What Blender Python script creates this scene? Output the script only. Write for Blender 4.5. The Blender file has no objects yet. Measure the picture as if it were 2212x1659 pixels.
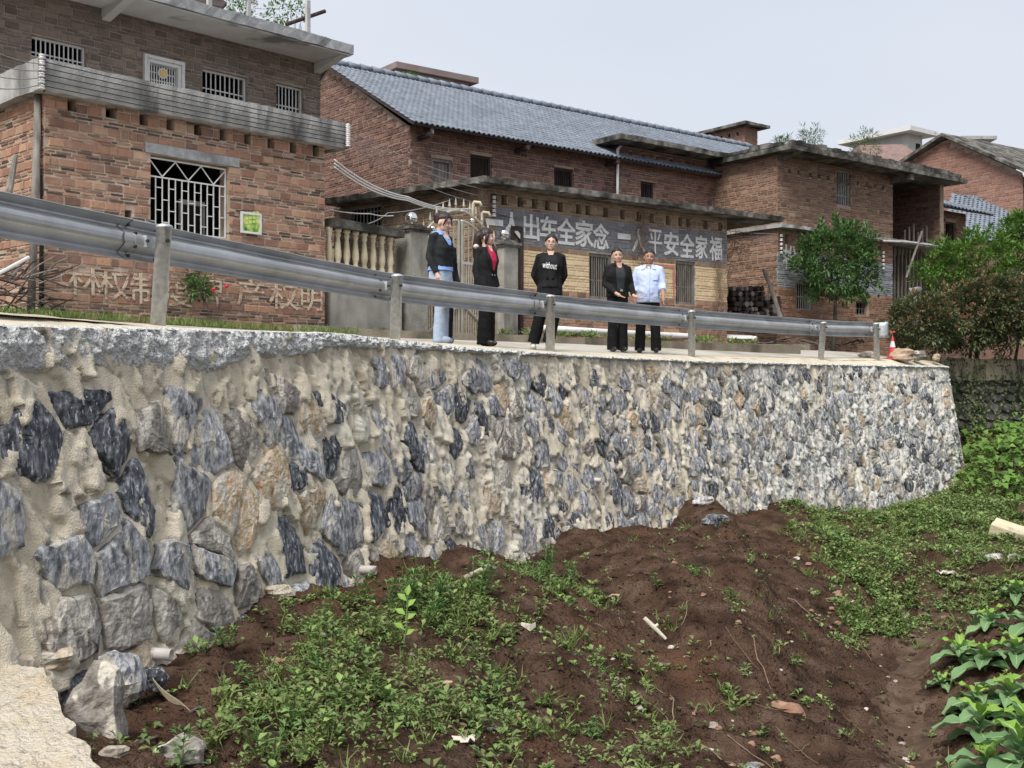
import bpy, bmesh, math, random
import numpy as np
from mathutils import Vector, Matrix, Euler

# ------------------------------------------------------------------ scene, camera, sky, sun, exposure
SC = bpy.context.scene
COL = SC.collection
CZ = 3.6                 # camera height in metres; the soil path lies at about 0.65
FPX, CX, HY = 2550.0, 1106.0, 855.0   # focal length and horizon in a 2212 x 1659 frame

cam_d = bpy.data.cameras.new('camera')
cam = bpy.data.objects.new('camera', cam_d); COL.objects.link(cam)
cam.location = (0, 0, CZ); cam.rotation_euler = (math.radians(90), 0, 0)
cam_d.sensor_width = 36.0; cam_d.lens = FPX / 2212.0 * 36.0
cam_d.shift_y = (HY - 829.5) / 2212.0
cam_d.clip_start = 0.05; cam_d.clip_end = 3000
SC.camera = cam

SUN_EL, SUN_AZ = math.radians(52), math.radians(205)   # azimuth clockwise from +Y: behind the camera, a little to its left
world = bpy.data.worlds.new('World'); SC.world = world; world.use_nodes = True
wn, wl = world.node_tree.nodes, world.node_tree.links
wn.clear()
w_out = wn.new('ShaderNodeOutputWorld')
w_sky = wn.new('ShaderNodeTexSky'); w_sky.sky_type = 'NISHITA'; w_sky.sun_disc = False
w_sky.sun_elevation = SUN_EL; w_sky.sun_rotation = SUN_AZ; w_sky.dust_density = 4.0; w_sky.air_density = 1.2
w_b1 = wn.new('ShaderNodeBackground'); w_b1.inputs[1].default_value = 0.05
w_b2 = wn.new('ShaderNodeBackground'); w_b2.inputs[1].default_value = 1.0
w_tc = wn.new('ShaderNodeTexCoord')
w_map = wn.new('ShaderNodeMapping'); w_map.inputs['Scale'].default_value = (1.0, 1.0, 2.6)
w_no = wn.new('ShaderNodeTexNoise'); w_no.inputs['Scale'].default_value = 1.6; w_no.inputs['Detail'].default_value = 3.0
w_rp = wn.new('ShaderNodeValToRGB')
w_rp.color_ramp.elements[0].position = 0.3; w_rp.color_ramp.elements[0].color = (0.222, 0.239, 0.274, 1)
w_rp.color_ramp.elements[1].position = 0.75; w_rp.color_ramp.elements[1].color = (0.260, 0.276, 0.305, 1)
w_mx = wn.new('ShaderNodeMixShader'); w_mx.inputs[0].default_value = 0.93
wl.new(w_tc.outputs['Generated'], w_map.inputs[0]); wl.new(w_map.outputs[0], w_no.inputs['Vector'])
wl.new(w_no.outputs[0], w_rp.inputs[0]); wl.new(w_rp.outputs[0], w_b2.inputs[0])
wl.new(w_sky.outputs[0], w_b1.inputs[0])
wl.new(w_b1.outputs[0], w_mx.inputs[1]); wl.new(w_b2.outputs[0], w_mx.inputs[2])
wl.new(w_mx.outputs[0], w_out.inputs[0])

sun_d = bpy.data.lights.new('sun', 'SUN'); sun_d.energy = 1.5; sun_d.angle = math.radians(30); sun_d.color = (1.0, 0.96, 0.9)
sun = bpy.data.objects.new('sun', sun_d); COL.objects.link(sun)
_sd = Vector((math.sin(SUN_AZ) * math.cos(SUN_EL), math.cos(SUN_AZ) * math.cos(SUN_EL), math.sin(SUN_EL)))
sun.rotation_euler = (-_sd).to_track_quat('-Z', 'Y').to_euler(); sun.location = (0, 0, 30)

SC.view_settings.view_transform = 'Standard'; SC.view_settings.look = 'None'
SC.view_settings.exposure = 1.60; SC.view_settings.gamma = 1.0; SC.view_settings.use_curve_mapping = False
SC.cycles.max_bounces = 6

R = random.Random(7)

# ------------------------------------------------------------------ pixels to places
def P(px, py, Z):
    return Vector(((px - CX) / FPX * Z, Z, CZ + (HY - py) / FPX * Z))

def PH(px, py, h):           # the point on the pixel's ray at height h relative to the camera
    return P(px, py, h * FPX / (HY - py))

class Frame:
    """u along a facade, v away from the viewer, origin at the facade's base line; h is height relative to the camera."""
    def __init__(s, x, y, u):
        l = math.hypot(*u); s.o = Vector((x, y)); s.u = Vector((u[0] / l, u[1] / l)); s.v = Vector((-s.u.y, s.u.x))
    def pt(s, t, d, h):
        q = s.o + s.u * t + s.v * d
        return Vector((q.x, q.y, CZ + h))
    def t(s, px, d=0.0):
        r = (px - CX) / FPX; o = s.o + s.v * d
        return (r * o.y - o.x) / (s.u.x - r * s.u.y)
    def th(s, px, py, d=0.0):
        t = s.t(px, d); Z = (s.o + s.u * t + s.v * d).y
        return t, (HY - py) / FPX * Z
    def sub(s, t, d, flip=0):
        """a frame at (t,d): flip=1 the side face that runs back along v (seen from the left); flip=2 the right side face"""
        q = s.o + s.u * t + s.v * d
        if flip == 1: return Frame(q.x, q.y, (-s.v.x, -s.v.y))
        if flip == 2: return Frame(q.x, q.y, (s.v.x, s.v.y))
        return Frame(q.x, q.y, (s.u.x, s.u.y))

# ------------------------------------------------------------------ numpy noise
def _hash(ix, iy, seed=0):
    n = (ix.astype(np.int64) * 374761393 + iy.astype(np.int64) * 668265263 + seed * 974634777) & 0x7fffffff
    n = ((n ^ (n >> 13)) * 1274126177) & 0x7fffffff
    n = n ^ (n >> 16)
    return (n & 0xffff) / 65535.0

def vnoise(x, y, seed=0):
    ix, iy = np.floor(x), np.floor(y); fx, fy = x - ix, y - iy
    fx = fx * fx * (3 - 2 * fx); fy = fy * fy * (3 - 2 * fy)
    a, b = _hash(ix, iy, seed), _hash(ix + 1, iy, seed)
    c, d = _hash(ix, iy + 1, seed), _hash(ix + 1, iy + 1, seed)
    return (a * (1 - fx) + b * fx) * (1 - fy) + (c * (1 - fx) + d * fx) * fy

def fbm(x, y, oct=4, seed=0, gain=0.5):
    s, a, n = 0, 1.0, 0
    for i in range(oct):
        s = s + a * (vnoise(x * 2 ** i + 17.3 * i, y * 2 ** i - 9.1 * i, seed + i) - 0.5); n += a; a *= gain
    return s / n * 2

def worley(x, y, seed=0):
    """distance to the nearest and second nearest seed, and two random numbers of the nearest one, its offset"""
    ix, iy = np.floor(x), np.floor(y)
    f1 = np.full(x.shape, 9.0); f2 = f1.copy(); r1 = np.zeros_like(f1); r2 = r1.copy(); ox = r1.copy(); oy = r1.copy()
    for dx in (-1, 0, 1):
        for dy in (-1, 0, 1):
            cx, cy = ix + dx, iy + dy
            sx = cx + _hash(cx, cy, seed); sy = cy + _hash(cx, cy, seed + 5)
            d = np.hypot(x - sx, y - sy); m = d < f1
            f2 = np.where(m, f1, np.minimum(f2, d))
            r1 = np.where(m, _hash(cx, cy, seed + 9), r1); r2 = np.where(m, _hash(cx, cy, seed + 13), r2)
            ox = np.where(m, x - sx, ox); oy = np.where(m, y - sy, oy); f1 = np.where(m, d, f1)
    return f1, f2, r1, r2, ox, oy

# ------------------------------------------------------------------ meshes and objects
class MB:
    def __init__(s): s.v = []; s.f = []; s.m = []; s.mats = []
    def mi(s, mat):
        if mat is None: return 0
        if mat not in s.mats: s.mats.append(mat)
        return s.mats.index(mat)
    def add(s, vs, fs, mat=None):
        o = len(s.v); s.v += [tuple(q) for q in vs]; k = s.mi(mat)
        for f in fs: s.f.append(tuple(i + o for i in f)); s.m.append(k)
        return s
    def quad(s, a, b, c, d, mat=None): return s.add([a, b, c, d], [(0, 1, 2, 3)], mat)
    def hexa(s, p, mat=None):        # 8 corners: bottom ring then top ring
        return s.add(p, [(3, 2, 1, 0), (4, 5, 6, 7), (0, 1, 5, 4), (1, 2, 6, 5), (2, 3, 7, 6), (3, 0, 4, 7)], mat)
    def box(s, x0, x1, y0, y1, z0, z1, mat=None):
        return s.hexa([(x0, y0, z0), (x1, y0, z0), (x1, y1, z0), (x0, y1, z0), (x0, y0, z1), (x1, y0, z1), (x1, y1, z1), (x0, y1, z1)], mat)
    def fbox(s, F, t0, t1, d0, d1, h0, h1, mat=None):
        return s.hexa([F.pt(t0, d0, h0), F.pt(t1, d0, h0), F.pt(t1, d1, h0), F.pt(t0, d1, h0),
                       F.pt(t0, d0, h1), F.pt(t1, d0, h1), F.pt(t1, d1, h1), F.pt(t0, d1, h1)], mat)
    def rings(s, rs, mat=None, closed=True, cap=True):
        n = len(rs[0]); vs = [q for r in rs for q in r]; fs = []
        for i in range(len(rs) - 1):
            for j in range(n if closed else n - 1):
                k = (j + 1) % n
                fs.append((i * n + j, i * n + k, (i + 1) * n + k, (i + 1) * n + j))
        if cap and closed:
            fs.append(tuple(range(n - 1, -1, -1))); fs.append(tuple((len(rs) - 1) * n + j for j in range(n)))
        return s.add(vs, fs, mat)
    def tube(s, pts, rad, n=8, mat=None, cap=True):
        pts = [Vector(p) for p in pts]; rs = []; up = None
        for i, p in enumerate(pts):
            t = (pts[min(i + 1, len(pts) - 1)] - pts[max(i - 1, 0)]).normalized()
            if up is None:
                up = t.orthogonal().normalized()
            up = (up - t * up.dot(t))
            up = up.normalized() if up.length > 1e-6 else t.orthogonal().normalized()
            w = t.cross(up); r = rad[i] if isinstance(rad, (list, tuple)) else rad
            rs.append([p + (up * math.cos(a) + w * math.sin(a)) * r for a in [2 * math.pi * k / n for k in range(n)]])
        return s.rings(rs, mat, True, cap)
    def lathe(s, o, prof, n=16, mat=None):
        o = Vector(o); rs = [[o + Vector((r * math.cos(2 * math.pi * k / n), r * math.sin(2 * math.pi * k / n), z)) for k in range(n)] for r, z in prof]
        return s.rings(rs, mat)
    def ball(s, c, r, n=14, m=8, mat=None, sc=(1, 1, 1)):
        c = Vector(c); rs = []
        for i in range(m + 1):
            a = math.pi * i / m; rr = max(math.sin(a), 0.01)
            rs.append([c + Vector((r * rr * math.cos(2 * math.pi * k / n) * sc[0], r * rr * math.sin(2 * math.pi * k / n) * sc[1], -r * math.cos(a) * sc[2])) for k in range(n)])
        return s.rings(rs, mat)
    def mesh(s, name, mat=None, smooth=False, off=None):
        me = bpy.data.meshes.new(name)
        v = s.v if off is None else [(a - off[0], b - off[1], c - off[2]) for a, b, c in s.v]
        me.from_pydata(v, [], s.f); mats = s.mats or [mat]
        for m in mats: me.materials.append(m)
        if len(mats) > 1: me.polygons.foreach_set('material_index', s.m)
        if smooth: me.polygons.foreach_set('use_smooth', [True] * len(me.polygons))
        me.update(); return me
    def build(s, name, mat=None, parent=None, smooth=False, **kw):
        a = np.array(s.v); off = (a.min(0) + a.max(0)) / 2; off[2] = a[:, 2].min()
        off = Vector([float(q) for q in off])
        return obj(name, s.mesh(name, mat, smooth, off), parent, Matrix.Translation(off), **kw)

WM = {}
def obj(name, data, parent=None, mw=None, label=None, cat=None, group=None, kind=None):
    o = bpy.data.objects.new(name, data); COL.objects.link(o); mw = mw or Matrix.Identity(4)
    WM[o.name] = mw
    if parent is not None:
        o.parent = parent; o.matrix_basis = WM[parent.name].inverted() @ mw
    else:
        o.matrix_basis = mw
    if label: o['label'] = label
    if cat: o['category'] = cat
    if group: o['group'] = group
    if kind: o['kind'] = kind
    return o
def thing(name, label, cat, loc, group=None):
    return obj(name, None, None, Matrix.Translation(Vector(loc)), label, cat, group)
def npmesh(name, V, F, mat=None, smooth=False):
    me = bpy.data.meshes.new(name); V = np.asarray(V, np.float32); F = np.asarray(F, np.int32); k = F.shape[1]
    me.vertices.add(len(V)); me.vertices.foreach_set('co', V.ravel())
    me.loops.add(F.size); me.loops.foreach_set('vertex_index', F.ravel())
    me.polygons.add(len(F)); me.polygons.foreach_set('loop_start', np.arange(0, F.size, k, dtype=np.int32))
    me.polygons.foreach_set('loop_total', np.full(len(F), k, np.int32))
    if smooth: me.polygons.foreach_set('use_smooth', np.ones(len(F), bool))
    if mat: me.materials.append(mat)
    me.update(calc_edges=True); me.validate(); return me
def gridfaces(nx, ny):
    i = np.arange(nx - 1)[:, None] * ny + np.arange(ny - 1)[None, :]
    return np.stack([i, i + ny, i + ny + 1, i + 1], -1).reshape(-1, 4)
def vattr(me, name, vals):
    a = me.attributes.new(name, 'FLOAT', 'POINT'); a.data.foreach_set('value', np.asarray(vals, np.float32).ravel())

# ------------------------------------------------------------------ materials
def mat(name, cols, scale=6.0, detail=5.0, rough=0.85, bump=0.3, bscale=30.0, rnd=0.0, metal=0.0, stain=None, sscale=(1.2, 1.2, 0.35),
        pos=(0.3, 0.7), spec=0.3, attr=None, stretch=(1, 1, 1), bdist=0.02, rndcols=None, trans=None, attrpos=(0.0, 1.0), stainpos=(0.48, 0.66), rrough=None):
    """noise between cols; rndcols: a colour picked per piece; stain: a dark streaky layer; attr: a vertex value picks the ramp"""
    m = bpy.data.materials.new(name); m.use_nodes = True; n, l = m.node_tree.nodes, m.node_tree.links
    b = n['Principled BSDF']; b.inputs['Roughness'].default_value = rough; b.inputs['Metallic'].default_value = metal
    b.inputs['Specular IOR Level'].default_value = spec
    g = n.new('ShaderNodeNewGeometry'); mp = n.new('ShaderNodeMapping'); mp.inputs['Scale'].default_value = stretch
    l.new(g.outputs['Position'], mp.inputs[0])
    def noise(sc, dt, vec=None):
        q = n.new('ShaderNodeTexNoise'); q.inputs['Scale'].default_value = sc; q.inputs['Detail'].default_value = dt
        l.new(vec or mp.outputs[0], q.inputs['Vector']); return q.outputs[0]
    def ramp(f, cs, p0, p1):
        q = n.new('ShaderNodeValToRGB'); e = q.color_ramp.elements
        for i, c in enumerate(cs):
            p = p0 + (p1 - p0) * i / max(len(cs) - 1, 1)
            k = e[i] if i < 2 else e.new(p)
            k.position = p; k.color = (*c, 1)
        if len(cs) == 1: e[1].color = (*cs[0], 1)
        l.new(f, q.inputs[0]); return q.outputs[0]
    def mix(f, a, c, typ='MIX'):
        q = n.new('ShaderNodeMix'); q.data_type = 'RGBA'; q.blend_type = typ
        for s, x in ((q.inputs[0], f), (q.inputs[6], a), (q.inputs[7], c)):
            if isinstance(x, (int, float)): s.default_value = x
            elif isinstance(x, tuple): s.default_value = (*x, 1)
            else: l.new(x, s)
        return q.outputs[2]
    def math_(op, a, c):
        q = n.new('ShaderNodeMath'); q.operation = op
        for s, x in ((q.inputs[0], a), (q.inputs[1], c)):
            if isinstance(x, (int, float)): s.default_value = x
            else: l.new(x, s)
        return q.outputs[0]
    nz = noise(scale, detail)
    col = ramp(nz, cols, *pos)
    if attr:
        at = n.new('ShaderNodeAttribute'); at.attribute_name = attr
        f = math_('ADD', at.outputs['Fac'], math_('MULTIPLY', math_('SUBTRACT', nz, 0.5), 0.5))
        col = ramp(f, cols, *attrpos)
    if rnd or rndcols:
        oi = n.new('ShaderNodeObjectInfo')
        r = math_('FRACT', math_('ADD', oi.outputs['Random'], math_('MULTIPLY', g.outputs['Random Per Island'], 7.31)), 0.0)
        if rndcols:
            rc = ramp(r, rndcols, 0.05, 0.95)
            col = mix(0.65, col, rc)
        if rnd:
            r2 = math_('FRACT', math_('MULTIPLY', r, 13.7), 0.0)
            h = n.new('ShaderNodeHueSaturation'); l.new(col, h.inputs['Color'])
            l.new(math_('ADD', 1 - rnd / 2, math_('MULTIPLY', r2, rnd)), h.inputs['Value']); col = h.outputs[0]
    if stain:
        ms = n.new('ShaderNodeMapping'); ms.inputs['Scale'].default_value = sscale; l.new(g.outputs['Position'], ms.inputs[0])
        f = noise(1.0, 6.0, ms.outputs[0])
        col = mix(ramp(f, [(0, 0, 0), (1, 1, 1)], *stainpos), col, stain)
    l.new(col, b.inputs['Base Color'])
    if rrough: l.new(math_('ADD', rough - rrough / 2, math_('MULTIPLY', noise(scale * 2, 4), rrough)), b.inputs['Roughness'])
    if bump:
        bp = n.new('ShaderNodeBump'); bp.inputs['Strength'].default_value = bump; bp.inputs['Distance'].default_value = bdist
        l.new(noise(bscale, 6.0), bp.inputs['Height']); l.new(bp.outputs[0], b.inputs['Normal'])
    if trans:
        b.inputs['Subsurface Weight'].default_value = 0.0
        tr = n.new('ShaderNodeBsdfTranslucent'); l.new(col, tr.inputs[0]); mx = n.new('ShaderNodeMixShader'); mx.inputs[0].default_value = trans
        l.new(b.outputs[0], mx.inputs[1]); l.new(tr.outputs[0], mx.inputs[2]); l.new(mx.outputs[0], n['Material Output'].inputs[0])
    return m
# ------------------------------------------------------------------ shared materials
M = {}
M['soil'] = mat('soil', [(0.034, 0.021, 0.015), (0.086, 0.052, 0.036), (0.140, 0.092, 0.066)], 3.4, 9, 0.97, 1.0, 30, bdist=0.09, spec=0.05, stain=(0.125, 0.066, 0.043), sscale=(0.8, 0.8, 0.8), stainpos=(0.54, 0.76))
M['mortar'] = mat('wall_mortar', [(0.60, 0.525, 0.395), (0.66, 0.59, 0.465), (0.60, 0.57, 0.50), (0.55, 0.55, 0.525)], 2.2, 8, 0.92, 0.8, 80, attr='tone', stain=(0.34, 0.32, 0.30), sscale=(9, 9, 3.5), stainpos=(0.60, 0.70), bdist=0.015)
M['coping'] = mat('rough_cement', [(0.36, 0.36, 0.35), (0.66, 0.66, 0.64), (0.74, 0.74, 0.72)], 30, 6, 0.95, 1.0, 48, bdist=0.05, pos=(0.3, 0.55))
_SM = dict(stain=(0.53, 0.49, 0.42), sscale=(7, 7, 3.2))
M['stone_a'] = mat('limestone_blue', [(0.032, 0.035, 0.042), (0.080, 0.086, 0.098), (0.17, 0.178, 0.192), (0.50, 0.51, 0.53)], 13, 9, 0.85, 1.0, 26, rnd=0.6, bdist=0.03, stretch=(1.7, 1.7, 0.7), pos=(0.34, 0.72), stain=(0.44, 0.45, 0.47), sscale=(34, 34, 13), stainpos=(0.58, 0.66))
M['stone_b'] = mat('limestone_grey', [(0.11, 0.115, 0.125), (0.25, 0.255, 0.27), (0.44, 0.44, 0.45), (0.60, 0.60, 0.60)], 13, 9, 0.88, 1.0, 26, rnd=0.45, bdist=0.03, stretch=(1.6, 1.6, 0.7), pos=(0.34, 0.72), stainpos=(0.54, 0.60), **_SM)
M['stone_c'] = mat('limestone_ochre', [(0.20, 0.16, 0.12), (0.42, 0.31, 0.19), (0.54, 0.46, 0.36), (0.46, 0.28, 0.16)], 8, 8, 0.9, 0.9, 26, rnd=0.4, bdist=0.03, stainpos=(0.54, 0.6), **_SM)
M['stone_d'] = mat('limestone_brown', [(0.14, 0.125, 0.11), (0.29, 0.26, 0.225), (0.42, 0.39, 0.36)], 11, 8, 0.9, 0.9, 26, rnd=0.5, bdist=0.03, stainpos=(0.52, 0.58), **_SM)
M['road'] = mat('road_concrete', [(0.40, 0.375, 0.33), (0.50, 0.47, 0.42)], 1.2, 8, 0.9, 0.35, 70, stain=(0.32, 0.29, 0.24), sscale=(0.8, 0.8, 0.8))
M['sandcrete'] = mat('sandy_concrete', [(0.50, 0.415, 0.285), (0.58, 0.525, 0.43), (0.54, 0.43, 0.29)], 2.5, 8, 0.94, 1.0, 42, bdist=0.04, stain=(0.36, 0.32, 0.26), sscale=(13, 13, 13), stainpos=(0.57, 0.67))
M['galv'] = mat('galvanised_steel', [(0.46, 0.47, 0.475), (0.58, 0.585, 0.59)], 5, 4, 0.5, 0.05, 12, metal=0.65, spec=0.5, stain=(0.33, 0.335, 0.33), sscale=(2.5, 2.5, 2.5), stainpos=(0.52, 0.75), rrough=0.25)
M['galv_post'] = mat('galvanised_post', [(0.42, 0.45, 0.48), (0.56, 0.585, 0.61), (0.68, 0.695, 0.71)], 22, 3, 0.5, 0.06, 30, metal=0.6, spec=0.5, stain=(0.44, 0.43, 0.40), sscale=(3, 3, 1), stainpos=(0.55, 0.8))
M['bolt'] = mat('dark_bolt', [(0.06, 0.06, 0.06), (0.12, 0.12, 0.12)], 20, 2, 0.5, 0, metal=0.8)
M['joint'] = mat('rail_joint_edge', [(0.05, 0.05, 0.05), (0.12, 0.12, 0.12)], 20, 2, 0.7, 0)
M['pvc'] = mat('white_pvc', [(0.66, 0.66, 0.65), (0.78, 0.78, 0.77)], 3, 4, 0.4, 0.03, 10, spec=0.5, stain=(0.45, 0.43, 0.38), sscale=(4, 4, 4), stainpos=(0.58, 0.8))
M['pvc_dirty'] = mat('dirty_pvc', [(0.50, 0.46, 0.40), (0.62, 0.59, 0.53)], 6, 5, 0.5, 0.05, 20, stain=(0.25, 0.22, 0.18), sscale=(14, 14, 14), stainpos=(0.55, 0.65))
M['pvc_grey'] = mat('grey_pvc', [(0.22, 0.2, 0.2), (0.34, 0.31, 0.31)], 6, 4, 0.5, 0.03, 10)

# ------------------------------------------------------------------ the line of the rail, the road edge and the retaining wall
RAILP = [(-5.35, 2.2), (-4.40, 5.0), (-3.37, 7.78), (-2.79, 9.27), (-1.283, 12.88), (0.519, 15.94), (2.962, 19.47), (6.055, 23.2), (7.577, 24.5), (9.31, 25.98)]
def _cr(p0, p1, p2, p3, t):
    return 0.5 * ((2 * p1) + (-p0 + p2) * t + (2 * p0 - 5 * p1 + 4 * p2 - p3) * t * t + (-p0 + 3 * p1 - 3 * p2 + p3) * t ** 3)
_rp = [np.array(q) for q in RAILP]; _rp = [2 * _rp[0] - _rp[1]] + _rp + [2 * _rp[-1] - _rp[-2]]
CRV = []; KNOT = []
for i in range(1, len(_rp) - 2):
    KNOT.append(len(CRV))
    for k in range(60): CRV.append(_cr(_rp[i - 1], _rp[i], _rp[i + 1], _rp[i + 2], k / 60))
KNOT.append(len(CRV)); CRV.append(_rp[-2]); CRV = np.array(CRV)
ARC = np.concatenate([[0], np.cumsum(np.hypot(*(CRV[1:] - CRV[:-1]).T))])
TAN = np.gradient(CRV, axis=0); TAN /= np.hypot(TAN[:, 0], TAN[:, 1])[:, None]
def cxy(a, off=0.0):
    """plan position at arc length a, off metres outwards (towards the camera side)"""
    x = np.interp(a, ARC, CRV[:, 0]); y = np.interp(a, ARC, CRV[:, 1])
    tx = np.interp(a, ARC, TAN[:, 0]); ty = np.interp(a, ARC, TAN[:, 1]); l = np.hypot(tx, ty)
    return x + ty / l * off, y - tx / l * off
AS = np.linspace(0.0, ARC[-1], 1500)
def ray_arc(px, off):
    x, y = cxy(AS, off); p = CX + FPX * x / np.maximum(y, 0.1)
    ok = y > 4.0
    return float(np.interp(px, p[ok], AS[ok]))
def prof(pix, off):
    """heights along the curve from points seen in the photograph"""
    A, Hh = [], []
    for px, py in pix:
        a = ray_arc(px, off); x, y = cxy(a, off); A.append(a); Hh.append((HY - py) / FPX * y)
    return np.array(A), np.array(Hh)
EDGE, BATTER = 0.24, 0.42
TOPA, TOPH = prof([(5, 706), (330, 711), (720, 722), (1000, 752), (1300, 771), (1500, 780), (1800, 787), (2035, 792)], EDGE)
FOOTA, FOOTH = prof([(335, 1440), (580, 1310), (760, 1245), (1000, 1205), (1300, 1160), (1470, 1142), (1560, 1112), (1750, 1105), (1900, 1118), (2045, 1078)], EDGE + BATTER * 0.95)
def htop(a): return np.interp(a, TOPA, TOPH)
POSTA = [float(ARC[KNOT[i]]) for i in (3, 4, 5, 6, 7, 8)]
POSTB = [0.535, 0.600, 0.585, 0.634, 0.70, 0.74]
POSTT = [1.335, 1.315, 1.350, 1.397, 1.440, 1.500]
AEND = float(ARC[-1])
def hbase(a): return np.interp(a, POSTA, POSTB)
def winner(a): return np.interp(a, POSTA, [5.2, 4.0, 3.05, 2.4, 2.05, 2.1])      # width of the road, rail to kerb
def hinner(a): return np.interp(a, POSTA, [0.925, 0.91, 0.875, 0.92, 0.98, 1.02])
def hroad(a, w):            # w metres inwards from the rail line
    return hbase(a) + (hinner(a) - hbase(a)) * np.clip(w / winner(a), -0.05, 1.2)
def road_xy(x, y):
    k = int(np.argmin((CRV[:, 0] - x) ** 2 + (CRV[:, 1] - y) ** 2)); w = math.hypot(CRV[k, 0] - x, CRV[k, 1] - y)
    return float(hroad(ARC[k], w))

# ------------------------------------------------------------------ ground: one sheet, fine where it is seen, out to the horizon
CTRL = []
for a, h in zip(FOOTA, FOOTH):
    x, y = cxy(a, EDGE + BATTER); CTRL.append((float(x), float(y), float(h)))
    x, y = cxy(a, -2.5); CTRL.append((float(x), float(y), float(h) + 0.25))
for px, py, h in [(0, 1659, -1.86), (2150, 990, -1.30), (2212, 945, -0.90), (2110, 1140, -2.2), (2212, 1240, -2.3), (2000, 1290, -2.62), (1905, 1440, -3.05),
                  (1950, 1560, -3.15), (1960, 1650, -3.2), (2090, 1400, -2.72), (2212, 1420, -2.70), (2150, 1640, -2.82), (1106, 1659, -2.42), (700, 1659, -2.14), (1500, 1659, -2.80),
                  (1500, 1400, -2.34), (1300, 1300, -2.08), (1700, 1300, -2.38), (1780, 1420, -2.70), (1000, 1400, -2.08), (700, 1450, -1.96), (400, 1560, -1.95),
                  (1650, 1500, -2.7), (1850, 1250, -2.42)]:
    q = PH(px, py, h); CTRL.append((q.x, q.y, h))
CTRL += [(0, 0.5, -1.75), (-3, 3, -1.8), (3, 2, -2.0), (2.0, 5, -2.5), (6, 5, -2.85), (9, 10, -2.75), (14, 12, -2.4), (14, 20, -1.7), (17, 28, -0.9), (8, 29, -0.4), (13, 30, -0.7), (0, 26, -1.0), (-6, 12, -1.4), (-8, 5, -1.6), (12, 3, -2.8)]
_C = np.array(CTRL); _n = len(_C)
def _tps(r2): return np.where(r2 > 1e-9, 0.5 * r2 * np.log(np.maximum(r2, 1e-9)), 0.0)
_K = _tps(((_C[:, None, :2] - _C[None, :, :2]) ** 2).sum(-1)) + np.eye(_n) * 0.25
_Pm = np.hstack([np.ones((_n, 1)), _C[:, :2]])
_S = np.linalg.solve(np.block([[_K, _Pm], [_Pm.T, np.zeros((3, 3))]]), np.concatenate([_C[:, 2], np.zeros(3)]))
def hground(x, y, fine=True):
    x = np.asarray(x, float); y = np.asarray(y, float); sh = x.shape; x = x.ravel(); y = y.ravel()
    cx_, cy_ = np.clip(x, -8, 18), np.clip(y, 0, 31); out = np.zeros_like(x)
    for i in range(0, len(x), 20000):
        s = slice(i, i + 20000)
        r2 = (cx_[s, None] - _C[None, :, 0]) ** 2 + (cy_[s, None] - _C[None, :, 1]) ** 2
        out[s] = _tps(r2) @ _S[:_n] + _S[_n] + _S[_n + 1] * cx_[s] + _S[_n + 2] * cy_[s]
    far = np.clip((np.hypot(x - cx_, y - cy_)) / 25, 0, 1); out = out * (1 - far) + (-2.6) * far
    if fine:
        near = 1 - far
        d = 0.26 * fbm(x * 0.9 + y * 0.35, y * 0.4, 3, 31)                       # long furrows that run down the bank
        w = worley(x * 5 + 1.5 * fbm(x * 3, y * 3, 2, 5), y * 5, 4); d = d + 0.11 * np.clip(0.5 - w[0], 0, 1) * (w[2] > 0.55)
        w = worley(x * 13 + y, y * 13, 14); d = d + 0.05 * np.clip(0.45 - w[0], 0, 1) * (w[2] > 0.35)
        xl = np.interp(y, [11, 12.2, 15, 18.6], [2.7, 2.84, 3.1, 3.24]) + 0.12 * fbm(y * 1.6, y * 0, 2, 6)      # low scarp where fresh soil was cut
        d = d + 0.38 * (0.5 - 0.5 * np.tanh((x - xl) / 0.10)) * np.exp(-(np.minimum(x - xl, 0) / 1.1) ** 2) * np.clip((y - 11.2) / 1.5, 0, 1) * np.clip((19.5 - y) / 1.5, 0, 1)
        d = d + 0.11 * fbm(x * 2.3, y * 2.3, 5, 77, 0.62) + 0.028 * fbm(x * 11, y * 11, 3, 12, 0.7)
        pth = np.exp(-((x - np.interp(y, [5, 9, 12, 15, 20], [3.1, 3.15, 3.95, 5.3, 8.2])) / 0.33) ** 2) * np.clip((17 - y) / 3, 0, 1)
        d = d * (1 - 0.75 * pth) - 0.12 * pth
        out = out + d * near * np.clip((np.hypot(x + 3.0, y - 6.0)) / 1.5, 0.15, 1)
    return out.reshape(sh)
def gz(x, y): return float(hground(np.array([x]), np.array([y]))[0])
def gpix(px, py, it=25):
    """the spot of the ground seen at a pixel"""
    Z = 3.0
    dx, dz = (px - CX) / FPX, (HY - py) / FPX
    Zs = np.linspace(3, 32, 500); g = hground(dx * Zs, Zs, False) - dz * Zs
    k = np.argmax(g > 0)
    Z = Zs[k] if g[k] > 0 else 30.0
    return Vector((dx * Z, Z, CZ + gz(dx * Z, Z)))
gx = np.concatenate([[-500, -200, -80, -40, -22, -14, -10], np.arange(-8, -5, 0.25), np.arange(-5, 12, 0.04), np.arange(12, 18, 0.2), [20, 24, 32, 50, 90, 200, 500]])
gy = np.concatenate([[-300, -100, -40, -15, -6, -2, 0, 1.5, 2.5, 3.5], np.arange(4.5, 15, 0.036), np.arange(15, 27, 0.09), np.arange(27, 32, 0.4), [33, 36, 42, 55, 90, 200, 500, 1200]])
GX, GY = np.meshgrid(gx, gy, indexing='ij')
GZ = hground(GX, GY)
me = npmesh('ground', np.stack([GX, GY, GZ + CZ], -1).reshape(-1, 3), gridfaces(len(gx), len(gy)), M['soil'], True)
ground = obj('ground', me, label='reddish brown soil bank sloping down from the stone retaining wall', kind='structure')

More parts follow.
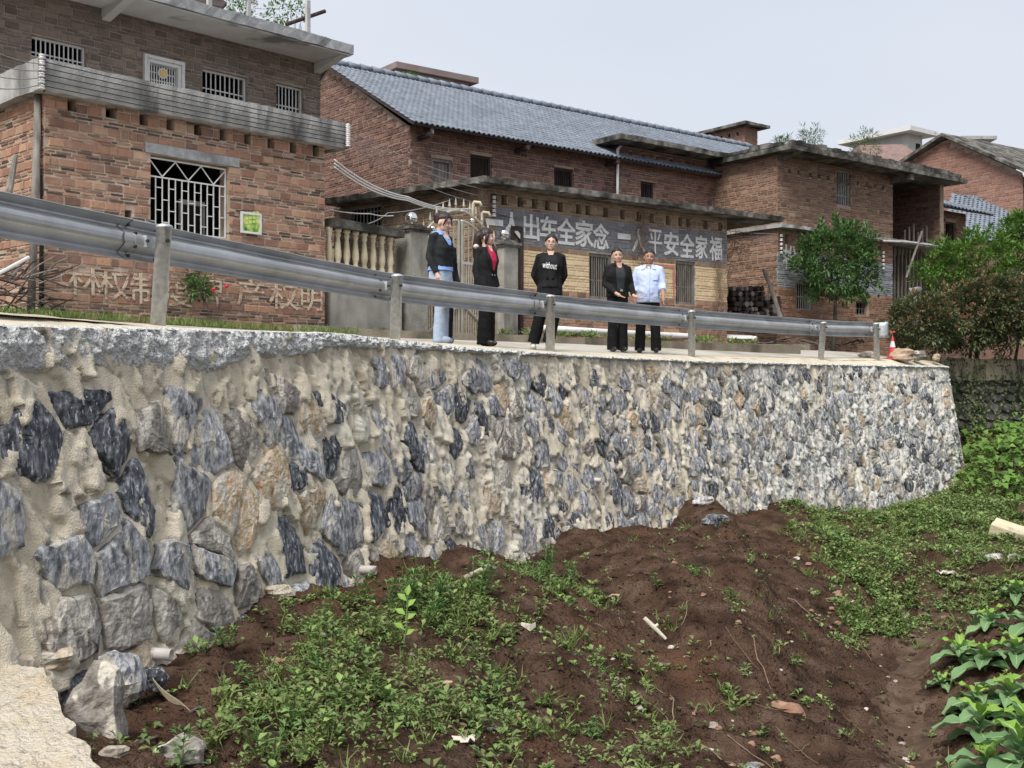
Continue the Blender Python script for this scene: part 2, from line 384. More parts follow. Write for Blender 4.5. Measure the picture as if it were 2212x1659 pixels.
py_ = np.linspace(6.5, 15.5, 130); pw_ = np.linspace(-0.30, 0.30, 9)
PV = []
for k_, y in enumerate(py_):
    xc = np.interp(y, [5, 9, 12, 15, 20], [3.1, 3.15, 3.95, 5.3, 8.2]); w_ = 0.45 + 0.8 * float(vnoise(np.array(y * 3.2), np.array(1.0), 9)) + 0.35 * float(vnoise(np.array(y * 9.), np.array(4.0), 9))
    for q in pw_: PV.append((xc + q * w_, y, 0))
PV = np.array(PV); PV[:, 2] = CZ + hground(PV[:, 0], PV[:, 1]) + 0.006 - 0.05 * (np.tile(np.abs(pw_), 130) > 0.29)
M['path'] = mat('trodden_earth', [(0.060, 0.038, 0.028), (0.105, 0.070, 0.050), (0.145, 0.105, 0.080)], 5, 8, 0.97, 0.9, 34, bdist=0.04, spec=0.05)
obj('footpath', npmesh('footpath', PV, gridfaces(130, 9)[:, ::-1], M['path'], True), label='narrow trodden earth path in the gully beside the tobacco field', kind='structure')

# ------------------------------------------------------------------ village road and the yards behind it
ra = np.linspace(0, AEND + 0.0, 240); rw = np.linspace(-0.03, 1.0, 26)
V = []
for a in ra:
    for w in rw * winner(a):
        x, y = cxy(a, -w); V.append((x, y, CZ + float(hroad(a, w)) + 0.006 * float(fbm(np.array(x * 1.7), np.array(y * 1.7), 3, 3)) + 0.004))
road = obj('road', npmesh('road', V, gridfaces(len(ra), len(rw))[:, ::-1], M['road'], True), label='pale concrete village road between the houses and the guardrail', kind='structure')
M['yard'] = mat('yard_earth', [(0.10, 0.085, 0.06), (0.22, 0.19, 0.15), (0.12, 0.13, 0.06)], 1.5, 7, 0.95, 0.6, 20)
YV, YF = [], []
ya = np.linspace(0, AEND, 60)
for a in ya:
    for w in (-0.08, 0.3, 1.0, 6, 30, 120):
        x, y = cxy(a, -w - float(winner(a))); h = float(hinner(a)) + (0.03 if w > 0 else -0.06)
        if w > 20: h -= 0.3
        YV.append((x, y, CZ + h))
yard = obj('yard_ground', npmesh('yard_ground', YV, gridfaces(len(ya), 6)[:, ::-1], M['yard']), label='bare earth yards under and behind the brick houses', kind='structure')
mb = MB()                                    # the ground beyond the road's end, level with the yards
for (x0, y0, x1, y1, h0, h1) in [(8.6, 26.3, 60, 30.5, 0.60, 0.5), ]:
    mb.add([(8.7, 26.75, CZ + 0.78), (9.6, 27.5, CZ + 0.82), (40, 33.0, CZ + 0.82), (90, 60, CZ + 0.6), (60, 120, CZ + 0.5), (10, 60, CZ + 0.9), (6.0, 30, CZ + 0.95)], [(0, 1, 2, 3, 4, 5, 6)])
mb.build('terrace', M['yard'], label='level earth terrace beyond the end of the road', kind='structure')

# ------------------------------------------------------------------ the retaining wall
rwall = thing('retaining_wall', 'long rubble stone retaining wall with sandy mortar under the guardrail', 'wall', P(1100, 1180, 13.2))
WH = 3.1
def wpos(a, b, out=0.0):
    """a along the wall, b metres down from its top, out metres proud of the mortar plane"""
    x, y = cxy(a, EDGE + BATTER * b / 2.6 + out)
    return x, y, CZ + htop(a) - b
na, nb = int((AEND - 5.0) / 0.021), int(WH / 0.021)
wa, wb = np.meshgrid(np.linspace(5.0, AEND, na), np.linspace(0, WH, nb), indexing='ij')
warp = 0.5 * fbm(wa * 4, wb * 3, 3, 8)
f1, f2, r1, r2, ox, oy = worley(wa * 4.6 + warp, wb * 2.5 + warp, 21)
dsp = 0.070 * r1 + 0.12 * (r2 - 0.5) * ox + 0.10 * (r1 - 0.5) * oy
f1b, f2b, r1b, r2b, oxb, oyb = worley(wa * 11 + 2 * warp, wb * 6.5 + warp, 44)
dsp = dsp + 0.032 * r1b * (r2b > 0.35) + 0.03 * (r2b - 0.5) * oxb
dsp = dsp - 0.05 * np.exp(-((f2 - f1) / 0.035) ** 2) * (r2 > 0.35)
rough = np.clip(0.12 + 1.1 * fbm(wa * 0.6, wb * 1.1, 3, 61) + (wa - 13) * 0.05, 0, 1)
rid = 1 - np.abs(fbm(wa * 13 + warp, wb * 4.5 + wa * 1.5, 3, 29, 0.6)) * 2.2
dsp = dsp + (0.005 + 0.030 * rough) * fbm(wa * 16, wb * 13, 4, 71, 0.65) + (0.004 + 0.012 * rough) * fbm(wa * 40, wb * 18, 2, 3) + (0.007 + 0.036 * rough) * np.clip(rid, -0.4, 1) ** 3
tone = np.clip(0.12 + 0.55 * rough + 0.25 * (r1 - 0.5) + 0.2 * (r1b - .5) + np.clip((wa - 17) * 0.03, 0, 0.3), 0, 1)
xx, yy, zz = wpos(wa, wb, dsp)
rag = 0.16 * (fbm(wb * 4.5, wb * 0 + 2, 4, 83, 0.65) - 0.2) * np.clip((wa - AEND + 0.5) / 0.5, 0, 1); xx = xx + TAN[-1][0] * rag; yy = yy + TAN[-1][1] * rag
me = npmesh('mortar_face', np.stack([xx, yy, zz], -1).reshape(-1, 3), gridfaces(na, nb), M['mortar'], True)
vattr(me, 'tone', tone)
face = obj('mortar_face', me, rwall)
# the end of the wall turns back into the bank
nb2, nd2 = 120, 60
eb, ed = np.meshgrid(np.linspace(0, WH, nb2), np.linspace(0, 1.6, nd2), indexing='ij')
ex, ey = cxy(AEND, EDGE); tx, ty = TAN[-1]
r_ = 0.05 * fbm(eb * 7, ed * 7, 4, 9) + 0.06 * worley(eb * 4, ed * 4, 3)[2]
bx = ex + ty * (BATTER * eb / 2.6 - ed + 0.06 * (ed < .01)) + tx * (r_ * np.clip(ed * 8, 0, 1)) + tx * 0.10 * eb / 2.6
by = ey - tx * (BATTER * eb / 2.6 - ed + 0.06 * (ed < .01)) + ty * (r_ * np.clip(ed * 8, 0, 1)) + ty * 0.10 * eb / 2.6
me = npmesh('end_face', np.stack([bx, by, CZ + htop(AEND) - eb], -1).reshape(-1, 3), gridfaces(nb2, nd2), M['mortar'], True)
vattr(me, 'tone', np.full(nb2 * nd2, 0.8)); obj('end_face', me, rwall)

# stones: irregular cells of the face, each shrunk, broken up and set a little proud
rs = random.Random(11)
seeds = []
a_ = 5.25; i = 0
while a_ < AEND - 0.15:
    cwid = float(np.interp(a_, [9, 14, 22], [0.40, 0.31, 0.27])); chgt = float(np.interp(a_, [9, 14, 22], [0.46, 0.36, 0.28]))
    for j in range(int(3.0 / chgt) + 1):
        seeds.append((a_ + (0.5 * (j % 2) + rs.uniform(0.02, 0.98)) * cwid, 0.06 + (j + rs.uniform(0.0, 1.0)) * chgt))
    a_ += cwid; i += 1
SA = np.array(seeds)
def cell(k):
    s = SA[k]; poly = [s + np.array(d) for d in ((-.5, -.6), (.5, -.6), (.5, .6), (-.5, .6))]
    near = np.argsort(((SA - s) ** 2).sum(1))[1:16]
    for q in near:
        o = SA[q]; n = o - s; mid = s + n * 0.5; out = []
        for i in range(len(poly)):
            p, r = poly[i], poly[(i + 1) % len(poly)]
            dp, dr = (p - mid) @ n, (r - mid) @ n
            if dp <= 0: out.append(p)
            if (dp < 0) != (dr < 0): out.append(p + (r - p) * (dp / (dp - dr)))
        poly = out
        if len(poly) < 3: return None
    return np.array(poly)
STN = []
for k in range(len(SA)):
    sa, sb = SA[k]
    x, y = cxy(sa, EDGE); px = CX + FPX * x / y if y > 3 else -999
    cop = np.interp(px, [0, 500, 700, 900], [0.40, 0.36, 0.2, 0.06])
    if sb < cop + 0.05 or sb > 3.0: continue
    if rs.random() < np.interp(px, [300, 1400], [0.12, 0.10]): continue
    poly = cell(k)
    if poly is None: continue
    poly[:, 1] = np.maximum(poly[:, 1], cop + 0.01); poly[:, 0] = np.minimum(poly[:, 0], AEND - 0.03)
    c = poly.mean(0); shr = rs.uniform(0.78, 1.0)
    pts = []
    m = len(poly)
    for i in range(m):
        p, q = c + (poly[i] - c) * shr * rs.uniform(0.86, 1.05), c + (poly[(i + 1) % m] - c) * shr
        L = np.hypot(*(q - p)); ns = max(1, int(L / 0.07))
        for t in range(ns):
            f = t / ns; d = p + (q - p) * f
            pts.append(d + np.array([rs.uniform(-1, 1), rs.uniform(-1, 1)]) * 0.016)
    pts = np.array(pts); N = len(pts)
    if N < 4: continue
    lift = rs.uniform(0.072, 0.102) + float(np.interp(px, [500, 900, 1300], [0.012, 0.004, -0.006])); rad_ = np.hypot(*(pts - c).T).mean()
    pl = [(rs.uniform(0, 6.28), rs.uniform(0.06, 0.34), rs.uniform(0.1, 0.7) * rad_) for _ in range(5)] + [(rs.uniform(0, 6.28), rs.uniform(0.0, 0.12), 0.0)]
    vs, fs = [], []; RG = (1.04, 1.0, 0.88, 0.66, 0.40, 0.16)
    for ring, kk in enumerate(RG):
        for i, p in enumerate(pts):
            q = c + (p - c) * kk + (0 if ring < 2 else 1) * np.array([rs.uniform(-1, 1), rs.uniform(-1, 1)]) * 0.012; e = q - c
            o = lift - max(0.0, max(sl * (e[0] * math.cos(t) + e[1] * math.sin(t) - of) for t, sl, of in pl)) + rs.uniform(-0.005, 0.005)
            if ring == 0: o = -0.08
            elif ring == 1: o = min(o, lift) - 0.016
            vs.append((q[0], q[1], o))
    vs.append((c[0], c[1], lift + rs.uniform(-.004, 0.006)))
    nr_ = len(RG)
    for r0 in range(nr_ - 1):
        for i in range(N):
            j = (i + 1) % N; fs.append((r0 * N + i, r0 * N + j, (r0 + 1) * N + j, (r0 + 1) * N + i))
    for i in range(N): fs.append(((nr_ - 1) * N + i, (nr_ - 1) * N + (i + 1) % N, nr_ * N))
    W = np.array(vs); X, Y, Zz = wpos(W[:, 0], W[:, 1], W[:, 2])
    W = np.stack([X, Y, Zz], -1)
    area = 0.5 * abs(np.dot(pts[:, 0], np.roll(pts[:, 1], 1)) - np.dot(pts[:, 1], np.roll(pts[:, 0], 1)))
    inv = 1.0 if 0 < px < 2212 else 0.0
    u = rs.random()
    pa = np.interp(px, [300, 1000, 1500], [0.33, 0.18, 0.12]); mm = 'stone_a' if u < pa else 'stone_b' if u < 0.74 else 'stone_d' if u < 0.91 else 'stone_c'
    STN.append((inv * area / y ** 2, W, fs, M[mm]))
STN.sort(key=lambda q: -q[0])
rest = MB()
for i, (sz, W, fs, m_) in enumerate(STN):
    if i < 300:
        b_ = MB(); b_.add(W, fs); b_.build('stone', m_, face)
    else:
        rest.add(W, fs, m_)
rest.build('stone_rubble', None, face, kind='stuff')

# coping: a rough cement band, deep at the near end and thin further along, with a sandy top
NCA, NCR = 1500, 24
ca = np.linspace(5.0, AEND + 0.05, NCA)
pxs = CX + FPX * cxy(ca, EDGE)[0] / np.maximum(cxy(ca, EDGE)[1], 3)
band = np.interp(pxs, [0, 420, 560, 700, 900, 1200], [0.40, 0.36, 0.27, 0.17, 0.09, 0.055]) * (1 + 0.28 * fbm(ca * 2.6, ca * 0, 4, 15))
rowf = np.linspace(0, 1, NCR)
CA, RF = np.meshgrid(ca, rowf, indexing='ij')
BD = np.repeat(band[:, None], NCR, 1)
outp = 0.075 + 0.03 * np.sin(RF * math.pi) + 0.045 * fbm(CA * 9, RF * BD * 9, 4, 23, 0.7) + 0.022 * fbm(CA * 34, RF * BD * 34, 2, 24, 0.7) - 0.11 * np.clip(RF - 0.82, 0, 1) * 6 * 0.5
X, Y = cxy(CA, EDGE + outp); Zc = CZ + htop(CA) + 0.012 - RF * BD - 0.02 * (RF == 0)
Vf = np.stack([X, Y, Zc], -1)
tops = []
for kq, (off, dh) in enumerate(((-0.42, 0.016), (-0.2, 0.018), (0.0, 0.018), (0.16, 0.016), (EDGE + 0.02, 0.014))):
    X, Y = cxy(ca, off + (0.02 * fbm(ca * 5, ca * 0 + kq, 3, 4) if kq < 4 else 0))
    w = max(-off, 0)
    hh = np.where(off < 0.05, hroad(ca, w) + dh, hbase(ca) + (htop(ca) - hbase(ca)) * np.clip(off / EDGE, 0, 1) + dh) + 0.008 * fbm(ca * 6, ca * 0 + off * 9, 3, 66)
    if kq == 0: hh = hroad(ca, w) - 0.01
    tops.append(np.stack([X, Y, CZ + hh], -1))
tops = np.stack(tops, 1)
me = npmesh('coping', np.concatenate([tops[:, -1:], Vf], 1).reshape(-1, 3), gridfaces(NCA, NCR + 1), M['coping'], True)
coping = obj('coping', me, rwall)
M['edge'] = mat('sandy_edge', [(0.50, 0.43, 0.31), (0.62, 0.56, 0.44)], 3, 8, 0.92, 0.5, 60, stain=(0.36, 0.32, 0.25), sscale=(2, 2, 2), stainpos=(0.55, 0.75))
obj('edge_slab', npmesh('edge_slab', tops.reshape(-1, 3), gridfaces(NCA, 5), M['edge'], True), rwall)

# weep pipes that drain the wall
def weep(px, py, r, L, m_, tiltx=0.0):
    a = ray_arc(px, EDGE + 0.2)
    for _ in range(4):
        x, y = cxy(a, EDGE + 0.2); b = htop(a) - (HY - py) / FPX * y
        a = ray_arc(px, EDGE + BATTER * b / 2.6 + 0.05)
    p0 = Vector(wpos(a, b, -0.15)); p1 = Vector(wpos(a + tiltx, b + 0.02, L))
    d = (p1 - p0).normalized(); mb = MB(); n = 16
    u_ = d.orthogonal().normalized(); w_ = d.cross(u_); rr = []
    for q, rad in ((p0, r), (p1, r), (p1, r * 0.82), (p0 + d * 0.1, r * 0.80)):
        rr.append([q + (u_ * math.cos(t) + w_ * math.sin(t)) * rad for t in [2 * math.pi * k / n for k in range(n)]])
    mb.rings(rr, None, True, True); mb.build('weep_pipe', m_, rwall, True)
for q in ((318, 1406, 0.042, 0.19, 'pvc_dirty'), (768, 1226, 0.042, 0.22, 'pvc_dirty'), (632, 1011, 0.032, 0.12, 'pvc_grey'), (1278, 1034, 0.03, 0.15, 'pvc_dirty')):
    weep(*q[:4], M[q[4]], 0.08)

# ------------------------------------------------------------------ guardrail
rail = thing('guardrail', 'galvanised steel corrugated guardrail on round posts along the road edge', 'guardrail', P(1189, 765, 15.94))
PROF = [(-0.155, 0.056), (-0.148, 0.036), (-0.122, 0.002), (-0.110, -0.006), (-0.094, -0.004), (-0.082, 0.010), (-0.044, 0.072), (-0.034, 0.081), (-0.014, 0.085), (0.014, 0.085), (0.034, 0.081), (0.044, 0.072), (0.082, 0.010), (0.094, -0.004), (0.110, -0.006), (0.122, 0.002), (0.148, 0.036), (0.155, 0.056)]
BEAMA = [float(ARC[KNOT[1]]) + 0.8] + POSTA
def btop(a): return np.interp(a, [BEAMA[0], POSTA[0] - 1.6] + POSTA, [1.36, 1.372, 1.365, 1.352, 1.385, 1.438, 1.498, 1.535])
def beam(a0, a1, lift, seed):
    n = max(12, int((a1 - a0) / 0.07)); rows = []
    for i in range(n + 1):
        a = a0 + (a1 - a0) * i / n; x0, y0 = cxy(a, -0.17); tx = np.interp(a, ARC, TAN[:, 0]); ty = np.interp(a, ARC, TAN[:, 1])
        top = float(btop(a)); row = []
        for k, (z, d) in enumerate(PROF):
            wob = 0.010 * float(vnoise(np.array(a * 1.3), np.array(seed + 0.3 * k), 3)) + (0.018 * float(vnoise(np.array(a * 2.1), np.array(seed * 1.0), 8)) if k > 14 else 0)
            o = -0.17 + d + lift + wob; X, Y = cxy(a, o)
            zz_ = CZ + top - 0.155 + z + (0.012 * float(vnoise(np.array(a * 1.7), np.array(seed * 1.0), 5)) - 0.006 if k > 14 else 0)
            row.append((float(X), float(Y), zz_))
        rows.append(row)
    mb = MB(); mb.rings(rows, None, False, False); o = mb.build('beam', M['galv'], rail, False)
    sm = o.modifiers.new('thickness', 'SOLIDIFY'); sm.thickness = 0.005; sm.offset = 0
    return o
ends = BEAMA[:]; ends[-1] += 0.12
for i in range(len(ends) - 1):
    lo = ends[i] - (0.16 if i else 0); hi = ends[i + 1] + 0.16 if i < len(ends) - 2 else ends[i + 1]
    bm_ = beam(lo, hi, 0.009 if i % 2 else 0.0, i * 7)
    if i:                                      # the lip of the splice, a dark wavy seam just before the post
        mb = MB(); rows = []
        for da in (-0.012, 0.0):
            row = []
            for z, d in PROF:
                a = lo + da - 0.14 + 0.09 * abs(z) / 0.155 * (1 if abs(z) < .09 else 0.8); X, Y = cxy(a, -0.17 + d + 0.016); row.append((float(X), float(Y), CZ + float(btop(a)) - 0.155 + z))
            rows.append(row)
        mb.rings(rows, None, False, False); mb.build('splice_seam', M['joint'], bm_)
LEAN = [0.06, 0.03, 0.0, 0.0, 0.07, -0.02]
for i, a in enumerate(POSTA):
    x, y = cxy(a, 0.0); tx, ty = float(np.interp(a, ARC, TAN[:, 0])), float(np.interp(a, ARC, TAN[:, 1]))
    b0, t0 = CZ + POSTB[i] - 0.12, CZ + POSTT[i]; r = 0.059
    mb = MB(); prof_ = [(r, b0), (r, t0 - 0.02), (r * 1.12, t0 - 0.02), (r * 1.12, t0 - 0.004), (r * 0.9, t0 + 0.006), (r * 0.4, t0 + 0.016)]
    rs_ = []
    for rr, z in prof_:
        f = (z - b0) / (t0 - b0); c = Vector((float(x) + LEAN[i] * f, float(y), z))
        rs_.append([c + Vector((rr * math.cos(2 * math.pi * k / 24), rr * math.sin(2 * math.pi * k / 24), 0)) for k in range(24)])
    mb.rings(rs_); post = mb.build('post', M['galv_post'], rail)
    for p_ in post.data.polygons: p_.use_smooth = len(p_.vertices) == 4
    mb = MB(); zc = CZ + float(btop(a)) - 0.155         # bracket that holds the beam to the post
    cc = [cxy(a + s * 0.10 + LEAN[i] * 0.6, o) for s, o in ((-1, -0.105), (1, -0.105), (1, -0.045), (-1, -0.045))]
    mb.hexa([(float(q[0]), float(q[1]), zc - 0.045) for q in cc] + [(float(q[0]), float(q[1]), zc + 0.045) for q in cc]); br = mb.build('bracket', M['galv_post'], rail)
    for s, z in ((-0.155, 0.12), (-0.145, 0.052), (-0.145, -0.052), (-0.155, -0.12), (0.16, 0.12), (0.16, -0.12), (-0.07, 0.0)):
        off = -0.17 + float(np.interp(z, [q[0] for q in PROF], [q[1] for q in PROF])) + 0.012 + (0.03 if z == 0 else 0)
        q0 = cxy(a + s, off); q1 = cxy(a + s, off + 0.022); mb = MB()
        mb.tube([(float(q0[0]), float(q0[1]), zc + z), (float(q1[0]), float(q1[1]), zc + z)], 0.013, 6); mb.build('bolt', M['bolt'], br)
    q = Vector((float(x) + LEAN[i] * 0.85 + 0.042, float(y) - 0.046, zc)); mb = MB(); mb.tube([q, q + Vector((0.018, -0.02, 0))], 0.015, 6); mb.build('bolt', M['bolt'], post)
# rounded end terminal
rows = []
for k in range(13):
    th_ = math.radians(-20 + 215 * k / 12); a = POSTA[-1] + 0.12
    x0, y0 = cxy(a, -0.05); tx, ty = TAN[-1]
    e, o = 0.13 + 0.17 * math.cos(th_ - math.pi / 2), 0.02 + 0.14 * math.cos(th_)
    X = x0 + tx * (e) + ty * (-o); Y = y0 + ty * (e) - tx * (-o)
    rows.append([(float(X), float(Y), CZ + float(btop(a)) - 0.32 + 0.33 * j / 5) for j in range(6)])
mb = MB(); mb.rings(rows, None, False, False); o = mb.build('end_cap', M['galv_post'], rail, True)
sm = o.modifiers.new('thickness', 'SOLIDIFY'); sm.thickness = 0.006
# ------------------------------------------------------------------ brick houses
def brickmat(name, rc, base, rnd=0.35, stain=None, **k):
    return mat(name, base, 14, 6, 0.9, 0.5, 45, rnd=rnd, rndcols=rc, bdist=0.012, stain=stain, **k)
M['br_a'] = brickmat('brick_orange', [(0.16, 0.105, 0.085), (0.32, 0.16, 0.11), (0.39, 0.225, 0.145), (0.43, 0.30, 0.21), (0.29, 0.14, 0.10), (0.37, 0.215, 0.15)], [(0.22, 0.125, 0.085), (0.43, 0.27, 0.19)], 0.5)
M['br_kiln'] = brickmat('brick_burnt', [(0.06, 0.045, 0.04), (0.13, 0.085, 0.065), (0.22, 0.14, 0.10)], [(0.08, 0.055, 0.045), (0.20, 0.13, 0.10)], 0.5)  # burnt headers; the shadows of the thin courses are painted in with them
M['mo_a'] = mat('mortar_pink', [(0.36, 0.28, 0.215), (0.54, 0.45, 0.36)], 8, 6, 0.95, 0.6, 40, stain=(0.20, 0.15, 0.11), sscale=(2.5, 2.5, 1.5), stainpos=(0.54, 0.72))
M['br_b'] = brickmat('brick_grey_brown', [(0.12, 0.095, 0.08), (0.21, 0.155, 0.125), (0.27, 0.21, 0.165), (0.17, 0.13, 0.11)], [(0.16, 0.125, 0.10), (0.29, 0.23, 0.18)], 0.35, (0.13, 0.115, 0.10), stainpos=(0.5, 0.75))
M['mo_b'] = mat('mortar_grey', [(0.26, 0.22, 0.18), (0.38, 0.33, 0.275)], 8, 6, 0.95, 0.5, 40)
M['br_d'] = brickmat('brick_red_brown', [(0.10, 0.052, 0.054), (0.185, 0.10, 0.08), (0.235, 0.135, 0.105), (0.15, 0.085, 0.07)], [(0.13, 0.08, 0.065), (0.25, 0.15, 0.115)], 0.4)
M['mo_d'] = mat('mortar_tan', [(0.30, 0.22, 0.165), (0.42, 0.325, 0.25)], 8, 6, 0.95, 0.5, 40)
M['br_c'] = brickmat('brick_tan', [(0.15, 0.105, 0.075), (0.25, 0.175, 0.115), (0.31, 0.23, 0.155), (0.20, 0.135, 0.095)], [(0.17, 0.12, 0.085), (0.32, 0.235, 0.165)], 0.4, (0.10, 0.08, 0.065), stainpos=(0.54, 0.78))
M['mo_c'] = mat('mortar_ochre', [(0.30, 0.235, 0.17), (0.42, 0.34, 0.26)], 8, 6, 0.95, 0.5, 40)
M['br_low'] = brickmat('brick_low_orange', [(0.20, 0.11, 0.075), (0.31, 0.175, 0.115), (0.37, 0.225, 0.15)], [(0.22, 0.125, 0.085), (0.37, 0.235, 0.16)], 0.4)
M['br_cream'] = brickmat('brick_cream_paint', [(0.60, 0.46, 0.28), (0.68, 0.55, 0.36), (0.64, 0.50, 0.32)], [(0.56, 0.42, 0.26), (0.70, 0.57, 0.38)], 0.12, (0.42, 0.30, 0.19), stainpos=(0.58, 0.78))
M['mo_cream'] = mat('mortar_cream', [(0.52, 0.38, 0.23), (0.62, 0.48, 0.31)], 8, 5, 0.95, 0.4, 40)
M['br_grey'] = brickmat('brick_grey_paint', [(0.145, 0.145, 0.155), (0.20, 0.20, 0.21), (0.24, 0.24, 0.255)], [(0.13, 0.13, 0.14), (0.25, 0.25, 0.265)], 0.3, (0.10, 0.095, 0.09), stainpos=(0.55, 0.75))
M['mo_grey'] = mat('mortar_grey_paint', [(0.24, 0.24, 0.25), (0.32, 0.32, 0.33)], 8, 5, 0.95, 0.4, 40)
M['br_pale'] = brickmat('brick_bluegrey_paint', [(0.30, 0.31, 0.34), (0.36, 0.37, 0.40), (0.26, 0.27, 0.29)], [(0.28, 0.29, 0.31), (0.40, 0.41, 0.44)], 0.2)
M['conc'] = mat('weathered_concrete', [(0.27, 0.27, 0.26), (0.46, 0.455, 0.44)], 4, 8, 0.92, 0.6, 40, stain=(0.055, 0.053, 0.048), sscale=(2.2, 2.2, 0.7), stainpos=(0.47, 0.72))
M['conc_pale'] = mat('pale_concrete', [(0.58, 0.58, 0.57), (0.70, 0.70, 0.69)], 3, 7, 0.9, 0.3, 40, stain=(0.25, 0.25, 0.25), sscale=(1.2, 1.2, 1.2), stainpos=(0.6, 0.72))
M['conc_edge'] = mat('grey_concrete_edge', [(0.25, 0.255, 0.26), (0.42, 0.425, 0.43)], 9, 7, 0.92, 0.5, 40, stain=(0.14, 0.14, 0.14), sscale=(2, 2, 2), stainpos=(0.55, 0.75))
M['conc_dark'] = mat('mossy_concrete', [(0.045, 0.043, 0.038), (0.14, 0.13, 0.115), (0.26, 0.25, 0.23)], 5, 8, 0.95, 0.8, 30, stain=(0.025, 0.025, 0.02), sscale=(2, 2, 2), stainpos=(0.45, 0.65))
M['render'] = mat('cement_render', [(0.27, 0.255, 0.225), (0.42, 0.40, 0.36)], 3, 8, 0.93, 0.4, 40, stain=(0.13, 0.12, 0.10), sscale=(2, 2, 0.8), stainpos=(0.5, 0.72))
M['dark'] = mat('dark_room', [(0.012, 0.012, 0.012), (0.02, 0.02, 0.02)], 3, 2, 0.95, 0)  # near-black colour paints in the darkness of unlit interiors
M['white_steel'] = mat('white_steel', [(0.62, 0.62, 0.6), (0.74, 0.74, 0.72)], 8, 4, 0.5, 0.05, 20, stain=(0.40, 0.36, 0.3), sscale=(6, 6, 3), stainpos=(0.6, 0.8))
M['grey_steel'] = mat('grey_steel', [(0.34, 0.335, 0.32), (0.48, 0.47, 0.45)], 8, 4, 0.5, 0.05, 20, stain=(0.18, 0.13, 0.1), sscale=(6, 6, 3), stainpos=(0.58, 0.8))
M['wood_dark'] = mat('dark_timber', [(0.028, 0.022, 0.018), (0.08, 0.052, 0.05)], 6, 7, 0.9, 0.6, 30, stretch=(3, 3, 0.6))
M['wood_grey'] = mat('weathered_timber', [(0.12, 0.105, 0.09), (0.27, 0.245, 0.215)], 6, 7, 0.9, 0.6, 30, stretch=(3, 3, 0.5))
M['tile_blue'] = mat('blue_grey_tile', [(0.14, 0.168, 0.205), (0.20, 0.23, 0.272)], 3, 5, 0.6, 0.15, 30, rnd=0.3, spec=0.4, stain=(0.11, 0.13, 0.155), sscale=(1, 1, 1), stainpos=(0.55, 0.8))
M['black_cable'] = mat('black_cable', [(0.03, 0.03, 0.03), (0.05, 0.05, 0.05)], 5, 2, 0.6, 0)
M['grey_cable'] = mat('grey_cable', [(0.20, 0.20, 0.20), (0.28, 0.28, 0.28)], 5, 2, 0.6, 0)
M['white_cable'] = mat('white_cable', [(0.55, 0.55, 0.53), (0.65, 0.65, 0.63)], 5, 2, 0.6, 0)
M['porcelain'] = mat('white_porcelain', [(0.65, 0.64, 0.62), (0.75, 0.74, 0.72)], 5, 2, 0.3, 0, spec=0.5)

BRV = []
for k in range(6):
    rb = random.Random(50 + k); mb = MB(); e, f = 0.035, 0.08
    o = [(-.5, 1, -.5), (.5, 1, -.5), (.5, 1, .5), (-.5, 1, .5)]
    s_ = [(-.5, .16, -.5), (.5, .16, -.5), (.5, .16, .5), (-.5, .16, .5)]
    i_ = [(-.5 + e, 0, -.5 + f), (.5 - e, 0, -.5 + f), (.5 - e, 0, .5 - f), (-.5 + e, 0, .5 - f)]
    jit = lambda p, a, b: (p[0] + rb.uniform(-a, a), p[1] + rb.uniform(-b, b), p[2] + rb.uniform(-a, a) * 1.6)
    s_ = [jit(p, .014, .03) for p in s_]; i_ = [jit(p, .02, .05) for p in i_]
    mb.add(o + s_ + i_, [(8, 9, 10, 11), (4, 5, 9, 8), (5, 6, 10, 9), (6, 7, 11, 10), (7, 4, 8, 11), (0, 1, 5, 4), (1, 2, 6, 5), (2, 3, 7, 6), (3, 0, 4, 7)])
    BRV.append((mb.mesh('brick'), np.array(mb.v), mb.f))
_BRM = {}
def brmesh(k, m_):
    if (k, m_.name) not in _BRM:
        q = BRV[k][0].copy(); q.materials.clear(); q.materials.append(m_); _BRM[(k, m_.name)] = q
    return _BRM[(k, m_.name)]

def subtract(iv, cuts):
    out = [iv]
    for c0, c1 in cuts:
        nx = []
        for a, b in out:
            if c1 <= a or c0 >= b: nx.append((a, b)); continue
            if c0 - a > 0.03: nx.append((a, c0))
            if b - c1 > 0.03: nx.append((c1, b))
        out = nx
    return out

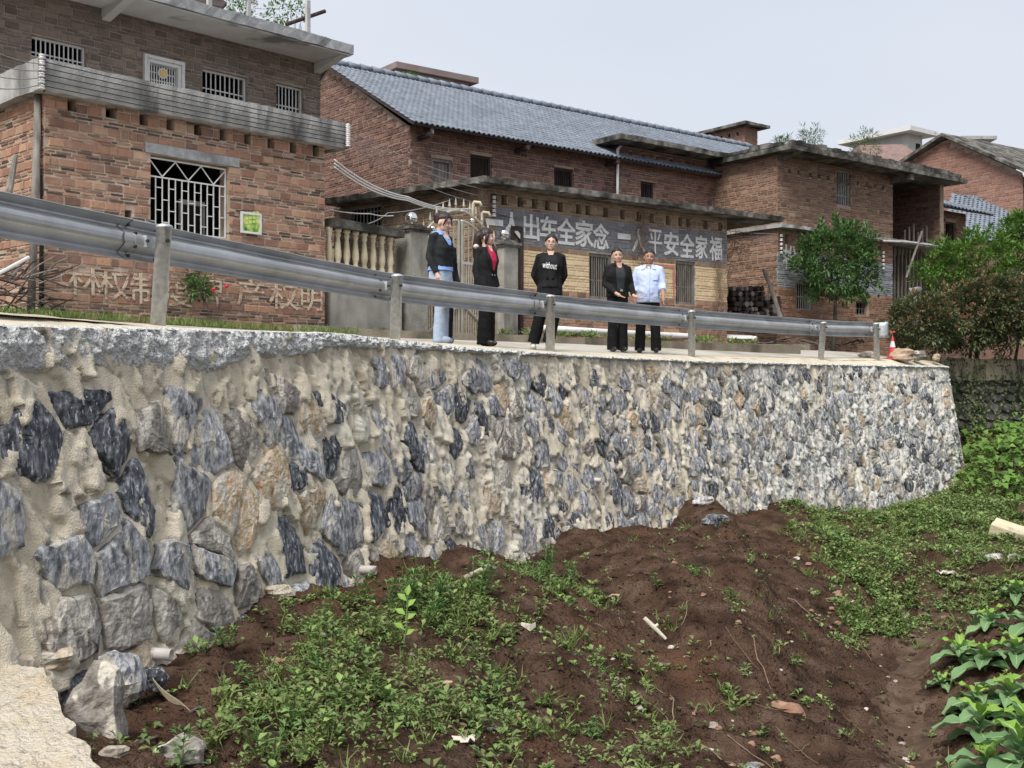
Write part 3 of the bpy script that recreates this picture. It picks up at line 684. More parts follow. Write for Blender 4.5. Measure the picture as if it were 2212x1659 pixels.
class House:
    def __init__(s, name, label, cat, loc, nmax=300, seed=1, group=None):
        s.root = thing(name, label, cat, loc, group); s.bricks = []; s.nmax = nmax; s.r = random.Random(seed)
    def wall(s, F, L, h0, h1, ops=(), pat=((1, .090, .20), (2, .038, .19)), fn=None, top=None, depth=0.22, joint=0.013, proud=(0.006, 0.014), lines=(), bricks=True, hmin=-9, t0=0.0, kiln=False):
        mb = MB()
        ts = sorted(set([t0, L] + [q for o in ops for q in o[:2]])); hs = sorted(set([h0, h1] + [q for o in ops for q in o[2:4]] + [q for q in lines if h0 < q < h1]))
        inop = lambda t, h: any(o[0] < t < o[1] and o[2] < h < o[3] for o in ops)
        if top is None:
            for i in range(len(ts) - 1):
                for j in range(len(hs) - 1):
                    tc, hc = (ts[i] + ts[i + 1]) / 2, (hs[j] + hs[j + 1]) / 2
                    if not inop(tc, hc):
                        mb.quad(F.pt(ts[i], 0, hs[j]), F.pt(ts[i + 1], 0, hs[j]), F.pt(ts[i + 1], 0, hs[j + 1]), F.pt(ts[i], 0, hs[j + 1]), fn(tc, hc)[1])
            mb.quad(F.pt(t0, depth, h1), F.pt(L, depth, h1), F.pt(L, 0.001, h1), F.pt(t0, 0.001, h1), fn(0, h0)[1])
        else:
            n = 24
            for i in range(n):
                a, b = t0 + (L - t0) * i / n, t0 + (L - t0) * (i + 1) / n
                mb.quad(F.pt(a, 0, h0), F.pt(b, 0, h0), F.pt(b, 0, top(b)), F.pt(a, 0, top(a)), fn(a, h0)[1])
        for (a, b, c, d) in [o[:4] for o in ops]:
            e = depth; m_ = fn((a + b) / 2, d + 0.02)[1]
            mb.quad(F.pt(a, 0, c), F.pt(a, 0, d), F.pt(a, e, d), F.pt(a, e, c), m_); mb.quad(F.pt(b, 0, d), F.pt(b, 0, c), F.pt(b, e, c), F.pt(b, e, d), m_)
            mb.quad(F.pt(a, 0, d), F.pt(b, 0, d), F.pt(b, e, d), F.pt(a, e, d), m_); mb.quad(F.pt(b, 0, c), F.pt(a, 0, c), F.pt(a, e, c), F.pt(b, e, c), m_)
        wobj = mb.build('wall', None, s.root)
        if not bricks: return wobj
        h = h0 + joint; row = 0; seq = [(hh, w) for n, hh, w in pat for _ in range(n)]
        while h < (h1 if top is None else max(top(q) for q in np.linspace(t0, L, 9))) - 0.02:
            bh, bw = seq[row % len(seq)]; bh *= s.r.uniform(0.94, 1.05); bh = min(bh, 9 if top else h1 - h); row += 1
            if bh < 0.018: break
            t = t0 - s.r.uniform(0, bw)
            cuts = [(o[0], o[1]) for o in ops if o[2] < h + bh * 0.9 and o[3] > h + bh * 0.1]
            while t < L:
                w = bw * s.r.uniform(0.86, 1.1) * (0.5 if s.r.random() < 0.1 else 1)
                for a, b in subtract((max(t, t0), min(t + w, L)), cuts):
                    if b - a < 0.045: continue
                    if top is not None and h + bh > min(top(a), top(b)): continue
                    if h + bh < hmin: continue
                    tc, hc = (a + b) / 2, h + bh / 2; q = F.pt(tc, 0, hc)
                    px = CX + FPX * q.x / q.y; py = HY - FPX * (q.z - CZ) / q.y
                    vis = 1.0 if -10 < px < 2222 and -10 < py < 1000 else 0.0
                    face_ = abs((q.x * F.v.x + q.y * F.v.y) / math.hypot(q.x, q.y))
                    jz = s.r.uniform(-0.004, 0.004)
                    s.bricks.append((vis * (b - a) * bh * face_ / q.y ** 2, F, tc, hc + jz, b - a, bh, s.r.uniform(*proud) - (s.r.uniform(0, .008) if kiln and bh < .05 else 0), M['br_kiln'] if kiln and bh < .05 and s.r.random() < .34 else fn(tc, hc)[0], wobj, s.r.randrange(6)))
                t += w + joint
            h += bh + joint
        return wobj
    def finish(s):
        s.bricks.sort(key=lambda q: -q[0]); byw = {}
        for i, (sz, F, t, h, w, bh, pr, m_, wo, k) in enumerate(s.bricks):
            c = F.pt(t, -pr, h)
            mw = Matrix(((F.u.x * w, F.v.x * 0.06, 0, c.x), (F.u.y * w, F.v.y * 0.06, 0, c.y), (0, 0, bh, c.z), (0, 0, 0, 1)))
            if i < s.nmax: obj('brick', brmesh(k, m_), wo, mw)
            else:
                b = byw.setdefault(wo.name, (MB(), wo))[0]
                A = BRV[k][1]; W = np.stack([c.x + F.u.x * w * A[:, 0] + F.v.x * .06 * A[:, 1], c.y + F.u.y * w * A[:, 0] + F.v.y * .06 * A[:, 1], c.z + bh * A[:, 2]], -1)
                b.add(W.tolist(), BRV[k][2], m_)
        for b, wo in byw.values(): b.build('brickwork', None, wo, kind='stuff')
    def part(s, name, m_, fn_, parent=None, smooth=False):
        mb = MB(); fn_(mb); return mb.build(name, m_, parent or s.root, smooth)
    def slab(s, name, F, t0, t1, d0, d1, h0, h1, m_, jit=0.02, seed=0, n=None):
        n = n or max(6, int(abs(t1 - t0) / 0.18)); rr = random.Random(seed); rings = []
        for i in range(n + 1):
            t = t0 + (t1 - t0) * i / n; j = lambda k=1.0: rr.uniform(-jit, jit) * k
            rings.append([F.pt(t, d0 + j(), h0 + j(.7)), F.pt(t, d0 + j(), h1 + j(.7)), F.pt(t, (d0 + d1) / 2, h1 + j(.5)), F.pt(t, d1, h1), F.pt(t, d1, h0), F.pt(t, (d0 + d1) / 2, h0)])
        mb = MB(); mb.rings(rings); return mb.build(name, m_, s.root)
    def room(s, F, a, b, c, d, depth=0.22, back=0.7):  # box behind an opening; the interior's darkness is put into its colour
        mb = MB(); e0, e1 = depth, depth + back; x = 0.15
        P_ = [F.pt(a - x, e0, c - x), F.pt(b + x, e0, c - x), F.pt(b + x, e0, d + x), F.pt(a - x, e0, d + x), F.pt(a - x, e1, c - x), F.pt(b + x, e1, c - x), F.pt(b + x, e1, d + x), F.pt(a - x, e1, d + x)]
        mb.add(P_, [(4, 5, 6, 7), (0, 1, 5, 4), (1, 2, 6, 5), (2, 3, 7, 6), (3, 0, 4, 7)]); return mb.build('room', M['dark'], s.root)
    def window(s, F, a, b, c, d, m_, nb=7, cross=(0.5,), fw=0.035, br=0.008, inset=0.07, mb_=None, outer=None):
        mb = MB(); e = inset
        for (x0, x1, y0, y1) in ((a, a + fw, c, d), (b - fw, b, c, d), (a + fw, b - fw, c, c + fw), (a + fw, b - fw, d - fw, d)):
            mb.fbox(F, x0 + .002, x1 - .002, e, e + 0.04, y0 + .002, y1 - .002)
        w = mb.build('window', m_, s.root)
        for i in range(nb):
            t = a + fw + (b - a - 2 * fw) * (i + 1) / (nb + 1); mb = MB(); mb.fbox(F, t - br, t + br, e + 0.01, e + 0.026, c + fw, d - fw); mb.build('bar', mb_ or m_, w)
        for f in cross:
            z = c + (d - c) * f; mb = MB(); mb.fbox(F, a + fw, b - fw, e + 0.027, e + 0.04, z - 0.011, z + 0.011); mb.build('crossbar', mb_ or m_, w)
        s.room(F, a, b, c, d)
        return w

def fnA(t, h): return M['br_a'], M['mo_a']
def shade(*ms): return lambda t, h: ms

# tiles: a wave across, a lapped nose below
def tilemesh(w, l):
    mb = MB(); prof_ = [(x / 8 * w, 0.032 * max(0.0, math.sin(math.pi * min(x / 8 / 0.62, 1.0)))) for x in range(9)]
    rings = [[(x, 0.0, z - 0.004) for x, z in prof_], [(x, 0.0, z + 0.016) for x, z in prof_], [(x, l + 0.03, z) for x, z in prof_]]
    mb.rings(rings, None, False, False); return mb
def tile_roof(H, E, U, S, L, w=0.17, l=0.24, nmax=300, m_=None, lipless=False, sag=0.0):
    """E eave corner, U unit along the eave, S vector from eave to ridge"""
    m_ = m_ or M['tile_blue']; E, U, S = Vector(E), Vector(U).normalized(), Vector(S); sl = S.length; sd = S.normalized(); N = U.cross(sd).normalized()
    if N.z < 0: N = -N
    mb = MB(); q = [E, E + U * L, E + U * L + S, E + S]; mb.hexa([p - N * 0.05 for p in q] + [p - N * 0.004 for p in q]); deck = mb.build('roof', M['wood_dark'], H.root)
    T = tilemesh(w, l); TV = np.array(T.v); data = T.mesh('tile', m_, True); nc, nr = int(L / w), int(sl / l)
    pos = []; rr = random.Random(5)
    for i in range(nc):
        for j in range(nr):
            p = E + U * (i * w) + sd * (j * l) + N * (0.004 + rr.uniform(0, 0.006) + sag * math.sin(i * 0.21) * math.sin(j * .3)); px = CX + FPX * p.x / p.y
            pos.append(((1 if 0 < px < 2212 else 0) / p.y - (0.02 if j == 0 else 0) * 0, p, rr.uniform(-0.02, 0.02)))
    pos.sort(key=lambda k: -k[0]); bulk = []
    for i, (sz, p, tw) in enumerate(pos):
        ux = (U + sd * tw).normalized(); R_ = Matrix(((ux.x, sd.x, N.x, p.x), (ux.y, sd.y, N.y, p.y), (ux.z, sd.z, N.z, p.z), (0, 0, 0, 1)))
        if i < nmax: obj('tile', data, deck, R_)
        else:
            A = np.array(R_); bulk.append(TV @ A[:3, :3].T + A[:3, 3])
    if bulk:
        nv = len(TV); Fq = np.array(T.f); V_ = np.concatenate(bulk); F_ = np.concatenate([Fq + nv * k for k in range(len(bulk))])
        obj('tiling', npmesh('tiling', V_, F_, m_, True), deck, kind='stuff')
    return deck, N, sd

# ---- low brick outhouse by the road (left)
FA = Frame(-5.73, 14.46, (0.684, 0.729)); LA = 4.29
A = House('brick_outhouse', 'low orange brick outhouse with a big grilled window and concrete parapet', 'house', FA.pt(LA / 2, 0, 0.8), 300, 3)
ops = []
for px, py in ((155, 226), (241, 241), (310, 257), (368, 268), (427, 279), (482, 291), (535, 299), (585, 308), (633, 319), (682, 326)):
    t, h = FA.th(px, py); w = 0.16 if px == 241 else 0.115; ops.append((t - w / 2, t + w / 2, h - 0.085, h + 0.095))
w0, wt = FA.th(325, 332); w1, _ = FA.th(494, 358); _, wb_ = FA.th(326, 478); wb_ -= 0.12; BW = (w0, w1, wb_, FA.th(400, 344)[1])
ops.append(BW); t, h = FA.th(277, 462); ops.append((t - .05, t + .05, h - .05, h + .05))
A.wall(FA, LA, 0.70, 3.70, ops, ((1, .100, .195), (3, .028, .19)), fnA, joint=0.0135, proud=(0.005, 0.016), kiln=True)
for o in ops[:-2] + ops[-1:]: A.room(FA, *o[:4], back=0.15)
FAs = FA.sub(0, 3.2, 1)
A.wall(FAs, 3.2, 0.70, 3.70, (), ((1, .100, .195), (3, .028, .19)), fnA, joint=0.0135, proud=(0.005, 0.016), kiln=True)
FAr = FA.sub(LA, 0, 2)
A.wall(FAr, 3.2, 0.70, 3.70, (), ((1, .100, .195), (3, .028, .19)), fnA, kiln=True)
# parapet: band with a slab under it, running round the left corner too
t0p, t1p = -0.16, LA + 0.3
A.slab('parapet', FA, t0p, t1p, -0.17, -0.06, 3.70, 4.08, M['conc'], 0.012, 4, 50)
A.slab('roof_slab', FA, t0p + .12, t1p - .12, -0.055, 3.3, 3.705, 3.80, M['conc'], 0.004, 5)
A.slab('parapet', FA.sub(0, 3.2, 1), 0.0, 3.25, -0.155, -0.05, 3.70, 4.08, M['conc'], 0.012, 6, 30)
A.slab('parapet', FA.sub(LA, 0, 2), -0.05, 3.2, -0.30, -0.2, 3.70, 4.08, M['conc'], 0.01, 7, 30)
a, ht = FA.th(313, 309); b, hb = FA.th(516, 360)
A.slab('lintel', FA, a, b, -0.02, 0.1, BW[3] + 0.005, BW[3] + 0.135, M['conc_edge'], 0.006, 8)
# grille: triangles on top, staggered rungs below
mb = MB(); fw = 0.018; g0, g1, c0, c1 = BW[0] + .01, BW[1] - .01, BW[2] + .01, BW[3] - .03; rail_h = c1 - 0.26
for x0, x1, y0, y1 in ((g0, g0 + fw, c0, c1), (g1 - fw, g1, c0, c1), (g0 + fw, g1 - fw, c1 - fw, c1), (g0 + fw, g1 - fw, rail_h, rail_h + fw), (g0 + fw, g1 - fw, c0, c0 + fw)): mb.fbox(FA, x0, x1, 0.05, 0.07, y0, y1)
win = mb.build('window', M['white_steel'], A.root); NBR = 11; bt = [g0 + (g1 - g0) * (i + 1) / (NBR + 1) for i in range(NBR)]
for t in bt: mb = MB(); mb.fbox(FA, t - .006, t + .006, 0.052, 0.068, c0 + fw, rail_h); mb.build('bar', M['white_steel'], win)
bt2 = [g0] + bt + [g1]
for i in range(NBR + 1):
    for k, f in enumerate((0.20, 0.62)):
        z = c0 + (rail_h - c0) * (f + (0.20 if i % 2 else -0.02)); mb = MB(); mb.fbox(FA, bt2[i] + .008, bt2[i + 1] - .008, 0.053, 0.066, z - .006, z + .006); mb.build('rung', M['white_steel'], win)
for i in range(6):
    xa, xb = g0 + (g1 - g0) * i / 6, g0 + (g1 - g0) * (i + 1) / 6; ya, yb = (c1 - .02, rail_h + .02) if i % 2 == 0 else (rail_h + .02, c1 - .02)
    mb = MB(); mb.tube([FA.pt(xa, .06, ya), FA.pt(xb, .06, yb)], 0.009, 6); mb.build('brace', M['white_steel'], win)
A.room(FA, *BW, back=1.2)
mb = MB(); mb.fbox(FA, g1 - 0.45, g1 - 0.05, 0.5, 0.54, c0 - 0.1, c0 + 0.55); mb.build('inner_frame', M['grey_steel'], A.root)
mb = MB(); mb.fbox(FA, g1 - 0.40, g1 - 0.10, 0.49, 0.5, c0 - 0.1, c0 + 0.48); mb.build('inner_board', M['dark'], A.root)
A.finish()
# slogan painted in cream on the outhouse wall
M['cream_paint'] = mat('faded_cream_paint', [(0.50, 0.40, 0.295), (0.58, 0.49, 0.38)], 12, 5, 0.9, 0.5, 40, stain=(0.33, 0.21, 0.15), sscale=(9, 9, 18), stainpos=(0.49, 0.58))
M['white_paint'] = mat('faded_white_paint', [(0.56, 0.56, 0.55), (0.70, 0.70, 0.69)], 12, 5, 0.9, 0.3, 40, stain=(0.30, 0.30, 0.30), sscale=(7, 7, 7), stainpos=(0.58, 0.72))
def glyph(F, ch, t, h, w, hgt, m_, parent, d=-0.028, bold=0.02, name='painted_character'):
    cu = bpy.data.curves.new('glyph', 'FONT'); cu.body = ch; cu.size = 1.0; cu.resolution_u = 2; cu.offset = bold; cu.extrude = 0.004
    to = bpy.data.objects.new('glyph', cu); COL.objects.link(to)
    dg = bpy.context.evaluated_depsgraph_get(); me_ = bpy.data.meshes.new_from_object(to.evaluated_get(dg)); bpy.data.objects.remove(to); bpy.data.curves.remove(cu)
    if len(me_.vertices) == 0: return
    co = np.zeros(len(me_.vertices) * 3); me_.vertices.foreach_get('co', co); co = co.reshape(-1, 3); mn, mx = co.min(0), co.max(0)
    kx = 1.0 / max(mx[0] - mn[0], 0.3); ky = 1.0 / max(mx[1] - mn[1], 0.3)
    x = (co[:, 0] - (mn[0] + mx[0]) / 2) * kx * w; y = (co[:, 1] - (mn[1] + mx[1]) / 2) * ky * hgt
    if ch == '一': y = (co[:, 1] - (mn[1] + mx[1]) / 2) * 1.9 * hgt
    c = F.pt(t, 0, h); V_ = [(F.u.x * a_ + F.v.x * (d - k_), F.u.y * a_ + F.v.y * (d - k_), b_) for a_, b_, k_ in zip(x, y, co[:, 2])]
    me_.vertices.foreach_set('co', np.array(V_).ravel()); me_.materials.clear(); me_.materials.append(m_); me_.update()
    return obj(name, me_, parent, Matrix.Translation(c))
for ch, px, py, wp, hp in (('林', 181, 607, 70, 62), ('权', 246, 616, 62, 66), ('制', 315, 624, 60, 66), ('度', 385, 632, 58, 62), ('界', 459, 634, 46, 58), ('产', 540, 633, 56, 58), ('权', 612, 640, 62, 58), ('明', 672, 643, 46, 58)):
    t, h = FA.th(px, py); Z = FA.pt(t, 0, 0).y
    glyph(FA, ch, t, h, wp / FPX * Z / 0.80, hp / FPX * Z, M['cream_paint'], A.root, bold=0.004, d=-0.0165)

# ---- tall grey-brown house behind it
FB = Frame(-3.46, 21.28, (0.684, 0.729)); FBo = FB.sub(-9.0, 0)
B = House('brick_house', 'tall grey-brown brick house with overhanging pale concrete roof slab', 'house', FBo.pt(4.5, 0, 0.8), 300, 4)
ops = []
for x0, x1, y0, y1, y2 in ((68, 187, 75, 100, 118), (437, 535, 148, 166, 198), (597, 656, 179, 190, 237)):
    t0, ha = FBo.th(x0, y0); t1, hc = FBo.th(x1, y1); _, hb = FBo.th(x0, y2); ops.append((t0, t1, hb - 0.02, (ha + hc) / 2))
t0, ha = FBo.th(308, 118); t1, hc = FBo.th(395, 136); ops.append((t0, t1, 3.6, (ha + hc) / 2))
B.wall(FBo, 9.0, 3.3, 6.0, ops, ((1, .090, .20), (2, .038, .19)), shade(M['br_b'], M['mo_b']), hmin=3.6)
B.wall(FBo.sub(9.0, 0, 2), 6.0, 3.3, 6.0, (), ((1, .090, .20), (2, .038, .19)), shade(M['br_b'], M['mo_b']))
mb = MB(); mb.fbox(FBo, 0.05, 8.95, 0.05, 5.9, 0.7, 3.29); mb.build('lower_storey', M['render'], B.root)
for k, o in enumerate(ops[:3]): B.window(FBo, *o, M['white_steel'], (10, 8, 6)[k], (0.28,), fw=0.035, br=0.008)
a, b, c, d = ops[3]
mb = MB()                                   # doorway with a moulded white frame and a security grille
for q, e in ((0.0, -0.07), (0.055, -0.04)):
    for x0, x1, y0, y1 in ((a + q, a + q + .052, c, d - q), (b - q - .052, b - q, c, d - q), (a + q + .052, b - q - .052, d - q - .052, d - q)): mb.fbox(FBo, x0, x1, e, 0.1, y0, y1)
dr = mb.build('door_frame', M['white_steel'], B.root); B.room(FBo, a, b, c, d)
for i in range(11):
    t = a + .13 + (b - a - .26) * i / 10; mb = MB(); mb.fbox(FBo, t - .008, t + .008, .03, .045, c, d - .11); mb.build('bar', M['white_steel'], dr)
zc = FBo.th(350, 158)[1]
for z in (zc + .12, zc - .12, zc): mb = MB(); mb.fbox(FBo, a + .11, b - .11, .046, .06, z - .01, z + .01); mb.build('crossbar', M['white_steel'], dr)
M['gold'] = mat('gold_boss', [(0.55, 0.38, 0.12), (0.7, 0.5, 0.18)], 8, 3, 0.4, 0, metal=0.5)
mb = MB(); mb.tube([FBo.pt((a + b) / 2, .02, zc), FBo.pt((a + b) / 2, -.02, zc)], 0.062, 18); mb.build('boss', M['gold'], dr)
mb = MB(); mb.tube([FBo.pt((a + b) / 2, .025, zc), FBo.pt((a + b) / 2, -.005, zc)], 0.085, 18); mb.build('boss_ring', M['white_steel'], dr)
B.slab('roof_slab', FBo, -0.5, 9.08, -0.86, 6.3, 6.0, 6.17, M['conc_edge'], 0.012, 14, 60)
B.slab('soffit', FBo, -0.5, 9.05, -0.82, -0.01, 5.975, 5.997, M['conc_pale'], 0.003, 15)
for px in (228, 700):
    t = FBo.t(px) if px < 600 else 8.93
    mb = MB(); mb.hexa([FBo.pt(t - .07, -.02, 5.80), FBo.pt(t + .07, -.02, 5.80), FBo.pt(t + .07, 0.02, 5.80), FBo.pt(t - .07, 0.02, 5.80), FBo.pt(t - .07, -.78, 5.972), FBo.pt(t + .07, -.78, 5.972), FBo.pt(t + .07, .02, 5.972), FBo.pt(t - .07, .02, 5.972)]); mb.build('bracket_beam', M['conc_pale'], B.root)
B.finish()
# posts of the roof-top shelter
for px, y0, y1, w in ((452, -40, 15, .035), (537, -40, 35, .03), (665, -12, 66, .035)):
    t = FBo.t(px, -0.6); mb = MB(); mb.fbox(FBo, t - w, t + w, -0.63, -0.57, 6.165, 6.17 + (y1 - y0) / 122); mb.build('shelter_post', M['grey_steel'], B.root)
ta = FBo.t(537, -0.6); tb = FBo.t(665, -0.6)
mb = MB(); mb.tube([P(618, 53, 20.4), P(702, 24, 20.9)], 0.035, 8); mb.build('loose_bar', M['wood_dark'], B.root)
mb = MB(); mb.tube([FBo.pt(ta - 1, -.6, 6.66), FBo.pt(ta + .18, -.6, 6.50)], 0.02, 6); mb.build('shelter_rail', M['grey_steel'], B.root)
mb = MB(); q = [P(385, 2, 20.0), P(480, 22, 20.2), P(490, 12, 21.4), P(430, -30, 21.4)]; mb.hexa([p for p in q] + [p + Vector((0, 0, .06)) for p in q]); mb.build('shelter_sheet', M['wood_dark'], B.root)
# ---- low house with the road-safety slogan
FC0 = Frame(-0.05, 21.6, (0.80, 0.60)); tC0 = FC0.t(1036); FC = FC0.sub(tC0, 0); LC = FC.t(1570)
C = House('slogan_house', 'low flat-roofed brick house with a white slogan on a grey painted band', 'house', FC.pt(LC / 2, 0, 1.0), 300, 6)
BAND0, BAND1, CR0, CR1 = 2.77, 3.42, 1.99, 2.70
tS = FC.t(1072)
def fnC(t, h):
    if BAND0 < h < BAND1 and t > tS: return M['br_grey'], M['mo_grey']
    if CR0 < h < CR1 and t > FC.t(1128): return M['br_cream'], M['mo_cream']
    if h <= CR0: return M['br_low'], M['mo_a']
    return M['br_c'], M['mo_c']
ops = []
for x0, x1, y0, y1 in ((1272, 1321, 546, 645), (1459, 1502, 562, 657)):
    t0, ha = FC.th(x0, y0); t1, _ = FC.th(x1, y0); _, hb = FC.th(x0, y1); ops.append((t0, t1, hb, ha))
t0, ha = FC.th(1103, 488); t1, _ = FC.th(1129, 488); ops.append((t0, t1, 0.9, ha))
VH = 3.575
for px in (1066, 1089, 1124, 1155, 1183, 1210, 1250, 1270, 1308, 1345, 1380, 1408, 1443, 1470, 1487, 1524, 1556):
    t = FC.t(px); ops.append((t - .065, t + .065, VH - .10, VH + .10))
PC = ((1, .090, .20), (2, .038, .19))
C.wall(FC, LC, 0.85, 3.76, ops, PC, fnC, lines=(BAND0, BAND1, CR0, CR1))
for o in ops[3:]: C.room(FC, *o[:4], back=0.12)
for o in ops[:2]: C.window(FC, *o, M['wood_grey'], 7, (0.42,), fw=0.06, br=0.012, inset=0.03)
a, b, c, d = ops[2]
mb = MB()
for x0, x1, y0, y1 in ((a, a + .07, c, d), (b - .07, b, c, d), (a + .07, b - .07, d - .08, d)): mb.fbox(FC, x0, x1, -0.03, 0.12, y0, y1)
dr = mb.build('door_frame', M['wood_dark'], C.root); mb = MB(); mb.fbox(FC, a + .07, b - .07, 0.04, 0.07, c, d - .08); mb.build('door', M['wood_grey'], dr); C.room(FC, a, b, c, d)
# left side of the house, seen over the courtyard wall
pb = P(722, 440, 23.7); fr = FC.pt(0, 0, 0); ul = Vector((fr.x - pb.x, fr.y - pb.y)); FCl = Frame(pb.x, pb.y, (ul.x, ul.y)); LCl = ul.length
ops2 = []
t0, ha = FCl.th(748, 452); t1, _ = FCl.th(826, 452); _, hb = FCl.th(780, 505); ops2.append((t0, t1, hb, ha))
C.wall(FCl, LCl, 0.85, 3.76, ops2, PC, shade(M['br_c'], M['mo_c']))
C.window(FCl, *ops2[0], M['grey_steel'], 9, (0.2, 0.8), fw=0.03)
C.wall(FC.sub(LC, 0, 2), 3.4, 0.85, 3.76, (), PC, shade(M['br_d'], M['mo_d']))
C.finish()
C.slab('roof_slab', FC, -0.22, FC.t(1692, -0.4), -0.42, 3.1, 3.765, 3.875, M['conc_dark'], 0.012, 21, 70)
q0, q1 = FC.pt(-0.2, -0.4, 0), P(700, 445, 23.2)
FS = Frame(q1.x, q1.y, (q0.x - q1.x, q0.y - q1.y)); C.slab('side_slab', FS, 0, Vector((q0.x - q1.x, q0.y - q1.y)).length - 0.02, 0.0, 2.6, 3.762, 3.868, M['conc_dark'], 0.018, 22, 40)
for ch, px, py, wp, hp in (('一', 1067, 479, 34, 58), ('人', 1104, 487, 42, 60), ('出', 1146, 491, 34, 58), ('车', 1184, 495, 35, 58), ('全', 1222, 500, 39, 60), ('家', 1261, 505, 39, 60), ('念', 1297, 511, 34, 58), ('一', 1347, 510, 28, 52), ('人', 1378, 520, 28, 54), ('平', 1414, 522, 31, 54), ('安', 1449, 527, 33, 54), ('全', 1483, 531, 33, 54), ('家', 1514, 534, 28, 53), ('福', 1545, 537, 29, 55)):
    t, h = FC.th(px, py); Z = FC.pt(t, 0, 0).y; h = min(max(h, 3.08), 3.14)
    glyph(FC, ch, t, h, wp / FPX * Z / 0.74, hp / FPX * Z * 0.96, M['white_paint'], C.root, bold=0.006 if ch == '平' else 0.022, d=-0.0175)
# pinkish painted frame beside the second window
M['pink'] = mat('faded_red_paint', [(0.42, 0.16, 0.12), (0.50, 0.25, 0.18)], 8, 5, 0.9, 0.3, 30)
a, b = FC.t(1392), FC.t(1456); mb = MB()
for x0, x1, y0, y1 in ((a, b, 2.60, 2.66), (b - .05, b, 2.0, 2.60)): mb.fbox(FC, x0, x1, -0.021, 0.01, y0, y1)
mb.build('painted_border', M['pink'], C.root)

# ---- the tile-roofed house above and behind it
FD = Frame(-2.06, 23.8, (0.7815, 0.624)); LD = 14.4; GD = 6.5
D = House('tiled_house', 'two-storey red-brown brick house under a long blue-grey tiled roof', 'house', FD.pt(5, 0, 1.0), 300, 8)
EV = 5.46; RDG = 7.36
PD = ((1, .086, .195), (1, .036, .19), (1, .086, .195), (2, .036, .19))
ops = []
for x0, x1, y0, y1 in ((932, 977, 340, 395), (1016, 1063, 332, 388), (1197, 1240, 360, 418)):
    t0, ha = FD.th(x0, y0); t1, _ = FD.th(x1, y0); _, hb = FD.th(x0, y1); ops.append((t0, t1, hb, ha))
D.wall(FD, FD.t(1338), 3.3, EV, ops, PD, shade(M['br_d'], M['mo_d']), t0=0.0)
FDg = FD.sub(0, GD, 1)
D.wall(FDg, GD, 3.3, EV, (), PD, shade(M['br_d'], M['mo_d']), top=lambda t: EV + (RDG - EV) * (1 - abs(t - GD / 2) / (GD / 2)) - 0.03)
mb = MB(); mb.fbox(FD, 0.03, LD, 0.25, GD - 0.03, 0.8, 5.2); mb.build('core', M['dark'], D.root)
mb = MB(); mb.fbox(FD, 0.02, LD, 0.0, GD, 0.8, 3.29); mb.build('lower_storey', M['mo_d'], D.root)
w = D.window(FD, *ops[1], M['wood_dark'], 8, (), fw=0.05, br=0.012); D.window(FD, *ops[2], M['wood_dark'], 7, (), fw=0.05, br=0.012)
a, b, c, d = ops[0]; mb = MB()
for x0, x1, y0, y1 in ((a, a + .06, c, d), (b - .06, b, c, d), (a + .06, b - .06, d - .06, d)): mb.fbox(FD, x0, x1, 0.03, 0.09, y0, y1)
sh = mb.build('window', M['wood_grey'], D.root)
for i in range(5): mb = MB(); x0 = a + .06 + (b - a - .12) * i / 5; mb.fbox(FD, x0 + .004, x0 + (b - a - .12) / 5 - .004, 0.08 + .004 * (i % 2), 0.11, c, d - .06); mb.build('shutter_board', M['wood_grey'], sh)
D.finish()
S_ = FD.pt(0, GD / 2, RDG + .06) - FD.pt(0, -0.42, EV - .05); Ux = FD.pt(1, 0, 0) - FD.pt(0, 0, 0)
S_.x -= 0
deck, Nn, sd = tile_roof(D, FD.pt(-0.18, -0.42, EV - .05), Ux, S_, LD + .2, 0.13, 0.20, 300)
S2 = FD.pt(0, GD / 2, RDG + .06) - FD.pt(0, GD + .42, EV - .05)
mb = MB(); E2 = FD.pt(-0.18, GD + .42, EV - .05); q = [E2, E2 + Ux * (LD + .2), E2 + Ux * (LD + .2) + S2, E2 + S2]; mb.hexa([p - Vector((0, 0, .06)) for p in q] + q); mb.build('rear_roof', M['tile_blue'], D.root)
for i in range(46):
    p = FD.pt(-0.15 + i * (LD + .15) / 46, GD / 2, RDG + .09); e = FD.pt(-0.15 + (i + 1.12) * (LD + .15) / 46, GD / 2, RDG + .09)
    mb = MB(); mb.tube([p + Vector((0, 0, .02 if i % 1 == 0 else 0)), e], [0.085, 0.07], 10); mb.build('ridge_tile', M['tile_blue'], deck, True)
for px, py in ((905, 300), (1115, 327), (1309, 357)):
    t, h = FD.th(px, py); mb = MB(); mb.tube([FD.pt(t, 0.1, h), FD.pt(t, -0.42, h + .02)], 0.055, 8); mb.build('beam_end', M['wood_dark'], D.root)
    mb = MB(); mb.fbox(FD, t + .06, t + .12, -.36, -.3, h + .06, h + .2); mb.build('eave_block', M['pvc_grey'], D.root)

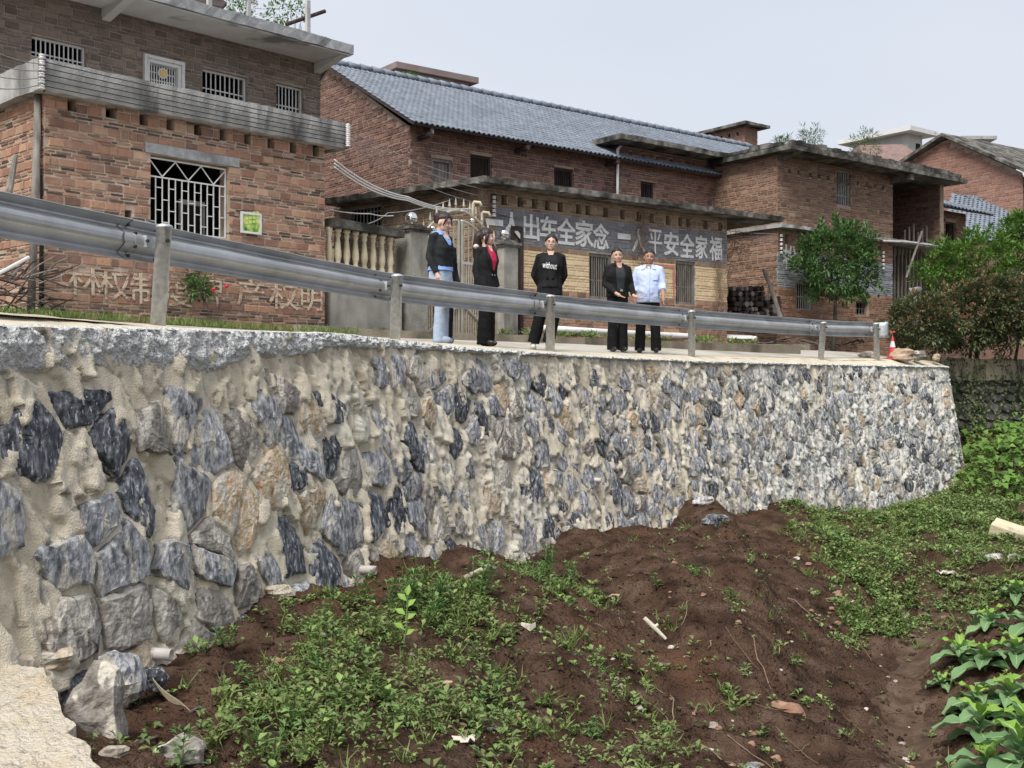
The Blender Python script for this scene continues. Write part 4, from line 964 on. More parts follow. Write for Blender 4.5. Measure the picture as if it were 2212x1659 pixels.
# ---- flat-roofed brick annex at the end of the tiled house
tE = FD.t(1340, -0.16); FE = FD.sub(tE, -0.16); LE = 5.2
E = House('brick_annex', 'flat-roofed brick annex joined to the tiled house by a white downpipe', 'house', FE.pt(LE / 2, 0, 1.0), 200, 9)
t0, ha = FE.th(1384, 390); t1, _ = FE.th(1415, 390); _, hb = FE.th(1384, 442); eo = [(t0, t1, hb, ha)]
for px in (1362, 1390, 1420, 1450): t = FE.t(px); eo.append((t - .05, t + .05, 5.55, 5.67))
E.wall(FE, LE, 3.2, 5.78, eo, PD, shade(M['br_d'], M['mo_d'])); E.window(FE, *eo[0], M['wood_dark'], 6, (), fw=.05)
for o in eo[1:]: E.room(FE, *o, back=.1)
E.wall(FE.sub(0, 1.2, 1), 1.2, 4.6, 5.78, (), PD, shade(M['br_d'], M['mo_d']))
mb = MB(); mb.fbox(FE, 0.02, LE, 0.3, 5, 0.8, 5.77); mb.build('core', M['dark'], E.root)
E.finish(); E.slab('roof_slab', FE, -0.5, LE + .1, -0.55, 3.2, 5.785, 5.90, M['conc_dark'], .01, 31, 40)
t = FE.t(1333, -.06); mb = MB(); mb.tube([FE.pt(t, -.08, 3.95), FE.pt(t, -.08, 5.65), FE.pt(t + .1, -.08, 5.75)], 0.035, 10); mb.build('downpipe', M['pvc'], E.root, True)

# ---- two-storey brick house on the right with an open bay
FG = Frame(6.22, 27.7, (0.7907, 0.612)); LG = FG.t(1928)
G = House('corner_house', 'two-storey brick house with overhanging mossy slab roof and open side bay', 'house', FG.pt(2.2, 0, 1.0), 300, 10)
FLR = 3.96; TOPG = 5.66
def fnG(t, h):
    if 2.55 < h < 3.42 and t >= 0: return M['br_pale'], M['mo_grey']
    return M['br_low'] if h < FLR else M['br_g'], M['mo_d']
M['br_g'] = brickmat('brick_warm_brown', [(0.13, 0.08, 0.058), (0.235, 0.135, 0.095), (0.29, 0.18, 0.125), (0.20, 0.115, 0.085), (0.32, 0.225, 0.155)], [(0.17, 0.105, 0.075), (0.30, 0.19, 0.135)], 0.4)
PG = ((1, .090, .205), (2, .036, .19))
og = []; t0, ha = FG.th(1807, 365); t1, _ = FG.th(1838, 365); _, hb = FG.th(1807, 442); og.append((t0, t1, hb, ha))
t0, ha = FG.th(1720, 610); t1, _ = FG.th(1756, 610); _, hb = FG.th(1720, 668); og.append((t0, t1, hb, ha))
t0, ha = FG.th(1848, 650); t1, _ = FG.th(1876, 650); _, hb = FG.th(1848, 680); og.append((t0, t1, hb, ha))
for px in (1706, 1725, 1751, 1769, 1789, 1818, 1835, 1853, 1872, 1890, 1908): t = FG.t(px); og.append((t - .055, t + .055, 5.27, 5.38))
for px in (1700, 1727, 1753, 1900): t = FG.t(px); og.append((t - .07, t + .07, 3.58, 3.82))
G.wall(FG, LG, 0.85, TOPG, og, PG, fnG, lines=(2.55, 3.42, FLR))
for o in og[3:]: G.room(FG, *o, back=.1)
G.window(FG, *og[0], M['grey_steel'], 6, (0.3,), fw=.03, br=.011); G.window(FG, *og[1], M['grey_steel'], 6, (0.5,), fw=.03, br=.011); G.window(FG, *og[2], M['wood_grey'], 3, (0.5,), fw=.04)
fs_ = lambda t, h: (M['br_g'], M['mo_d'])
G.wall(FG.sub(0, 3.04, 1), 3.04, 0.85, TOPG, (), PG, fs_)
G.wall(FG.sub(LG, 0, 2), 1.9, 0.85, TOPG, (), PG, lambda t, h: (M['br_d'], M['mo_d']))
tBe = FG.t(2024); Fb = FG.sub(LG, 1.8); G.wall(Fb, tBe - LG + 1.4, 0.85, TOPG, [(0.55, 1.25, 0.9, 2.4)], PG, lambda t, h: (M['br_d'], M['mo_d'])); G.room(Fb, .55, 1.25, .9, 2.4)
mb = MB(); mb.fbox(FG, tBe - .02, tBe + .16, -0.1, 1.8, FLR + .06, TOPG); mb.build('side_wall', M['mo_d'], G.root)
Fq = FG.sub(tBe - .02, 1.8, 1); G.wall(Fq, 1.9, FLR + .06, TOPG, (), PG, lambda t, h: (M['br_d'], M['mo_d']))
G.finish()
mb = MB(); mb.fbox(FG, 0.3, LG - .3, 0.9, 3.0, 0.85, TOPG - .1); mb.build('core', M['dark'], G.root)
G.slab('floor_slab', FG, -0.12, tBe + .3, -0.24, 1.85, FLR - .03, FLR + .05, M['conc'], .012, 41, 50)
G.slab('roof_slab', FG, -0.28, tBe + .42, -0.64, 3.3, TOPG + .003, TOPG + .11, M['conc_dark'], .008, 42, 50)
rg = random.Random(3)
for i in range(int((tBe + .6) / .27)):                 # loose bricks laid along the edge of the roof
    t = -0.2 + i * .27; hgt = .11 + rg.uniform(-.03, .03)
    if 0.35 < t < 0.6: continue
    mb = MB(); mb.fbox(FG, t, t + .24 + rg.uniform(-.02, .012), -0.60 + rg.uniform(0, .03), -.47, TOPG + .135, TOPG + .135 + hgt); mb.build('edge_brick', M['conc_dark'], G.root)
for i in range(10):
    d = -.3 + i * .33; mb = MB(); mb.fbox(FG, -.26 + rg.uniform(0, .03), -.12, d, d + .29, TOPG + .135, TOPG + .24 + rg.uniform(-.03, .02)); mb.build('edge_brick', M['conc_dark'], G.root)
tq = FG.t(1700); mb = MB(); mb.hexa([FG.pt(0.05, -.6, TOPG - .02), FG.pt(.17, -.6, TOPG - .02), FG.pt(.17, .0, TOPG - .16), FG.pt(.05, .0, TOPG - .16), FG.pt(0.05, -.6, TOPG), FG.pt(.17, -.6, TOPG), FG.pt(.17, .0, TOPG), FG.pt(.05, .0, TOPG)]); mb.build('bracket_beam', M['conc_dark'], G.root)
mb = MB(); mb.fbox(FG, LG - .1, LG + .08, -.58, 1.75, TOPG - .16, TOPG - .001); mb.build('bracket_beam', M['conc_dark'], G.root)
for i in range(8):                                   # timber bars that close the bay below
    t = LG + .45 + i * .17; mb = MB(); mb.fbox(FG, t, t + .045, .25, .29, 1.9, FLR - .04); mb.build('timber_bar', M['wood_grey'], G.root)
for z in (1.9, 2.9): mb = MB(); mb.fbox(FG, LG + .05, tBe + .1, .30, .35, z, z + .07); mb.build('timber_rail', M['wood_dark'], G.root)
for i in range(6):
    t = LG + .7 + i * .2; mb = MB(); mb.fbox(FG, t, t + .03, .1, .13, FLR + .055, FLR + .4 + .1 * (i % 3)); mb.build('rail_stick', M['wood_grey'], G.root)
mb = MB(); mb.tube([P(1958, 600, 29.6), P(1992, 500, 29.9)], .03, 6); mb.build('leaning_pole', M['wood_grey'], G.root)
t, h = FG.th(1725, 558); glyph(FG, '松', FG.t(1705), FG.th(1705, 556)[1], .5, .6, M['white_paint'], G.root, bold=.01, d=-.0175)

# ---- small tiled brick house further right
FH = Frame(11.9, 32.6, (0.79, 0.61)); FH = FH.sub(FH.t(2028), 0); LH = FH.t(2086)
Hh = House('small_tiled_house', 'small brick house with one dark window under a blue tiled eave', 'house', FH.pt(.7, 0, .9), 120, 12)
oh = []; t0, ha = FH.th(2042, 478); t1, _ = FH.th(2066, 478); _, hb = FH.th(2042, 524); oh.append((t0, t1, hb, ha))
EH = FH.th(2085, 462)[1]
Hh.wall(FH, LH, 0.6, EH, oh, PG, shade(M['br_d'], M['mo_d'])); Hh.window(FH, *oh[0], M['wood_dark'], 4, (0.5,), fw=.05)
Hh.wall(FH.sub(LH, 0, 2), 4, 0.6, EH, (), PG, shade(M['br_d'], M['mo_d']), bricks=False); Hh.wall(FH.sub(0, 4, 1), 4, 0.6, EH, (), PG, shade(M['br_d'], M['mo_d']), bricks=False)
Hh.finish(); UH = FH.pt(1, 0, 0) - FH.pt(0, 0, 0)
tile_roof(Hh, FH.pt(-.6, -.5, EH - .02), UH, FH.pt(0, 2.0, EH + .9) - FH.pt(0, -.5, EH - .02), LH + 1.2, .18, .25, 150)
# ---- house whose blue roof fills the right edge
FI = Frame(14.0, 38.5, (0.80, 0.60))
I = House('blue_roof_house', 'house with a broad blue-grey tiled roof slope behind the round trees', 'house', FI.pt(4, 0, .8), 0, 13)
e0 = P(2040, 512, 37.5); UI = Vector((0.90, 0.43, 0)); SI = P(2062, 418, 43.0) - e0
mb = MB(); q = [e0 + UI * .3, e0 + UI * 11.7, e0 + UI * 11.7 + Vector((-2.2, 5, 0)), e0 + UI * .3 + Vector((-2.2, 5, 0))]
mb.hexa([Vector((p.x, p.y, CZ + .4)) for p in q] + [Vector((p.x, p.y, e0.z - .12)) for p in q]); mb.build('wall', M['br_d'], I.root)
tile_roof(I, e0, UI, SI, 12, .22, .30, 300)
# ---- far gabled brick house, its roof-top rooms, and others on the skyline
FJ = Frame(0, 0, (1, 0))
ap, le, re = P(2046, 298, 44), P(1950, 350, 45.6), P(2216, 372, 42.0)
bl, brr = Vector((le.x + .3, le.y + .2, CZ + .5)), Vector((re.x - .2, re.y - .2, CZ + .5))
FJ = Frame(bl.x, bl.y, (brr.x - bl.x, brr.y - bl.y)); LJ = (Vector((brr.x, brr.y)) - Vector((bl.x, bl.y))).length
tA = FJ.t(2046); hA = FJ.th(2046, 299)[1]; hl = FJ.th(1955, 350)[1]; hr = FJ.th(2210, 372)[1]
J = House('gabled_house', 'far red brick house with a wide gable and thin dark roof edge', 'house', FJ.pt(3, 0, .6), 200, 14)
tf = lambda t: (hl + (hA - hl) * t / tA if t < tA else hA + (hr - hA) * (t - tA) / (LJ - tA)) - .02
M['br_far'] = brickmat('brick_far_red', [(0.22, 0.115, 0.085), (0.30, 0.165, 0.125), (0.27, 0.14, 0.105)], [(0.22, 0.12, 0.09), (0.32, 0.19, 0.15)], 0.25)
J.wall(FJ, LJ, .5, hA, (), ((1, .13, .3), (1, .07, .28)), shade(M['br_far'], M['mo_d']), top=tf, hmin=4.5)
mb = MB(); mb.fbox(FJ, .1, LJ - .1, .3, 6, .5, min(hl, hr) - .1); mb.build('core', M['br_far'], J.root); J.finish()
for (ta, ha, tb, hb_) in ((-.35, hl - .18, tA, hA + .05), (tA, hA + .05, LJ + .35, hr - .12)):
    mb = MB(); q = [FJ.pt(ta, -.35, ha), FJ.pt(tb, -.35, hb_), FJ.pt(tb, 6, hb_), FJ.pt(ta, 6, ha)]; mb.hexa(q + [p + Vector((0, 0, .12)) for p in q]); mb.build('roof', M['conc_dark'], J.root)
def flatblock(name, label, F, w, dpt, h0, h1, ov, wm, rm, th=.25, rh=.25):
    o = thing(name, label, 'house', F.pt(w / 2, 0, h0))
    mb = MB(); mb.fbox(F, 0, w, 0, dpt, h0, h1); mb.build('wall', wm, o)
    mb = MB(); mb.fbox(F, -ov, w + ov, -ov, dpt + ov, h1 + .002, h1 + rh); mb.build('roof', rm, o); return o
M['wh_wall'] = mat('pale_wall', [(0.45, 0.45, 0.43), (0.58, 0.57, 0.54)], 1.5, 6, 0.9, 0.1, 20, stain=(0.33, 0.33, 0.33), sscale=(.6, .6, .3))
M['br_slab'] = mat('mauve_brown_fascia', [(0.20, 0.15, 0.145), (0.27, 0.21, 0.20)], 2, 5, 0.8, 0.1, 10)
M['roof_brown'] = mat('brown_roof', [(0.16, 0.105, 0.09), (0.25, 0.17, 0.15)], 3, 6, 0.9, 0.5, 12)
q = P(862, 141, 46); FL = Frame(q.x, q.y, (0.80, 0.60)); wl_ = FL.t(1012)
o = flatblock('skyline_house', 'pale concrete upper storey with mauve-brown flat roof above the tiled ridge', FL, wl_, 5.0, .8, (HY - 152) / FPX * 46, .3, M['wh_wall'], M['br_slab'], rh=.24)
mb = MB(); mb.fbox(FL, 1.0, 1.9, -.02, .1, 11.0, 12.0); mb.build('window', M['dark'], o)
q = P(1608, 300, 39); FK = Frame(q.x, q.y, (0.79, 0.61)); hk = FK.th(1608, 273)[1]
Kk = House('stair_tower', 'square brick roof-top stair hut with thin dark slab on the ridge', 'house', FK.pt(.3, 0, 6.5), 150, 15)
wk = FK.t(1636); Fks = FK.sub(0, 2.4, 1)
okv = []
for i in range(6): t = .3 + i * .36; okv.append((t - .05, t + .05, hk - .26, hk - .13))
Kk.wall(FK, wk, 6.0, hk, (), PG, shade(M['br_far'], M['mo_d'])); Kk.wall(Fks, 2.4, 6.0, hk, okv, PG, shade(M['br_far'], M['mo_d']))
for o_ in okv: Kk.room(Fks, *o_, back=.1)
Kk.finish(); Kk.slab('roof_slab', FK, -.3, wk + .3, -.3, 2.7, hk + .003, hk + .10, M['conc_dark'], .008, 51)
mb = MB(); mb.fbox(FK, .03, wk - .03, .05, 2.35, .8, 6.0); mb.build('lower_storey', M['mo_d'], Kk.root)
mb = MB(); mb.fbox(FK, .05, wk, .1, 2.3, 6.0, hk - .02); mb.build('core', M['dark'], Kk.root)
q = P(1960, 300, 58); FM = Frame(q.x, q.y, (0.79, 0.61)); FMs = FM
o = flatblock('rooftop_room', 'pale grey roof-top room with a wide flat slab beside the far gable', FM.sub(0, 0), FM.t(1992), 3.2, .8, (HY - 288) / FPX * 58, .55, M['wh_wall'], M['conc_pale'], rh=.22)
mb = MB(); tq = FM.t(1978); mb.fbox(FM, tq, tq + .35, -.02, .1, 11.6, 12.5); mb.build('window', M['dark'], o)
q = P(1880, 345, 50); q2 = P(1975, 345, 50); o = thing('brown_roof_house', 'house with a low brown tiled roof beside the far gable', 'house', (q.x, q.y, CZ + .8))
mb = MB(); mb.box(q.x, q2.x, 50, 55, CZ + .8, q.z - .2); mb.build('wall', M['br_far'], o)
mb = MB(); mb.hexa([(q.x - .3, 49.5, q.z - .2), (q2.x + .6, 49.5, q.z - .2), (q2.x + .6, 55, q.z - .2), (q.x - .3, 55, q.z - .2), (q.x, 51.6, q.z + .95), (q2.x, 51.6, q.z + 1.0), (q2.x, 53, q.z + 1.0), (q.x, 53, q.z + .95)]); mb.build('roof', M['roof_brown'], o)
q = P(2085, 318, 62); q2 = P(2112, 318, 62); o = thing('grey_block', 'small grey concrete block on the skyline behind the gable', 'house', (q.x, 62, CZ + .8))
mb = MB(); mb.box(q.x, q2.x, 62, 65, CZ + .8, P(0, 303, 62).z); mb.build('wall', M['conc_pale'], o); mb = MB(); mb.box(q.x - .3, q2.x + .9, 61.7, 65, P(0, 303, 62).z + .002, P(0, 300, 62).z + .1); mb.build('roof', M['conc_edge'], o)

# ------------------------------------------------------------------ courtyard wall, balustrade, gate
p1_, p2_ = Vector((-2.72, 17.75)), Vector((-1.92, 18.86))
FW = Frame(p1_.x, p1_.y, (p2_.x - p1_.x, p2_.y - p1_.y)); LW = FW.t(868)
cw = thing('courtyard_wall', 'grey rendered courtyard wall topped by a row of cream balusters', 'wall', FW.pt(LW / 2, 0, .8))
hb0, hb1 = FW.th(780, 590)[1], FW.th(780, 500)[1]
mb = MB(); mb.fbox(FW, 0, LW, 0, .2, .72, hb0); mb.build('plinth', M['render'], cw)
mb = MB(); mb.fbox(FW, 0, LW, -.06, .26, hb1, hb1 + .13); mb.build('handrail', M['conc_dark'], cw)
M['cream'] = mat('cream_cement', [(0.52, 0.45, 0.30), (0.66, 0.60, 0.45)], 6, 6, 0.8, 0.2, 30, stain=(0.38, 0.31, 0.20), sscale=(6, 6, 3), stainpos=(0.55, 0.75))
hB = hb1 - hb0
for px in (719, 738, 757, 776, 795, 814, 833, 851):
    t = FW.t(px); o = FW.pt(t, .08, hb0); mb = MB(); k = hB
    prof_ = [(.062, .0), (.062, .06 * k), (.045, .09 * k), (.05, .16 * k), (.036, .21 * k), (.044, .27 * k), (.058, .36 * k), (.054, .46 * k), (.034, .72 * k), (.030, .78 * k), (.042, .82 * k), (.046, .86 * k), (.036, .90 * k), (.058, .94 * k), (.058, 1.0 * k)]
    mb.lathe(o, prof_, 14); mb.build('baluster', M['cream'], cw, True)
M['mirror'] = mat('polished_steel', [(0.80, 0.80, 0.79), (0.86, 0.86, 0.85)], 2, 2, 0.08, 0, metal=1.0)
M['pillar'] = mat('grey_pillar', [(0.21, 0.20, 0.175), (0.36, 0.345, 0.31)], 5, 8, 0.93, 0.5, 40, stain=(0.11, 0.10, 0.085), sscale=(3, 3, .8), stainpos=(0.5, 0.7))
def pillar(name, label, px, Z, py_cap, py_base, w, gpx, gpy, gr, group):
    q = P(px, py_base, Z); F = Frame(q.x, q.y, (0.70, 0.714)); h0 = .72; h1 = (HY - py_cap) / FPX * Z
    o = thing(name, label, 'gate pillar', F.pt(0, 0, h0), group)
    mb = MB(); mb.fbox(F, -w, w, -w, w, h0, h1 - .13); mb.build('shaft', M['pillar'], o)
    mb = MB()
    for i, (e, z0, z1) in enumerate(((.03, .13, .09), (.055, .09, .045), (-.02, .045, 0))): mb.fbox(F, -w - e, w + e, -w - e, w + e, h1 - z0 + .001, h1 - z1)
    mb.build('cap', M['conc_dark'], o)
    mb = MB(); c = F.pt(0, 0, h1); r = gr; mb.lathe(c, [(.05, 0), (.03, .02), (.03, .04)], 12); mb.build('neck', M['mirror'], o)
    mb = MB(); mb.ball(c + Vector((0, 0, r + .02)), r, 24, 14); mb.build('globe', M['mirror'], o, True); return F, h1
F1, h1a = pillar('gate_pillar', 'grey rendered gate pillar with steel globe beside the balusters', 889, 19.35, 487, 727, .19, 868, 475, .10, None)
F2, h2a = pillar('gate_pillar', 'grey rendered gate pillar with steel globe beside the brown door', 1089, 20.9, 520, 735, .17, 1081, 505, .095, None)
ga, gb = P(906, 0, 19.5), P(1075, 0, 20.8); FGt = Frame(ga.x, ga.y, (gb.x - ga.x, gb.y - ga.y)); LGt = Vector((gb.x - ga.x, gb.y - ga.y)).length
gate = thing('yard_gate', 'arched steel courtyard gate with spearheads and small globes', 'gate', FGt.pt(LGt / 2, 0, .8))
M['gate'] = mat('gate_steel', [(0.42, 0.38, 0.31), (0.60, 0.56, 0.47)], 6, 4, 0.4, 0.03, 20, metal=0.5, spec=0.5)
hb_ = .93; hm = FGt.th(960, 560)[1] - .05
arch = lambda t, e=0: hm + .12 + e + .62 * math.sin(math.pi * min(max(t / LGt, 0), 1)) ** .8
for side in (0, 1):
    x0, x1 = (0.02, LGt / 2 - .02) if side == 0 else (LGt / 2 + .02, LGt - .02)
    mb = MB()
    for a_, b_, c_, d_ in ((x0, x0 + .04, hb_, arch(x0 + .02)), (x1 - .04, x1, hb_, arch(x1 - .02)), (x0 + .04, x1 - .04, hb_, hb_ + .05), (x0 + .04, x1 - .04, hm, hm + .045), (x0 + .04, x1 - .04, hb_ + .62, hb_ + .66)): mb.fbox(FGt, a_, b_, -.02, .02, c_, d_)
    leaf = mb.build('gate_leaf', M['gate'], gate)
    for i in range(14):
        t = x0 + .04 + (x1 - x0 - .08) * (i + .5) / 14; mb = MB(); mb.fbox(FGt, t - .009, t + .009, -.009, .009, hb_ + .05, hm); mb.build('bar', M['gate'], leaf)
        if i % 2 == 0:
            mb = MB(); mb.fbox(FGt, t - .009, t + .009, -.009, .009, hm + .045, arch(t)); mb.build('bar', M['gate'], leaf)
    mb = MB(); mb.tube([FGt.pt(x0 + .04 if side == 0 else x1 - .04, -.03, hb_ + .06), FGt.pt(x1 - .06 if side == 0 else x0 + .06, -.03, hb_ + .6)], .022, 6); mb.build('brace', M['gate'], leaf)
    for e in (0, .17):
        mb = MB(); ts = [x0 + (x1 - x0) * k / 14 for k in range(15)]; mb.tube([FGt.pt(t, 0, arch(t, e)) for t in ts], .021, 8); mb.build('arch_rail', M['gate'], leaf, True)
    for i in range(6):
        t = x0 + (x1 - x0) * (i + .5) / 6; b0 = FGt.pt(t, 0, arch(t, .17)); mb = MB(); mb.lathe(b0, [(.010, 0), (.010, .07), (.024, .09), (.014, .15), (.003, .22)], 8); mb.build('spearhead', M['gate'], leaf)
    for t in (x0 + (x1 - x0) * .3, x0 + (x1 - x0) * .72): mb = MB(); mb.ball(FGt.pt(t, -.01, arch(t, .085)), .045, 14, 8); mb.build('globe', M['mirror'], leaf, True)
# ------------------------------------------------------------------ kerb, pipe, old wall and other fixtures
mb = MB(); rings = []
for a in np.linspace(POSTA[2] - 1.2, POSTA[5] + 0.6, 60):
    w = float(winner(a)); hh = float(hinner(a)); j = R.uniform(-.008, .008)
    q = [cxy(a, -w + 0.02 + j), cxy(a, -w - 0.16)]
    rings.append([(float(q[0][0]), float(q[0][1]), CZ + hh - .05), (float(q[0][0]), float(q[0][1]), CZ + hh + .12 + j), (float(q[1][0]), float(q[1][1]), CZ + hh + .125 + j), (float(q[1][0]), float(q[1][1]), CZ + hh - .05)])
mb.rings(rings); M['kerb'] = mat('mossy_kerb', [(0.22, 0.19, 0.145), (0.36, 0.31, 0.24)], 4, 7, 0.95, 0.6, 40, stain=(0.09, 0.085, 0.06), sscale=(2, 2, 2), stainpos=(0.47, 0.68))
mb.build('kerb', M['kerb'], label='stained concrete kerb along the foot of the slogan house', kind='structure')
mb = MB(); mb.tube([P(1170, 709, 20.9), P(1300, 717, 22.3), P(1447, 724.5, 24.0), P(1622, 729.5, 25.9), P(1631, 731, 25.75)], [.06, .06, .06, .055, .055], 14)
mb.build('water_pipe', M['pvc'], None, True, label='long white plastic pipe lying behind the kerb', cat='pipe')
mb = MB(); mb.fbox(FC, LC * .02, LC + 1.0, -1.15, -.02, .85, 1.04); o = mb.build('house_ledge', M['yard'], label='earth ledge between the kerb and the slogan house', kind='structure')

ow = thing('old_stone_wall', 'old dark stone wall with yellowish cement cap at the end of the new wall', 'wall', (11.5, 27.6, CZ - 1.2))
FO = Frame(9.15, 27.15, (0.985, 0.17)); LO = 9.0
M['old_mortar'] = mat('old_mortar', [(0.06, 0.055, 0.045), (0.14, 0.13, 0.11)], 6, 7, 0.95, 0.8, 25, stain=(0.05, 0.07, 0.03), sscale=(1.5, 1.5, .6))
M['old_stone'] = mat('old_stone', [(0.065, 0.065, 0.062), (0.15, 0.145, 0.135), (0.22, 0.215, 0.20)], 8, 7, 0.95, 0.8, 25, rnd=.5, stain=(0.045, 0.05, 0.03), sscale=(2, 2, 1))
M['old_cap'] = mat('yellowed_cement', [(0.46, 0.40, 0.26), (0.58, 0.52, 0.38)], 4, 7, 0.95, 0.6, 30, stain=(0.14, 0.13, 0.11), sscale=(2.5, 2.5, .8), stainpos=(0.52, 0.72))
mb = MB(); mb.fbox(FO, 0, LO, 0.03, .5, -2.2, .40); om = mb.build('mortar_core', M['old_mortar'], ow)
mb = MB(); rings = []
for i in range(50):
    t = LO * i / 49; j = R.uniform(-.015, .015); rings.append([FO.pt(t, -.05 + j, .36 + j), FO.pt(t, -.05 + j, .86 + j), FO.pt(t, .5, .84), FO.pt(t, .5, .36)])
mb.rings(rings); mb.build('cement_cap', M['old_cap'], ow)
ro = random.Random(77); y_ = -2.0
while y_ < .34:
    hh = ro.uniform(.18, .27); t = ro.uniform(-.1, 0)
    while t < LO - .1:
        w = ro.uniform(.22, .42); mb = MB(); n = 9; ring0, ring1 = [], []
        for k in range(n):
            a = 2 * math.pi * k / n; rx = (w / 2 - .012) * ro.uniform(.82, 1.0) * (1.12 if k % 2 else 1); ry = (hh / 2 - .01) * ro.uniform(.82, 1.0) * (1.12 if k % 2 else 1)
            tt, h_ = t + w / 2 + rx * math.cos(a), y_ + hh / 2 + ry * math.sin(a)
            ring0.append(FO.pt(tt, .06, h_)); ring1.append(FO.pt(t + w / 2 + .8 * (tt - t - w / 2), -.03 + ro.uniform(-.02, .015), y_ + hh / 2 + .8 * (h_ - y_ - hh / 2)))
        mb.rings([ring0, ring1]); mb.build('stone', M['old_stone'], om); t += w
    y_ += hh

# concrete foot of the wall at the near corner
def rock(name, m_, c, r, seed, sc=(1, 1, 1), parent=None, n=11, m=7, rough=.28, rot=0, **kw):
    rr = random.Random(seed); mb = MB(); rings = []; cr, sr = math.cos(rot), math.sin(rot)
    ph = [rr.uniform(0, 6.28) for _ in range(6)]
    for i in range(m + 1):
        a = math.pi * i / m; ring = []
        for k in range(n):
            b = 2 * math.pi * k / n; d = Vector((math.sin(a) * math.cos(b), math.sin(a) * math.sin(b), -math.cos(a)))
            q = 1 + rough * (math.sin(3 * d.x + ph[0]) * math.sin(2.6 * d.y + ph[1]) + .6 * math.sin(4.5 * d.z + ph[2] + 2 * d.x)) + (rr.uniform(-rough, rough) * .35 if 0 < i < m else 0)
            L = max(abs(d.x), abs(d.y), abs(d.z)); d = d * q * (.65 + .35 / max(L, .5) * .8)
            x, y, z = d.x * r * sc[0], d.y * r * sc[1], d.z * r * sc[2]; ring.append(Vector(c) + Vector((x * cr - y * sr, x * sr + y * cr, z)))
        rings.append(ring)
    mb.rings(rings); return mb.build(name, m_, parent, **kw)
mb = MB()
# block with a sloping sandy top, in front of the wall's left end
def sandblock():
    n, m = 70, 64; q00, q10, q01, q11 = P(-160, 1425, 7.1), P(95, 1438, 6.9), P(-160, 1800, 4.6), P(222, 1700, 5.15)
    V = []
    for i in range(n):
        for j in range(m):
            u, v = i / (n - 1), j / (m - 1); p = (q00 * (1 - u) + q10 * u) * (1 - v) + (q01 * (1 - u) + q11 * u) * v
            x, y = p.x, p.y; w = .022 * float(fbm(np.array(u * 9.), np.array(v * 12.), 4, 3, .7)) + .03 * float(fbm(np.array(u * 2.), np.array(v * 3.), 2, 8)); p = p + Vector((.10 * (float(vnoise(np.array(v * 11.), np.array(2.), 4)) - .5) * max(0, u - .7) * 3.3, 0, w))
            V.append(p)
    F_ = gridfaces(n, m).tolist(); base = len(V); mb = MB(); mb.add(V, F_)
    for (ring, ) in (([i * m + m - 1 for i in range(n)],), ([(n - 1) * m + j for j in range(m)],)):
        top = [V[k] for k in ring]; low = [Vector((p.x + .02, p.y, p.z - .9)) for p in top]; mb.rings([top, low], None, False, False)
    return mb
sandblock().build('concrete_footing', M['sandcrete'], rwall, True)
for px, py, Z, r, sd, sc, mm in ((214, 1545, 6.75, .27, 4, (.66, .6, 1.05), 'stone_d'), (262, 1470, 7.5, .17, 9, (.8, .7, 1.2), 'stone_b'), (95, 1425, 7.35, .13, 15, (1.3, .8, .6), 'stone_c'), (330, 1465, 7.7, .1, 17, (1, .8, .8), 'stone_a')):
    rock('toe_stone', M[mm], P(px, py, Z), r, sd, sc, rwall, 16, 10, .2)

# ------------------------------------------------------------------ traffic cone, kerb stones, road rubbish
def at_road(px, py_base, Z):
    x = (px - CX) / FPX * Z; return Vector((x, Z, CZ + road_xy(x, Z)))
M['cone_red'] = mat('cone_red', [(0.55, 0.05, 0.07), (0.68, 0.09, 0.11)], 5, 4, 0.5, 0.05, 20, stain=(0.35, 0.06, 0.06), sscale=(4, 4, 4), stainpos=(.55, .8))
M['cone_white'] = mat('cone_white', [(0.70, 0.70, 0.69), (0.80, 0.80, 0.79)], 5, 4, 0.5, 0)
cq = Vector(((1928 - CX) / FPX * 25.0, 25.0, CZ + .77)); cone = thing('traffic_cone', 'red traffic cone with a white band beside the end of the guardrail', 'traffic cone', cq)
for nm, m_, z0, z1 in (('cone_body', 'cone_red', .03, .26), ('band', 'cone_white', .26, .385), ('cone_top', 'cone_red', .385, .57)):
    r = lambda z: .115 - .125 * (z / .60); mb = MB(); mb.lathe(cq, [(r(z0), z0), (r(z1), z1 - .001)], 24); mb.build(nm, M[m_], cone)
mb = MB(); mb.box(cq.x - .16, cq.x + .16, cq.y - .16, cq.y + .16, cq.z, cq.z + .03); mb.build('base', M['cone_red'], cone)
for k in range(8): a = k * .785; mb = MB(); mb.box(cq.x + .045 * math.cos(a) - .01, cq.x + .045 * math.cos(a) + .01, cq.y + .045 * math.sin(a) - .01, cq.y + .045 * math.sin(a) + .01, cq.z + .57, cq.z + .59 + .012 * (k % 2)); mb.build('top_tooth', M['cone_red'], cone)
M['boulder'] = mat('tan_boulder', [(0.22, 0.15, 0.10), (0.42, 0.31, 0.22), (0.50, 0.40, 0.31)], 6, 7, 0.92, 0.8, 20)
for px, py, Z, r, sd, sc, mm, lb in ((1950, 767, 24.9, .19, 21, (1.25, .8, .75), 'boulder', 'tan angular boulder beside the traffic cone'), (1986, 768, 25.2, .15, 26, (1.0, .8, .9), 'stone_d', 'brown boulder between the tan boulder and the old wall'), (1872, 768, 25.2, .16, 31, (1.3, .8, .6), 'stone_d', 'dark low rock behind the last guardrail post'), (2022, 772, 25.6, .10, 35, (.9, .8, .8), 'boulder', 'small reddish rock at the foot of the old wall cap')):
    p = P(px, py, Z); rock('boulder', M[mm], Vector((p.x, p.y, p.z)), r, sd, sc, None, 14, 9, .22, label=lb, cat='rock')
